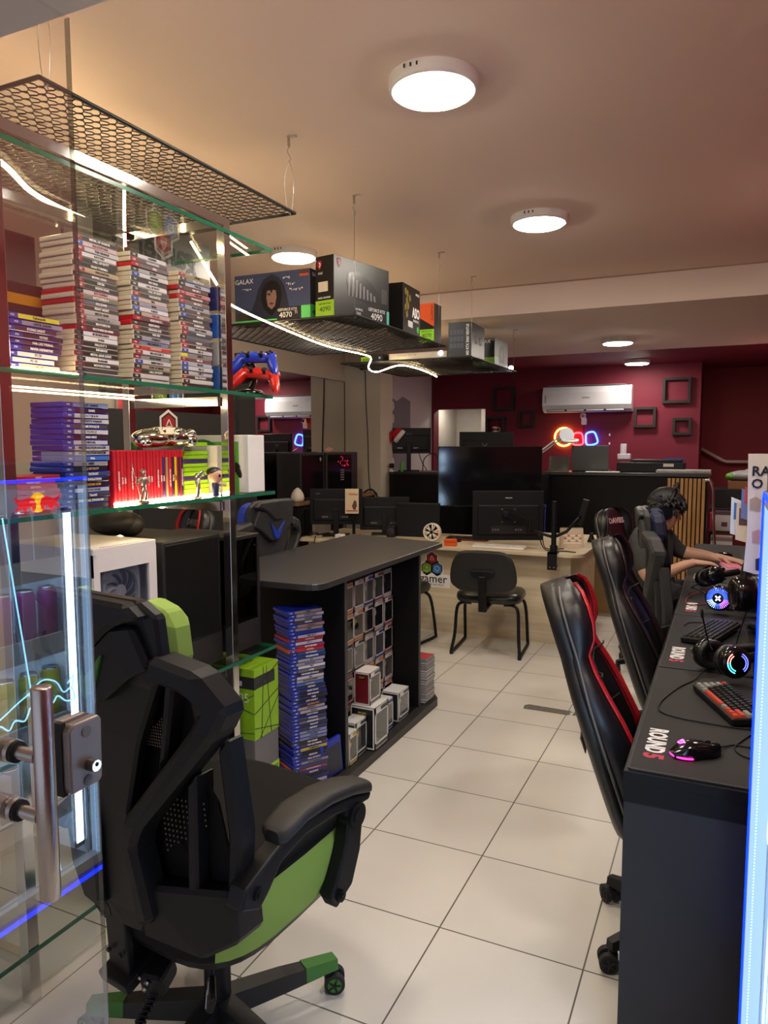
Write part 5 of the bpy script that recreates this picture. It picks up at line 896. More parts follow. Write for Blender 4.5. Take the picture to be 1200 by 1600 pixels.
b = MB(); b.loft([[(.09+.02*k+.085*c_*.62, .058*s_, -.035-.016*k+.085*c_*.78) for c_, s_ in [(math.cos(a*PI/8)*g, math.sin(a*PI/8)*g) for a in range(16)]] for k, g in ((-1, .85), (-.7, 1), (.7, 1), (1, .85))]); b.build('fur_trim', FZ, h)
b = MB(); b.ell((-.062, 0, -.22), .03); b.build('pompom', FZ, h)
m = monitor('black monitor with a pale chevron mark behind the large television', (-2.49, 8.05, .9), .36, .61, .36, .42)
b = MB(); b.prism([(-.03, .03), (0, .0), (.03, .03), (.03, .02), (0, -.012), (-.03, .02)], 0, .001, basis((-.02, -.0285, .62), (1, 0, 0), (0, 0, 1))); b.build('chevron_mark', GRY, m)
o = MB().b2(-2.95, -2.05, 7.98, 8.5, 0, .8995).build('rear_cabinet', BLKM); tag(o, 'low black cabinet behind the television holding a monitor', 'cabinet')
o = thing('webcam', 'small black camera on a white foot at the left end of the tall counter', 'camera', (-3.42, 7.49, 1.2355))
b = MB(); b.box((0, 0, .065), (.05, .045, .055), .012); b.build('camera_body', BLK, o); b = MB(); b.lathe([(.03, 0), (.028, .006), (.008, .012), (.008, .04), (0, .04)], 16); b.build('foot', WHT, o); b = MB(); b.cyl((.0, -.0225, .067), (.0, -.0245, .067), .012, n=16); b.build('lens', BLKG, o)
b = MB(); b.lathe([(.02, 0), (.022, .08), (.012, .1), (.01, .12), (0, .12)], 14); tag(b.build('green_bottle', cm('4f9a3a', .3), None, (-3.3, 7.5, 1.2355)), 'small green bottle beside the tiny camera on the tall counter', 'bottle')
b = MB(); b.tube(smoothpts([(-3.18, 7.66, 1.5), (-3.1, 7.6, 1.35), (-3.02, 7.56, 1.25)]), .005, 6); b.tube(smoothpts([(-3.08, 7.58, 1.24), (-3.06, 7.58, 1.38), (-2.96, 7.6, 1.44), (-2.9, 7.6, 1.36), (-2.89, 7.6, 1.24)]), .006, 6); tag(b.build('monitor_cable', BLK), 'looping black cable behind the monitor with the Santa hat', 'cable')
# wall things
a = thing('air_conditioner', 'long white air conditioner high on the burgundy wall', 'air conditioner', (-1.69, 9.995, 1.96))
b = MB(); L_ = .565
prof = [(0, .0), (-.1, -.005), (-.19, .03), (-.225, .09), (-.22, .25), (-.18, .33), (-.02, .34), (0, .34)]
b.loft([[(x, y, z) for y, z in prof] for x in (-L_, L_)], sm=False); b.build('casing', mat('glossy_white', (.68, .68, .74), .2), a)
b = MB(); b.b2(-L_+.06, L_-.08, -.2, -.08, .005, .035); b.build('outlet', DGR, a); b = MB(); [b.b2(-L_+.07+i*.25, -L_+.29+i*.25, -.205, -.195, .012, .03) for i in range(4)]; b.build('louvre', cm('b8b8c0', .4), a); b = MB(); b.b2(-L_+.06, L_-.08, -.2, -.05, .338, .346); b.build('top_grille', GRY, a)
b = MB(); b.b2(-.05, .05, -.2245, -.222, .17, .19); b.b2(-L_+.03, -L_+.05, -.2245, -.222, .12, .22); b.build('badge', cm('9a9aa4'), a)
for (x0, x1, z0, z1, d_, lab) in ((-2.98, -2.685, 2.01, 2.33, .06, 'large black square frame left of the air conditioner'), (-2.62, -2.41, 1.77, 2.0, .06, 'small black square frame between the air conditioner and the large left frame'), (-3.075, -2.81, 1.66, 1.92, .1, 'black cube shelf frame low on the left holding a mug'), (-.77, -.44, 2.05, 2.37, .06, 'large black square frame highest at the right of the burgundy wall'), (-1.105, -.84, 1.75, 2.01, .06, 'black square frame right of the air conditioner and below its bottom edge'), (-.64, -.42, 1.65, 1.865, .06, 'small black square frame lowest at the right of the burgundy wall')):
    b = MB(); t_ = .032; y0 = 9.995
    for q_ in ((x0, x1, z0, z0+t_), (x0, x1, z1-t_, z1), (x0, x0+t_, z0+t_, z1-t_), (x1-t_, x1, z0+t_, z1-t_)): b.b2(q_[0], q_[1], y0-d_, y0, q_[2], q_[3])
    tag(b.build('wall_frame', mat('frame_black', (.012, .01, .01), .6)), lab, 'frame', 'black square frames on the burgundy wall')
b = MB(); b.lathe([(.038, 0), (.042, .01), (.042, .09), (.038, .088), (.036, .01), (0, .01)], 20); o = b.build('mug', WHT, None, (-2.95, 9.945, 1.6925)); tag(o, 'white mug inside the black cube frame', 'mug'); b = MB(); b.tube(smoothpts([(.04, 0, .075), (.065, 0, .07), (.068, 0, .035), (.04, 0, .025)]), .006, 8); b.build('handle', WHT, o); b = MB(); b.lathe([(.0425, .03), (.0425, .07)], 20); b.build('printed_band', cm('8a3a2a'), o)
o = thing('security_camera', 'small white security camera under the air conditioner', 'camera', (-1.74, 9.995, 1.81)); b = MB(); b.box((0, -.02, .03), (.07, .04, .09), .012); b.build('bracket', WHT, o); b = MB(); b.box((-.005, -.06, .1), (.07, .06, .07), .02); b.build('camera_head', WHT, o); b = MB(); b.cyl((-.005, -.09, .1), (-.005, -.093, .1), .024, n=18); b.build('lens', BLKG, o); b = MB(); b.tube([(0, -.006, -.01), (-.02, -.006, -.25), (-.03, -.006, -.4)], .004, 6); b.build('cable', BLK, o)
# plain neon loops on the wall (generic shapes)
def neon(name, pts, loc, col, s, lab, closed=True):
    b = MB(); b.tube([(x, 0, z) for x, z in pts], .011, 8, closed); o = b.build('neon_light', emis(name, col, s), None, loc); tag(o, lab, 'neon light', 'neon lights on the burgundy wall')
    return o
neon('neon_yellow', [(.12*math.cos(a*.16+.6), .12*math.sin(a*.16+.6)) for a in range(32)], (-2.0, 9.965, 1.635), (1, .6, .05), 7, 'yellow open neon ring behind the magnifier lamp', False)
arch = lambda s: smoothpts([(-.075*s, -.09*s, 0), (-.08*s, .02*s, 0), (-.05*s, .09*s, 0), (.05*s, .09*s, 0), (.08*s, .02*s, 0), (.075*s, -.09*s, 0)], 4, True)
neon('neon_red', [(p.x, p.y) for p in arch(.8)], (-1.815, 9.965, 1.61), (1, .02, .03), 7, 'red rounded neon loop on the burgundy wall')
neon('neon_blue', [(p.x*math.cos(.2)-p.y*math.sin(.2), p.y*math.cos(.2)+p.x*math.sin(.2)) for p in arch(.85)], (-1.64, 9.965, 1.615), (.02, .08, 1), 9, 'blue rounded neon loop on the burgundy wall')
for z, dx in ((1.66, -1.41), (1.545, -1.41)): tag(MB().box((0, 0, 0), (.02, .01, .03), .003).build('wall_anchor', WHT, None, (dx, 9.993, z)), 'tiny white anchor on the burgundy wall %s' % ('above the dispenser, the higher of two' if z > 1.6 else 'above the dispenser, the lower of two'), 'anchor')
o = MB().ell((0, -.045, -.035), .035).build('dome_camera', BLK, None, (-3.66, 7.28, 2.42)); tag(o, 'small black ball camera on the white column under the wire shelf', 'camera'); b = MB(); b.cyl((0, 0, 0), (0, -.02, -.01), .03, n=18); b.build('mount', WHT, o)
b = MB(); b.tube(smoothpts([(-3.64, 7.272, 2.38), (-3.63, 7.27, 2.0), (-3.61, 7.272, 1.6), (-3.6, 7.27, 1.2), (-3.57, 7.26, 1.0)]), .005, 6); tag(b.build('wall_cable', DGR), 'thin dark cable hanging down the white column', 'cable')
# rack of cartons at the far right
r_ = thing('storage_rack', 'low dark storage rack with cartons in the far right corner', 'rack', (0, 0, 0))
b = MB(); b.b2(-.16, .7, 8.9, 9.6, .55, .57); b.b2(-.16, .7, 9.02, 9.6, .80, .82); b.build('shelf_board', cm('2a2224', .6), r_); b = MB(); [b.b2(x-.015, x+.015, y-.015, y+.015, 0, .80) for x in (-.14, .68) for y in (9.05, 9.58)]; b.build('rack_post', DGR, r_)
b = MB(); b.box((0, 0, .105), (.6, .4, .21), .004); o = b.build('carton', cm('121013', .5), None, (.17, 9.25, .8205)); tag(o, 'wide black carton with pale capital letters on top of the rack', 'carton'); txt('POUTE', .07, cm('6a6468'), basis((.02, -.2006, .05), (1, 0, 0), (0, 0, 1)), o, wid=.26)
tag(MB().box((0, 0, .045), (.3, .25, .09), .003).build('carton', cm('7a5030', .7), None, (.17, 9.2, 1.031)), 'flat brown carton on the black lettered carton', 'carton')
b = MB(); b.ell((0, 0, .06), (.14, .1, .06)); b.ell((.08, .0, .08), (.09, .08, .06)); b.ell((-.1, 0, .05), (.06, .08, .05)); b.mi = 1; b.ell((-.13, -.04, .05), (.05, .06, .04)); tag(b.build('plastic_bag', [mat('grey_plastic_bag', (.3, .3, .33), .35, bump=1, bs=25), cm('5f9a3a')], None, (.17, 9.18, 1.1215)), 'crumpled grey and green plastic bag on the brown carton', 'bag')
b = MB(); b.box((0, 0, .11), (.19, .2, .22), .003); b.mi = 1; b.b2(-.0952, .0952, -.1008, .1, .18, .2205); b.b2(-.03, .03, -.1008, -.1, .05, .1)
tag(b.build('carton', [cm('c9c4c0', .5), cm('5a4258', .5)], None, (.0, 8.99+.02, .5705)), 'white carton with a purple lid under the black lettered carton', 'carton')
b = MB(); b.ell((0, 0, .08), (.08, .07, .08)); b.ell((.02, -.03, .13), (.05, .04, .06)); tag(b.build('plastic_bag', mat('clear_bag', (.45, .48, .52), .25, bump=1, bs=30), None, (.22, 8.98, .5705)), 'pale see-through bag beside the white carton on the rack', 'bag')
tag(MB().box((0, 0, .1), (.05, .12, .2), .002).build('red_book', cm('b02a44', .5), None, (-.125, 8.97, .5705)), 'upright crimson book at the left end of the rack', 'book')
b = MB(); b.box((0, 0, .2), (.5, .5, .4), .004); o = b.build('carton', cm('6a5a58', .7), None, (.12, 8.55, 0.0)); tag(o, 'large grey-brown carton on the floor before the rack', 'carton'); txt('AERO', .1, KTX, basis((.1, -.2506, .28), (1, 0, 0), (0, .0, 1)), o)
b = MB(); b.box((0, 0, .3), (.2, .2, .6), .003); b.mi = 1; b.b2(-.1, .1, -.102, -.1, .5, .56); tag(b.build('carton', [cm('8a7a74', .6), cm('d8d8dc', .5)], None, (-.02, 8.15, 0)), 'narrow carton with a white label beside the slatted counter end', 'carton')
b = MB(); b.tube(smoothpts([(-.165, 7.0, 1.22), (-.14, 7.0, 1.225), (-.115, 7.0, 1.19), (-.10, 7.0, 1.1), (-.09, 7.0, .9), (-.06, 7.0, .5), (-.03, 7.0, .0)], 6), .013, 10)
tag(b.build('metal_tube', CHR), 'bent chrome tube standing beside the slatted counter end', 'tube')
# ---------------------------------------------------------------- left: high table with computers, diffuser
k = thing('high_table', 'high wood table on black metal legs along the mirror wall', 'table', (0, 0, 0))
MB().b2(-3.88, -3.42, 5.5, 7.12, .995, 1.02, .003).build('table_top', woodmat('brown_wood', '8a6a48', '6a4c30'), k)
for x in (-3.85, -3.46):
    for y in (5.55, 7.08): MB().b2(x-.02, x+.02, y-.02, y+.02, 0, .995).build('leg', BLK, k)
b = MB(); b.b2(-3.85, -3.46, 5.535, 5.565, .45, .48); b.b2(-3.85, -3.46, 5.535, 5.565, .95, .99); b.b2(-3.475, -3.445, 5.55, 7.08, .95, .99); b.build('cross_bar', BLK, k)
for i, (y0, y1, lab) in enumerate(((5.72, 6.16, 'plain black computer tower nearer the camera on the high table'), (6.2, 6.86, 'wide black computer tower with a glass side farther along the high table'))):
    pc = thing('computer_tower', lab, 'computer case', (-3.66, (y0+y1)/2, 1.0205), 0, 'computer towers on the high table'); D_ = (y1-y0)/2
    b = MB(); b.box((0, 0, .225), (.26, 2*D_, .43), .006); b.build('chassis', mat('black_case', (.016, .015, .015), .4), pc)
    b = MB(); b.b2(.1302, .1335, -D_+.03, D_-.03 if i == 0 else D_-.14, .03, .42); b.build('side_panel', BLKG, pc)
    if i:
        b = MB(); [b.b2(.1336, .136, -.05, .02, .16+k_*.024, .172+k_*.024) for k_ in range(5)]; b.build('white_fins', GRY, pc); b = MB(); [b.box((.135, R.uniform(-.1, .12), R.uniform(.3, .4)), (.002, .012, .012)) for _ in range(18)]; b.build('red_glints', emis('red_glow', (.5, .01, .05), .5), pc)
    else:
        b = MB(); b.prism([(-.02, 0), (0, .022), (.02, 0), (0, -.022)], 0, .001, basis((.1338, .14, .38), (0, 1, 0), (0, 0, 1))); b.build('diamond_mark', cm('8a8a8e'), pc)
    b = MB(); [b.b2(x-.02, x+.02, y-.02, y+.02, 0, .011) for x in (-.1, .1) for y in (-D_+.04, D_-.04)]; b.build('foot', RUB, pc)
b = MB(); b.lathe([(.03, 0), (.052, .01), (.062, .04), (.055, .075), (.034, .11), (.012, .13), (0, .134)], 28); o = b.build('diffuser', cm('d8cfc4', .5), None, (-3.49, 5.60, 1.0205)); tag(o, 'white egg-shaped diffuser at the near corner of the high table', 'diffuser'); b = MB(); b.tube(smoothpts([(-.05, 0, .01), (-.12, -.04, .006), (-.18, .02, .006), (-.3, .0, .006)]), .006, 6); b.build('power_cord', WHT, o)
b = MB(); b.tube(smoothpts([(-3.5, 6.95, 1.03), (-3.45, 7.0, 1.06), (-3.42, 7.05, 1.03), (-3.40, 7.1, .95), (-3.39, 7.12, .9)]), .01, 6); tag(b.build('cable_bundle', BLK), 'black cables drooping off the far end of the high table', 'cables')
o = MB().box((0, 0, .03), (.06, .1, .002), 0, (.3, .4, 0)).build('paper_note', cm('d09a8a'), None, (-3.7, 6.55, 1.46)); tag(o, 'small pink paper note lying on top of the glass-sided tower', 'paper')
# ================================================================ chairs
def caster(parent, p, ang, hubm, r=.029):
    c_, s_ = math.cos(ang), math.sin(ang); o = V((p[0], p[1], 0)); f_ = V((c_, s_, 0)); sd = V((-s_, c_, 0))
    b = MB(); b.cyl(o+V((0, 0, .05)), o+V((0, 0, .085)), .011, n=10); b.box(o+f_*.0+V((0, 0, .045)), (.03, .028, .026), .006, Matrix.Rotation(ang, 4, 'Z'))
    k_ = b.build('caster', BLK, parent)
    ax = o+f_*.012+V((0, 0, r))
    for q_ in (1, -1):
        b = MB(); b.cyl(ax+sd*q_*.008, ax+sd*q_*.026, r, n=20); b.mi = 1; b.cyl(ax+sd*q_*.026, ax+sd*q_*.0275, r*.68, n=20); b.mi = 0
        for j in range(5): a = j*2*PI/5; b.tube([ax+sd*q_*.028, ax+sd*q_*.028+(f_*math.cos(a)+V((0, 0, 1))*math.sin(a))*r*.62], .003, 4)
        b.build('wheel', [RUB, hubm], k_)
def starbase(t, ang0, legm, capm, hubm, R0=.31, wide=.028, ztop=.40):
    b = MB(); b.cyl((0, 0, .065), (0, 0, .135), .045, .034, 20); b.cyl((0, 0, .13), (0, 0, .26), .034, n=20); b.cyl((0, 0, .26), (0, 0, ztop), .024, n=16); b.build('gas_column', BLK, t)
    for i in range(5):
        a = ang0+i*2*PI/5; c_, s_ = math.cos(a), math.sin(a); d_ = V((c_, s_, 0)); sd = V((-s_, c_, 0))
        def ring(r, w, z0, z1): o = d_*r; return [o+sd*w+V((0, 0, z0)), o-sd*w+V((0, 0, z0)), o-sd*w*.8+V((0, 0, z1)), o+sd*w*.8+V((0, 0, z1))]
        b = MB(); b.loft([ring(.02, wide*1.15, .075, .13), ring(.18, wide, .07, .115), ring(R0+.012, wide*.72, .066, .092)], sm=False); l_ = b.build('leg', legm, t)
        if capm:
            b = MB(); b.loft([ring(R0-.085, wide*.9, .071, .1095), ring(R0+.015, wide*.78, .067, .096)], sm=False); b.build('leg_cap', capm, l_)
        caster(t, d_*R0, a-.48, hubm)
BSH = mat('chair_shell', (.0065, .0065, .008), .45, bump=.12, bs=350, spec=.3)
def winged_chair(lab, loc, rz, acc, accd, shell, legm, sc=1.0, leg0=1.2165):
    t = thing('gaming_chair', lab, 'chair', loc, rz, 'winged gaming chairs'); t.scale = (sc, sc, sc)
    starbase(t, leg0, legm, accd, accd, .328, ztop=.46)
    K = 1.0
    def mp(p): u, z, d_ = p; return (u, -.235-(z-.45)*.1+K*u*u*.75-d_, z)
    def bent(b, poly, d0, d1, bev=.006):
        tmp = MB(); tmp.prism(poly, d0, d1, bev=bev); b.add([mp(v) for v in tmp.v], [f[0] for f in tmp.f], False)
    mir = lambda h: h+[(-x, y) for x, y in h[::-1] if abs(x) > 1e-6]
    # back shell with chevron steps
    b = MB(); bent(b, mir([(0, 1.24), (.15, 1.235), (.188, 1.205), (.19, 1.10), (.165, 1.05), (.11, .93), (.055, .76), (.06, .70), (.075, .51), (.05, .47), (0, .465)]), 0, .03)
    bent(b, mir([(0, 1.238), (.145, 1.232), (.175, 1.203), (.12, 1.19), (.085, 1.17), (.03, 1.125), (0, 1.125)]), .0, .058, .008)
    bent(b, mir([(0, 1.13), (.03, 1.13), (.085, 1.175), (.14, 1.185), (.17, 1.10), (.12, 1.075), (.035, 1.01), (0, 1.01)]), .0, .046, .006)
    bs = b.build('back_shell', shell, t)
    for s in (1, -1):
        b = MB(); bent(b, [(s*x, z) for x, z in ((.175, 1.13), (.27, 1.10), (.322, 1.025), (.295, .968), (.10, .735), (.08, .69), (.105, .52), (.06, .50), (.04, .70), (.055, .75), (.245, .978), (.265, 1.02), (.238, 1.055), (.16, 1.078))], -.02, .052, .012); b.build('wing_frame', shell, t)
        b = MB(); bent(b, [(s*x, z) for x, z in ((.292, .955), (.30, .74), (.275, .53), (.25, .54), (.272, .74), (.268, .93))], -.04, .012, .008)
        bent(b, [(s*x, z) for x, z in ((.2, .845), (.222, .87), (.195, .56), (.17, .56))], -.04, .015, .005); bent(b, [(s*x, z) for x, z in ((.185, 1.09), (.205, 1.085), (.165, .90), (.14, .87))], -.02, .02, .005); bent(b, [(s*x, z) for x, z in ((.06, .59), (.285, .62), (.285, .50), (.2, .445), (.05, .46))], -.06, .03, .01); b.build('side_strut', shell, t)
        b = MB(); bent(b, [(s*x, z) for x, z in ((.0, 1.015), (.022, 1.032), (.062, 1.12), (.0, 1.06))], .044, .053, .002); b.build('chevron_mark', accd, t)
    b = MB(); bent(b, mir([(0, 1.03), (.16, 1.06), (.2, 1.03), (.205, .97), (.19, .9), (.24, .8), (.262, .6), (.25, .5), (0, .48)]), -.022, -.016, .001); b.build('back_fabric', FABB, t)
    HM = mat('mesh_thread', (.22, .17, .12), .6)
    for s in (1, -1):
        for (c0, c1, z0, z1, lo) in ((.09, .15, .915, .985, 0), (.12, .22, .675, .80, 1)):
            n_ = 11; b = MB()
            for i in range(n_):
                for j in range(n_):
                    u = c0+(c1-c0)*i/(n_-1); z = z0+(z1-z0)*j/(n_-1)
                    if (lo and z < z0+(u-c0)*.7) or (not lo and z > z0+(u-c0)*1.0+.012): continue
                    x, y, z = mp((s*u, z, -.014)); b.box((x, y-.012, z), (.0028, .0015, .0034))
            b.build('mesh_window', HM, t)
    outl = mir([(0, 1.20), (.12, 1.195), (.155, 1.165), (.165, 1.08), (.15, 1.03), (.19, .95), (.12, .80), (.14, .70), (.21, .6), (.21, .53), (0, .52)])
    b = MB(); bent(b, outl, -.07, -.022, .012); b.build('cushion_side', FABB, t)
    for s in (1, -1): b = MB(); bent(b, [(s*x, z) for x, z in ((.10, 1.225), (.15, 1.222), (.184, 1.19), (.186, 1.09), (.16, 1.06), (.10, 1.06))], -.075, -.002, .018); b.build('accent_pad', acc, t)
    b = MB(); bent(b, [(x*.9, .83+(z-.83)*.97) for x, z in outl], -.09, -.06, .012); b.build('back_cushion', FABB, t)
    # lower back bracket
    b = MB(); b.box((-.05, -.25, .43), (.07, .02, .22), .004, (.06, 0, 0)); b.box((-.05, -.225, .33), (.1, .1, .03), .005, (.35, 0, 0)); b.box((.02, -.2, .32), (.06, .07, .06), .012, (.3, 0, .3)); b.mi = 1
    for x, z in ((-.07, .495), (-.03, .495), (-.07, .385), (-.03, .385)): b.cyl((x, -.262, z), (x, -.268, z), .006, n=8)
    b.mi = 2
    for x, z in ((.005, .33), (.03, .33), (.02, .31)): b.cyl((x, -.24, z), (x, -.2445, z-.002), .006, n=10)
    b.build('tilt_bracket', [BSH, RUB, STL], t)
    # seat
    def rr(hx, hy, z, cy=.03, n=36, p=.55): return [(hx*math.copysign(abs(math.cos(2*PI*i/n))**p, math.cos(2*PI*i/n)), cy+hy*math.copysign(abs(math.sin(2*PI*i/n))**p, math.sin(2*PI*i/n)), z) for i in range(n)]
    def tilt(R_, k=.10): return [(x, y, z+.07+k*(y-.0)*.6) for x, y, z in R_]
    b = MB(); b.loft([tilt(rr(.12, .14, .30)), tilt(rr(.2, .21, .305)), tilt(rr(.245, .25, .335)), tilt(rr(.266, .268, .368))]); b.build('seat_tray', BSH, t)
    b = MB(); b.loft([tilt(rr(.266, .268, .366)), tilt(rr(.284, .28, .41)), tilt(rr(.285, .28, .48)), tilt(rr(.274, .272, .512))]); b.f = [(f_, 0 if (abs(sum(b.v[i][0] for i in f_)/len(f_)) > .2 and -.2 < sum(b.v[i][1] for i in f_)/len(f_) < .24) else 1, m_) for f_, _, m_ in b.f]; b.build('seat_side', [acc, FABB], t)
    b = MB(); b.loft([tilt(rr(.275, .273, .509)), tilt(rr(.272, .272, .522)), tilt(rr(.24, .245, .535)), tilt(rr(.13, .14, .53))]); b.build('seat', FABB, t)
    for s in (1, -1):
        # arm profile in (y, z)
        Mx = basis((s*.30, 0, 0), (0, 1, 0), (0, 0, 1))
        low = [(-.235, .60), (-.18, .575), (-.15, .60), (-.11, .645), (-.03, .668), (.08, .665), (.17, .648), (.225, .645), (.235, .662), (.12, .69), (.0, .703), (-.08, .698), (-.14, .675), (-.22, .64)]
        b = MB(); b.prism(low, -.024, .024, Mx, bev=.006, seg=2); a_ = b.build('armrest', BSH, t)
        b = MB(); b.loft([[(s*.30+w_*math.copysign(abs(math.cos(q_*PI/8))**.6, math.cos(q_*PI/8)), y, z+.017*math.copysign(abs(math.sin(q_*PI/8))**.6, math.sin(q_*PI/8))) for q_ in range(16)] for y, z, w_ in ((-.115, .695, .02), (-.105, .703, .038), (-.04, .722, .042), (.05, .722, .042), (.14, .708, .042), (.215, .684, .038), (.232, .674, .018))]); b.build('arm_pad', mat('arm_pad_black', (.02, .019, .018), .55, bump=.2, bs=500), a_)
        b = MB(); b.prism([(.13, .665), (.19, .665), (.2, .60), (.19, .53), (.155, .455), (.09, .425), (.07, .46), (.10, .51), (.13, .57), (.14, .62)], -.02, .02, basis((s*.30, 0, 0), (0, 1, 0), (0, 0, 1)), bev=.006, seg=2); b.build('arm_strut', BSH, a_)
        for y, z, r_, x0 in ((-.185, .613, .014, .25), (.168, .628, .032, .29), (.10, .455, .014, .2)):
            b = MB(); b.cyl((s*x0, y, z), (s*.329, y, z), r_, n=24); b.cyl((s*.329, y, z), (s*.332, y, z), r_*.55, n=20); b.build('pivot_bolt', BLK, a_)
    # levers
    for i, (p0, p1, p2) in enumerate((((.03, -.03, .40), (.10, -.11, .37), (.15, -.16, .33)), ((.0, -.08, .38), (.02, -.18, .31), (.03, -.27, .24)))):
        b = MB(); b.tube([p0, p1, p2], .007, 8)
        if i:
            N_ = 90; P0, P1 = V(p1), V(p2); dd = (P1-P0); e1 = dd.orthogonal().normalized(); e2 = dd.normalized().cross(e1)
            b.tube([P0+dd*(j/N_)+(e1*math.cos(j*.75)+e2*math.sin(j*.75))*.011 for j in range(N_)], .003, 5)
        l_ = b.build('lever', BLK, t)
        dv = (V(p2)-V(p1)).normalized(); M_ = basis(V(p2)+dv*.02, dv, (.8, -.5, .3)); b = MB(); b.prism([(-.03, -.016), (.03, -.028), (.045, 0), (.03, .028), (-.03, .016)], -.007, .007, M_, bev=.004); b.build('paddle', BLK, l_)
        b = MB(); b.tube([M_ @ V(q_) for q_ in ((-.015, .012, .008), (.008, .004, .008), (-.004, -.002, .008), (.03, -.012, .008))], .0016, 4); b.build('bolt_mark', WTX, l_)
    return t
LIME = mat('lime_fabric', (.26, .40, .07), .75, bump=.2, bs=900); GRN = mat('green_plastic', (.05, .2, .03), .4)
BLU = mat('blue_fabric', (.012, .018, .06), .6, bump=.2, bs=700); BLP = mat('blue_plastic', (.02, .06, .5), .4)
GSH = mat('grey_shell', (.035, .037, .038), .5, bump=.1, bs=350)
winged_chair('black gaming chair with lime green seat sides in front of the glass cabinet', (-1.139, 1.41, 0), -math.radians(8), LIME, GRN, BSH, mat('chair_leg', (.012, .012, .012), .42, bump=.1, bs=300), leg0=math.radians(65.7))
winged_chair('grey-backed gaming chair with blue cushion standing empty before the seated person', (-.085, 4.17, 0), -math.radians(85), BLU, GSH, GSH, BLK, .97)
winged_chair('grey-backed gaming chair with a blue chevron behind the black counter', (-2.585, 3.42, 0), math.radians(84), BLP, BLP, GSH, BLK, 1.0)
def racing_chair(lab, loc, rz, shellm, bol, cen, strm, word=None, wm=None, sc=1.0, leg0=.3):
    t = thing('gaming_chair', lab, 'chair', loc, rz, 'racing style gaming chairs'); t.scale = (sc, sc, sc)
    starbase(t, leg0, BLK, None, BLK, .278, .022, .38)
    prof = [(.375, .09, 0), (.40, .17, .006), (.44, .21, .01), (.5, .235, .018), (.62, .25, .02), (.74, .255, .008), (.82, .248, -.004), (.88, .215, -.014), (.92, .19, -.016), (.96, .19, .002), (1.0, .19, .008), (1.05, .175, .008), (1.085, .145, .004), (1.108, .09, -.006), (1.114, .03, -.012)]
    Y = lambda z: -.20-(z-.40)*.33
    def P(u, f_, z): return (u, Y(z)+f_, z+f_*.3)
    def lo(fn, name, m, par=None, rng=prof, smooth=True):
        b = MB(); b.loft([fn(z, h, e) for z, h, e in rng], sm=smooth); return b.build(name, m, par or t)
    lo(lambda z, h, e: [P(-h, .03, z), P(-h*1.0, 0, z), P(-.75*h, -.02, z), P(-.35*h, -.03, z), P(.35*h, -.03, z), P(.75*h, -.02, z), P(h, 0, z), P(h, .03, z), P(.5*h, .02, z), P(-.5*h, .02, z)], 'back_shell', shellm)
    for s in (1, -1):
        lo(lambda z, h, e: [P(s*.5*h, .01, z), P(s*h*.99, .015, z), P(s*h*1.03, .035+e, z), P(s*h*1.0, .06+e, z), P(s*.9*h, .078+e*1.5, z), P(s*.74*h, .076+e*1.5, z), P(s*.58*h, .035+e, z)], 'side_bolster', bol)
        b = MB(); b.loft([[P(s*.70*h, .068+e*1.5, z), P(s*.80*h, .079+e*1.5, z), P(s*.90*h, .081+e*1.5, z), P(s*.82*h, .089+e*1.5, z)] for z, h, e in prof[1:-1]]); b.build('stripe', strm, t)
        b = MB(); b.tube([P(s*h*1.03, .03, z) for z, h, e in prof[1:-1]], .004, 6); b.build('piping', mat('piping_grey', (.12, .12, .12), .5), t)
    lo(lambda z, h, e: [P(-.6*h, .0, z), P(.6*h, .0, z), P(.6*h, .035, z), P(.3*h, .05+e*.6, z), P(-.3*h, .05+e*.6, z), P(-.6*h, .035, z)], 'back_cushion', cen)
    b = MB()
    for z in (.865, .70): b.tube([P(u, .079 if abs(u) > .15 else .05, z) for u in (-.2, -.17, -.12, 0, .12, .17, .2)], .003, 5)
    b.build('seam', RUB, t)
    if word: txt(word, .055, wm or cm('c07a84'), basis(P(0, .058, 1.02), (-1, 0, 0), (0, -.33, 1)), t, wid=.18, bold=.002)
    b = MB(); b.box((.0, Y(.62)-.053, .62), (.09, .004, .05), .001, (.33, 0, 0)); b.build('logo_tag', cm('6a5a58'), t)
    def rr(hx, hy, z, cy=.13, n=32, p=.5): return [(hx*math.copysign(abs(math.cos(2*PI*i/n))**p, math.cos(2*PI*i/n)), cy+hy*math.copysign(abs(math.sin(2*PI*i/n))**p, math.sin(2*PI*i/n)), z) for i in range(n)]
    b = MB(); b.loft([rr(.15, .14, .355), rr(.23, .205, .375), rr(.245, .22, .43), rr(.235, .215, .455), rr(.14, .14, .46)]); b.build('seat', bol, t)
    for s in (1, -1):
        b = MB(); b.loft([[(s*(.225+.03*math.cos(q_*PI/6)), y, .45+.028*math.sin(q_*PI/6)) for q_ in range(12)] for y in (-.07, -.03, .1, .3)]); b.build('seat_bolster', bol, t)
        b = MB(); b.tube([(s*.2, -.19, .42), (s*.215, -.1, .38), (s*.2, .02, .385)], .012, 8); b.build('hinge_bar', BLK, t)
    b = MB(); b.tube([(-.04, .02, .365), (-.2, .03, .345), (-.26, .03, .34)], .007, 8); b.build('lever', BLK, t)
    return t
BUR = mat('burgundy_leather', (.035, .006, .01), .45, bump=.2, bs=400); REDL = mat('red_leather', (.5, .014, .02), .4); BKS = mat('carbon_vinyl', (.012, .011, .011), .42, bump=.25, bs=600)
racing_chair('black gaming chair with bright red stripe at the near end of the long desk', (-.05, 2.30, 0), -math.radians(82), BKS, LEAB, BUR, REDL, leg0=.315)
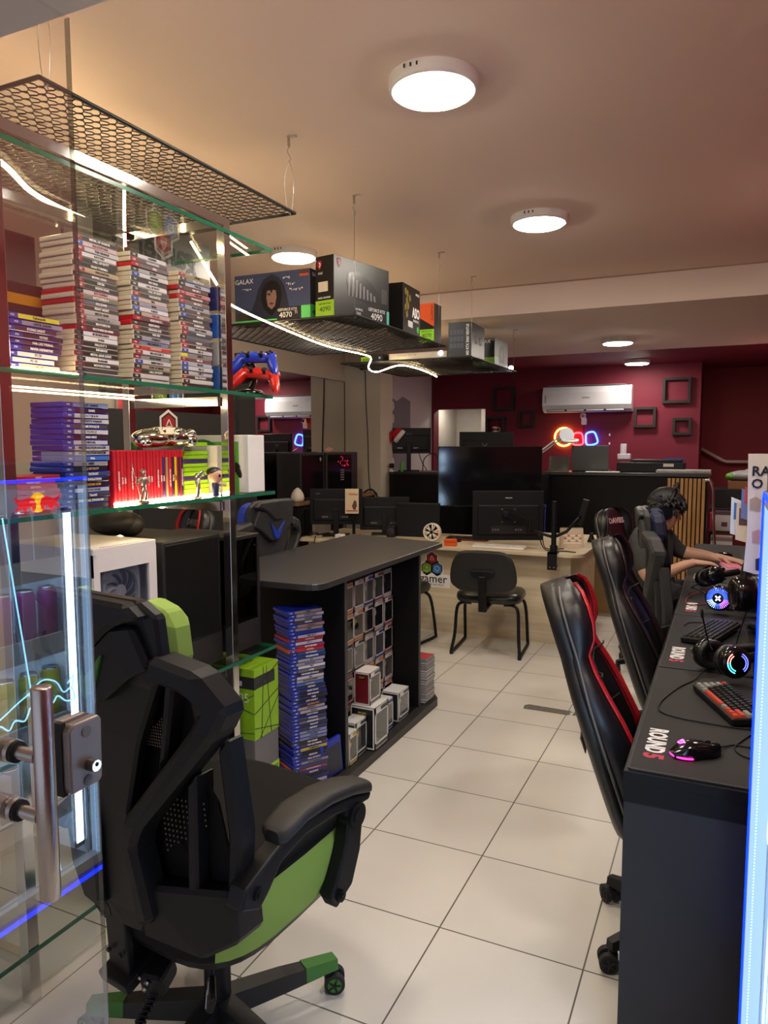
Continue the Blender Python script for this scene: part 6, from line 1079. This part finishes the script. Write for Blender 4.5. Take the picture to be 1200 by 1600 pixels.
racing_chair('black and burgundy gaming chair second from the near end of the long desk', (-.075, 3.38, 0), -math.radians(88), BKS, LEAB, BUR, mat('dark_burgundy', (.02, .006, .008), .45), 'RISE', leg0=1.1)
racing_chair('black and burgundy gaming chair with pale lettering on its headrest behind the seated person', (-.395, 5.17, 0), -math.radians(118), BKS, LEAB, BUR, mat('dark_burgundy', (.02, .006, .008), .45), 'DAVIES', cm('d8b0b4'), leg0=.80, sc=.965)
racing_chair('black gaming chair with thin red edge seen behind the glass cabinet', (-3.27, 3.42, 0), math.radians(155), BKS, LEAB, mat('black_cushion', (.02, .02, .02), .5), REDL, 'DAVIES', GRY, sc=1.0)
# ================================================================ long black desk with the gaming stations
k = thing('gaming_desk', 'long black gaming desk with sewn mats running along the right side', 'desk', (0, 0, 0))
b = MB(); b.b2(-.2, .7, 1.79, 6.26, .722, .75, .002); b.build('desk_top', BLKM, k)
MB().b2(-.197, .7, 1.793, 1.82, 0, .722).build('end_panel', mat('end_panel_black', (.016, .017, .021), .35), k)
MB().b2(-.1985, .7, 1.7915, 1.80, .672, .722).build('apron', BLKM, k)
for y in (2.84, 4.68, 6.23): MB().b2(.1, .7, y, y+.025, 0, .722).build('leg_panel', BLKM, k)
MB().b2(.6, .62, 1.82, 6.2, .2, .722).build('modesty_panel', BLKM, k)
MATM = mat('mat_cloth', (.016, .015, .016), .8, bump=.3, bs=900); STI = mat('mat_stitching', (.12, .12, .13), .8)
CR = cm('b02a44', .6)
for i, (y0, y1) in enumerate(((1.80, 2.685), (2.70, 3.565), (3.58, 4.45), (4.465, 5.335), (5.35, 6.22))):
    b = MB(); b.prism(rounded([(-.192, y0), (.11, y0), (.11, y1), (-.192, y1)], .015, 4), 0, .004)
    m = b.build('desk_mat', MATM, None, (0, 0, .7503)); tag(m, ['black desk mat with white and crimson lettering, nearest the camera', 'black desk mat under the tilted black keyboard, second from the near end', 'black desk mat under the headset with the blue fan light', 'black desk mat under the hands of the seated person', 'black desk mat at the far end of the long desk'][i], 'desk mat', 'desk mats on the long desk')
    b = MB(); n_ = 70
    for j in range(n_): x = -.186+.29*j/n_; b.box((x, y0+.0025, .0045), (.0018, .004, .0014)); b.box((x, y1-.0025, .0045), (.0018, .004, .0014))
    for j in range(120): y = y0+.006+(y1-y0-.012)*j/120; b.box((-.1895, y, .0045), (.004, .0018, .0014))
    b.build('stitched_edge', STI, m)
    c0 = y0+.175
    Mt = lambda dy: basis((-.143+.012*(i > 1), c0-dy, .0042), (0, -1, 0), (1, 0, 0))
    txt('ROUND', .064, WTX, Mt(-.03), m, wid=.168, bold=.0024); txt('5', .064, CR, Mt(.078), m, wid=.05, bold=.003)
# keyboards
keym = {}
def keyboard(lab, loc, rz, cols, rows, style, tilt=.0, unit=.0192):
    W_, D_ = cols*unit+.012, rows*unit+.012
    k = thing('keyboard', lab, 'keyboard', loc, rz, 'keyboards on the long desk'); k.rotation_euler = (tilt, 0, rz)
    b = MB(); b.box((0, 0, .012), (W_, D_, .02), .004); b.build('keyboard_body', BLK, k)
    def key(wu):
        if wu not in keym:
            w = wu*unit-.003; h = unit-.003; q_ = MB()
            q_.loft([[(-w/2, -h/2, 0), (w/2, -h/2, 0), (w/2, h/2, 0), (-w/2, h/2, 0)], [(-w/2+.0022, -h/2+.002, .0085), (w/2-.0022, -h/2+.002, .0085), (w/2-.0022, h/2-.003, .0085), (-w/2+.0022, h/2-.003, .0085)]], sm=False); keym[wu] = q_.mesh('key', [BLK])
        return keym[wu]
    for r_ in range(rows):
        x = -cols*unit/2; row = style(r_)
        for wu, hx in row:
            o = link('key', key(wu), k, (x+wu*unit/2, (r_-(rows-1)/2)*unit, .0215)); x += wu*unit
            o.material_slots[0].link = 'OBJECT'; o.material_slots[0].material = cm(hx, .5)
    return k
DK, GK, RK = '131214', '8c8a88', 'c0442f'
def st60(r_):
    if r_ == 0: return [(1.25, GK), (1.25, GK), (1.25, GK), (6.25, RK), (1.25, GK), (1.25, RK), (1.25, RK), (1.25, RK)]
    if r_ == 1: return [(2.25, GK)]+[(1, DK)]*10+[(2.75, RK)]
    if r_ == 2: return [(1.75, GK)]+[(1, DK)]*11+[(2.25, GK)]
    if r_ == 3: return [(1.5, GK)]+[(1, DK)]*12+[(1.5, GK)]
    return [(1, RK)]+[(1, DK)]*12+[(2, GK)]
def stblk(r_):
    if r_ == 0: return [(1.25, '201f20')]*3+[(6.25, '201f20')]+[(1.25, '201f20')]*4+[(1, '201f20')]*3
    return [(1.5, '201f20')]+[(1, '1a191a')]*12+[(1.5, '201f20')]+[(1, '1a191a')]*3
keyboard('compact keyboard with grey, black and coral keys on the nearest mat', (.035, 2.345, .7585), math.radians(-68), 15, 5, st60, .05)
keyboard('long black keyboard on the second desk mat', (-.03, 3.215, .7595), math.radians(-106), 18, 6, stblk, .06)
k = thing('keyboard', 'small pink keyboard under the left hand of the seated person', 'keyboard', (.045, 5.07, .755), -math.radians(80), 'keyboards on the long desk')
MB().box((0, 0, .01), (.29, .1, .018), .004).build('keyboard_body', cm('d8a8b8'), k); b = MB(); [b.box((-.132+.0189*i, -.038+.0189*j, .022), (.0165, .0165, .008), .002) for i in range(15) for j in range(5)]; b.build('keys', cm('e07a9c'), k)
mouse('glossy black mouse with magenta light edge on the nearest mat', (-.045, 1.945, .7548), math.radians(-58), MS, True)
mouse('grey-black mouse behind the near headset on the second mat', (-.035, 2.955, .7548), math.radians(-70), MS, m_=mat('grey_gloss', (.06, .06, .06), .2))
mouse('black mouse under the right hand of the seated person', (-.05, 4.87, .7548), math.radians(-80), MS)
mouse('black mouse on the far mat beyond the seated person', (.0, 5.50, .7548), math.radians(-60), MS)
# headsets
def headset(lab, loc, rot, ring, R0=.048):
    t = thing('headset', lab, 'headset', loc, 0, 'headsets at the desk'); t.rotation_euler = rot
    b = MB(); pts = [(.085*math.cos(a), 0, .02+.125*math.sin(a)) for a in [PI*i/16 for i in range(17)]]
    b.loft([[(p[0]*(1+d_), w_, p[2]*(1+d_)) for d_, w_ in ((0, -.016), (.07, -.014), (.09, 0), (.07, .014), (0, .016), (-.03, 0))] for p in pts]); b.build('headband', BLK, t)
    for s in (1, -1):
        Rm = Matrix.Rotation(s*PI/2, 4, 'Y'); b = MB(); b.lathe([(0, -.004), (R0*.9, -.004), (R0, .004), (R0, .026), (R0*.86, .036), (R0*.5, .040), (0, .040)], 28, (s*.072, 0, 0), Rm); e_ = b.build('ear_cup', BLKG, t)
        b = MB(); b.lathe([(R0*.5, -.004), (R0*.95, -.006), (R0*1.02, -.018), (R0*.9, -.028), (R0*.55, -.026), (R0*.5, -.008)], 28, (s*.072, 0, 0), Rm); b.build('ear_cushion', LEAB, e_)
        if ring == 'arcs':
            def arc(a0, a1, r_, col, nm):
                q_ = MB(); q_.tube([Matrix.Translation((s*.072, 0, 0)) @ Rm @ V((r_*math.cos(a), r_*math.sin(a), .0395 if r_ < R0*.62 else .0385)) for a in [a0+(a1-a0)*i/12 for i in range(13)]], .0016, 5); q_.build('light_arc', emis(nm, col, 3.5), e_)
            for r_ in (R0*.5, R0*.64):
                arc(1.9-PI, 2.9-PI, r_, (1, .15, .12), 'arc_red'); arc(2.9-PI, 4.2-PI, r_, (.05, .8, .9), 'arc_cyan'); arc(PI-1.1, PI+.9, r_, (.06, .08, 1), 'arc_blue')
        elif ring == 'fan':
            for j in range(36):
                a = 2*PI*j/36; q_ = MB(); q_.tube([Matrix.Translation((s*.072, 0, 0)) @ Rm @ V((r_*math.cos(a), r_*math.sin(a), z)) for r_, z in ((R0*.42, .0408), (R0*.84, .0372))], .0011, 4)
                q_.build('light_ray', emis('ray_'+('violet' if 8 < j < 16 else 'blue' if j % 36 > 5 else 'ice'), (.35, .1, 1) if 8 < j < 16 else (.03, .08, 1) if j > 5 else (.3, .5, 1), 4), e_)
            q_ = MB()
            for a in range(4): q_.tube([Matrix.Translation((s*.072, 0, 0)) @ Rm @ V((r_*math.cos(a*PI/2+.5), r_*math.sin(a*PI/2+.5), .0412)) for r_ in (.004, .014)], .0028, 5)
            q_.build('light_cross', emis('white_cross', (.8, .75, 1), 4), e_)
    return t
def orient(ax, up): # local x (cup axis, +x cup) -> ax, local z -> up
    x = V(ax).normalized(); z = V(up); z = (z-x*z.dot(x)).normalized(); y = z.cross(x)
    return Matrix((x, y, z)).transposed().to_euler()
hs = headset('black headset with red, cyan and blue light arcs lying behind the compact keyboard', (.005, 2.655, .822), orient((.45, -.85, .12), (.85, .5, .18)), 'arcs', .052)
b = MB(); b.tube(smoothpts([(-.075, .0, .0), (-.085, -.05, .05), (-.08, -.03, .11), (-.082, .02, .165)]), .0028, 6); b.ell((-.082, .03, .178), (.005, .006, .016), (.5, 0, 0))
mb_ = MB(); mb_.tube(smoothpts([(-.02, 2.67, .84), (-.035, 2.68, .87), (-.05, 2.67, .93), (-.055, 2.665, .955)]), .003, 6); mb_.ell((-.057, 2.664, .965), (.005, .005, .016))
o = mb_.build('microphone_boom', BLK); o.parent = hs; o.matrix_parent_inverse = hs.matrix_basis.inverted()
headset('black headset with a blue fan-shaped light lying on the third mat', (.0, 3.72, .826), orient((-.12, -.97, .1), (.85, -.1, .3)), 'fan', .058)
headset('dark headset without lights lying beyond the fan-lit headset', (-.06, 4.18, .838), orient((.3, -.9, .25), (.9, .3, .2)), None, .048)
h = headset('black headset hanging from a slim stand in front of the dark monitors', (.172, 2.68, 1.05), orient((.905, .425, 0), (.0, .0, 1)), None, .044); h.scale = (1.4, 1.1, 1.32)
b = MB(); b.lathe([(.06, .0), (.06, .008), (.012, .012), (.008, .02), (.008, .46), (0, .46)], 20); b.box((0, 0, .462), (.02, .05, .014), .005); tag(b.build('headset_stand', BLK, None, (.172, 2.68, .7503)), 'slim black stand carrying the hanging headset', 'stand')
# monitors of the stations (their screens face the chairs)
for i, (y, lab) in enumerate(((2.22, 'glossy black monitor at the nearest station beside the fridge'), (3.06, 'glossy black monitor behind the hanging headset'), (3.78, 'glossy black monitor above the fan-lit headset'), (5.0, 'black monitor in front of the seated person'))):
    m = monitor(lab, ((.225, .118, .14, .27)[i], y, .7503), PI/2+(.0, .05, .05, 0)[i], .6, .34, .035, kind='side', group='monitors on the long desk')
# cables on the desk
def cable(pts, lab, r_=.0022, m_=None): o = None; b = MB(); b.tube(smoothpts(pts, 6), r_, 6); return tag(b.build('cable', m_ or BLK), lab, 'cable', 'cables on the long desk')
cable([(-.035, 2.68, .775), (-.07, 2.58, .758), (-.114, 2.473, .7575), (-.153, 2.32, .7575), (-.15, 2.228, .7575), (-.10, 2.195, .7575), (-.047, 2.186, .7575), (.03, 2.18, .7575), (.085, 2.185, .7575)], 'black headset cable looping over the nearest mat')
cable([(-.0, 1.985, .77), (.02, 2.02, .76), (.045, 2.05, .7575), (.09, 2.05, .7575)], 'thin black cable from the magenta-lit mouse')
cable([(.09, 2.15, .7575), (.06, 2.08, .7575), (.046, 2.03, .7575), (.06, 1.99, .7575), (.095, 1.97, .7575)], 'short loop of black cable beside the magenta-lit mouse')
cable([(.075, 2.97, .7585), (.05, 2.92, .7585), (.06, 2.86, .7585), (.09, 2.84, .7585), (.1, 2.8, .7585)], 'black cable curling behind the long black keyboard')
cable([(.085, 2.72, 1.0), (.06, 2.85, .85), (.055, 2.98, .775), (.05, 3.03, .7585), (.055, 2.9, .7585)], 'black cable dropping from the hanging headset')
cable([(-.14, 3.35, .7575), (-.12, 3.42, .7575), (-.05, 3.44, .7575), (.0, 3.42, .7575)], 'black cable behind the far edge of the long black keyboard')
cable([(-.06, 4.12, .78), (-.13, 4.05, .765), (-.16, 3.9, .7575), (-.14, 3.8, .7575), (-.06, 3.86, .76), (.0, 4.0, .775), (-.03, 4.2, .79)], 'red cable looping around the unlit headset', .0028, cm('8a2030', .4))
cable([(-.04, 3.80, .80), (-.12, 3.98, .81), (-.14, 4.10, .79), (-.08, 4.25, .80), (.02, 4.2, .83)], 'thick black cable over the unlit headset', .004)
cable([(-.02, 4.93, .765), (.0, 4.8, .7575), (-.03, 4.68, .7575), (-.0, 4.6, .7575)], 'red mouse cable on the fourth mat', .002, cm('8a2030', .4))
cable([(-.085, 4.74, .7575), (-.09, 4.6, .77), (-.07, 4.5, .79), (-.03, 4.42, .78)], 'black cable arching before the hand on the mouse', .004)
for y0, x0 in ((4.62, -.13),): tag(MB().box((0, 0, .006), (.03, .05, .012), .002).build('dongle', cm('c8b8b8'), None, (x0, y0, .7548)), 'small pale connector lying on the fourth mat', 'connector')
# ================================================================ the seated person
SKIN = mat('skin', (.55, .32, .22), .5, var=.05, vs=20); SHIRT = mat('charcoal_shirt', (.035, .037, .037), .85, bump=.4, bs=60); PANT = mat('dark_trousers', (.012, .012, .016), .85)
def skinned(nodes, edges, root):
    me = bpy.data.meshes.new('skin'); me.from_pydata([n_[0] for n_ in nodes], edges, []); o = bpy.data.objects.new('skin', me); COL.objects.link(o)
    o.modifiers.new('skin', 'SKIN'); sv = me.skin_vertices[0].data if me.skin_vertices else None
    if sv is None: me.skin_vertices_add() if hasattr(me, 'skin_vertices_add') else None; sv = me.skin_vertices[0].data
    for i, n_ in enumerate(nodes):
        r_ = n_[1]; sv[i].radius = r_ if isinstance(r_, tuple) else (r_, r_); sv[i].use_root = (i == root)
    s_ = o.modifiers.new('sub', 'SUBSURF'); s_.levels = 2
    bpy.context.view_layer.update(); ev = o.evaluated_get(bpy.context.evaluated_depsgraph_get()); r = bpy.data.meshes.new_from_object(ev); bpy.data.objects.remove(o); return r
J = [((-.40, 5.10, .57), (.15, .13)), ((-.44, 5.06, .74), (.14, .12)), ((-.46, 5.00, .88), (.155, .12)), ((-.43, 4.985, .985), (.10, .09)), ((-.40, 4.985, 1.05), (.058, .055)), ((-.375, 4.99, 1.10), (.055, .055)),
     ((-.475, 4.85, .93), (.075, .075)), ((-.455, 4.79, .82), (.062, .062)), ((-.42, 4.755, .70), (.046, .046)), ((-.30, 4.77, .75), (.042, .042)), ((-.20, 4.82, .80), (.030, .030)), ((-.145, 4.84, .808), (.028, .036)),
     ((-.36, 5.13, .94), (.075, .075)), ((-.30, 5.18, .85), (.064, .064)), ((-.235, 5.19, .815), (.048, .048)), ((-.12, 5.19, .808), (.042, .042)), ((-.03, 5.17, .796), (.030, .030)), ((.01, 5.15, .80), (.026, .034)),
     ((-.34, 5.00, .55), (.095, .095)), ((-.08, 4.96, .55), (.078, .078)), ((.06, 4.95, .52), (.06, .06)), ((.10, 4.96, .30), (.05, .05)), ((.11, 4.97, .10), (.038, .038)),
     ((-.34, 5.21, .55), (.095, .095)), ((-.08, 5.24, .55), (.078, .078)), ((.06, 5.24, .52), (.06, .06)), ((.10, 5.24, .30), (.05, .05)), ((.11, 5.24, .10), (.038, .038))]
E_ = [(0, 1), (1, 2), (2, 3), (3, 4), (4, 5), (2, 6), (6, 7), (7, 8), (8, 9), (9, 10), (10, 11), (2, 12), (12, 13), (13, 14), (14, 15), (15, 16), (16, 17), (0, 18), (18, 19), (19, 20), (20, 21), (21, 22), (0, 23), (23, 24), (24, 25), (25, 26), (26, 27)]
me = skinned(J, E_, 0)
body = MB(); body.add([v.co[:] for v in me.vertices], [list(p.vertices) for p in me.polygons], True)
def limb(p): # material by nearest bone
    p = V(p); best = (9, 0)
    for a, c_ in E_:
        A, B_2 = V(J[a][0]), V(J[c_][0]); d_ = B_2-A; t_ = max(0, min(1, (p-A).dot(d_)/d_.length_squared)); q_ = (p-A-d_*t_).length-(J[a][1][0]*(1-t_)+J[c_][1][0]*t_)
        if q_ < best[0]: best = (q_, (a, c_), t_)
    e_ = best[1]
    if e_ in ((4, 5),) or (e_ == (3, 4) and best[2] > .75): return 0
    if e_ in ((9, 10), (10, 11), (15, 16), (16, 17), (14, 15)) or (e_ == (8, 9)) or (e_ == (7, 8) and best[2] > .55): return 0
    if e_[0] >= 18 or e_ in ((0, 18), (0, 23)): return 2
    return 1
fc = []
for f_, _, sm_ in body.f:
    c_ = V((0, 0, 0))
    for i in f_: c_ += V(body.v[i])
    fc.append((f_, limb(c_/len(f_)), True))
body.f = fc
def hand(w, pd, pn, side, spread, curl, ln=1.0):
    """palm block and five fingers; w wrist, pd direction of the palm, pn back-of-hand normal, side = thumb direction"""
    w, pd, pn, side = V(w), V(pd).normalized(), V(pn).normalized(), V(side).normalized()
    body.mi = 0
    body.loft([[w+pd*(.09*t_)+side*(hw*math.cos(a*PI/6))+pn*(th*math.sin(a*PI/6)-.01*t_) for a in range(12)] for t_, hw, th in ((-.15, .026, .022), (.15, .031, .02), (.5, .039, .0175), (.85, .041, .015), (1.02, .036, .011))])
    for i, (o_, L_) in enumerate(((.030, .072), (.010, .080), (-.010, .075), (-.029, .060))):
        p = w+pd*.085+side*o_-pn*.008; d_ = (pd+side*spread*(o_/.03)).normalized(); pts = [p-pd*.02, p]; rs = [.0095, .0093]
        for j, fr in enumerate((.45, .32, .23)):
            a = curl*(j+.6); dd = d_*math.cos(a)-pn*math.sin(a); p = p+dd*L_*fr*ln; pts.append(p); rs.append((.0086, .0078, .0062)[j])
        body.tube(pts, rs, 8); body.ell(pts[-1], .0062, None, 8, 6)
    p = w+pd*.03+side*.028-pn*.008; q_ = p+(pd*.55+side*.7-pn*.25).normalized()*.036; r_ = q_+(pd*.85+side*.2-pn*.35).normalized()*.03
    body.tube([w+pd*.012+side*.012, p, q_, r_], [.013, .0125, .0105, .0075], 8); body.ell(r_, .0075, None, 8, 6)
hand((-.165, 4.835, .812), (.95, .28, .05), (0, .05, 1), (-.25, .95, 0), .12, .33)
hand((-.01, 5.16, .806), (.96, -.22, -.02), (0, 0, 1), (-.2, -.96, 0), .2, .27)
# head: built from rings along the head's own axis, tipped forward
HC = V((-.345, 5.005, 1.125)); HM = basis(HC, (-.12, .99, 0), (.30, .04, .95)); # local x = person's left, y = up, z = x cross y = forward/back
fwd = HM.col[2].to_3d(); up_ = HM.col[1].to_3d(); lf = HM.col[0].to_3d()
if fwd.x < 0: fwd = -fwd
fwd = (fwd-V((0, 0, .1))).normalized(); up_ = (up_-fwd*up_.dot(fwd)).normalized(); lf = up_.cross(fwd)
def hp(f_, l_, u_): return HC+fwd*f_+lf*l_+up_*u_
rings = []
for u_, fr, bk, wd in ((-.125, .055, -.01, .02), (-.115, .085, -.03, .04), (-.09, .09, -.05, .055), (-.055, .092, -.07, .066), (-.02, .09, -.088, .072), (.02, .092, -.095, .075), (.06, .085, -.092, .073), (.09, .065, -.075, .06), (.112, .03, -.045, .038), (.12, .0, -.02, .015)):
    rings.append([hp((fr+bk)/2+(fr-bk)/2*math.cos(a*PI/10), wd*math.sin(a*PI/10), u_) for a in range(20)])
body.mi = 0; body.loft(rings)
body.loft([[hp(.088+d_, w_*math.sin(a*PI/4), u_+.0*a) for a in range(8)] if False else [hp(.082+d_*max(0, math.cos(a*PI/4)), w_*math.sin(a*PI/4), u_) for a in range(8)] for u_, d_, w_ in ((.018, .006, .008), (-.0, .016, .01), (-.02, .028, .013), (-.032, .03, .016), (-.042, .014, .012))])
for s in (1, -1): body.ell(hp(-.005, s*.075, -.015), (.012, .012, .026), None, 10, 8)
body.ell(hp(.088, 0, -.072), (.012, .018, .006), None, 10, 6); body.mi = 3
for s in (1, -1): body.ell(hp(.083, s*.03, .012), (.009, .011, .005), None, 10, 6)
o = body.build('person', [SKIN, SHIRT, PANT, BLK], None); tag(o, 'person in a dark grey T-shirt bent over the far desk, one hand on a mouse', 'person')
b = MB(); rH = random.Random(5)
b.loft([[hp((fr+bk)/2+(fr-bk)/2*math.cos(a*PI/10), wd*math.sin(a*PI/10), u_) for a in range(20)] for u_, fr, bk, wd in ((-.075, -.03, -.085, .06), (-.04, -.01, -.105, .078), (.0, .02, -.118, .088), (.03, .097, -.122, .09), (.07, .1, -.118, .088), (.105, .08, -.095, .072), (.13, .03, -.06, .045), (.138, .0, -.03, .015))])
for _ in range(260):
    a = rH.uniform(0, 2*PI); e_ = rH.uniform(-.2, 1.4); 
    d_ = (fwd*math.cos(a)*math.cos(e_)+lf*math.sin(a)*math.cos(e_)+up_*math.sin(e_)); 
    if d_.dot(fwd) > .55 and e_ < .35: continue
    p = HC+up_*.02+fwd*-.012+V((d_.x, d_.y, d_.z))*.1; sd = (d_.cross(up_)*rH.uniform(-1, 1)+fwd*rH.uniform(-.2, 1)-up_*rH.uniform(.2, 1)).normalized()
    b.tube([p-d_*.02, p+d_*.012+sd*.018, p+d_*.012+sd*.05], [.011, .009, .001], 5)
for _ in range(40):
    l_ = rH.uniform(-.07, .07); b.tube([hp(.07, l_, .085), hp(.10, l_, .05), hp(.10, l_+rH.uniform(-.01, .01), rH.uniform(.0, .025))], [.012, .01, .002], 5)
b.build('hair', mat('black_hair', (.008, .008, .009), .55), o)
b = MB(); b.loft([[V(q_)+V((0, 0, 0)) for q_ in [(-.41+.075*math.cos(a*PI/8), 4.985+.07*math.sin(a*PI/8), 1.015+z+.02*math.cos(a*PI/8)*-1) for a in range(16)]] for z in (0, .012)], cap=False); b.build('collar', SHIRT, o)
t = thing('headset', 'black headset with small ears worn on the head of the seated person', 'headset', tuple(HC), 0, 'headsets at the desk')
b = MB(); P_ = [[HC*0+fwd*(-.0+w_)+(lf*math.cos(a)*(.098+d_)+up_*math.sin(a)*(.142+d_)) for w_, d_ in ((-.018, 0), (0, .012), (.018, 0), (0, -.004))] for a in [PI*i/16 for i in range(17)]]
b.loft(P_); b.build('headband', BLK, t)
for s in (1, -1):
    b = MB(); b.cyl(lf*s*.082-up_*.02, lf*s*.118-up_*.02, .045, n=24); e_ = b.build('ear_cup', BLKG, t); b = MB(); b.cyl(lf*s*.066-up_*.02, lf*s*.084-up_*.02, .05, n=24); b.build('ear_cushion', LEAB, e_)
    b = MB(); b.loft([[up_*(.148+.04*(1-k_))+lf*s*(.05+.008*(1-k_))+fwd*.022*math.cos(a*PI/4)*k_+lf*.014*math.sin(a*PI/4)*k_ for a in range(8)] for k_ in (1, .5, .08)]); b.build('ear_point', BLK, t)
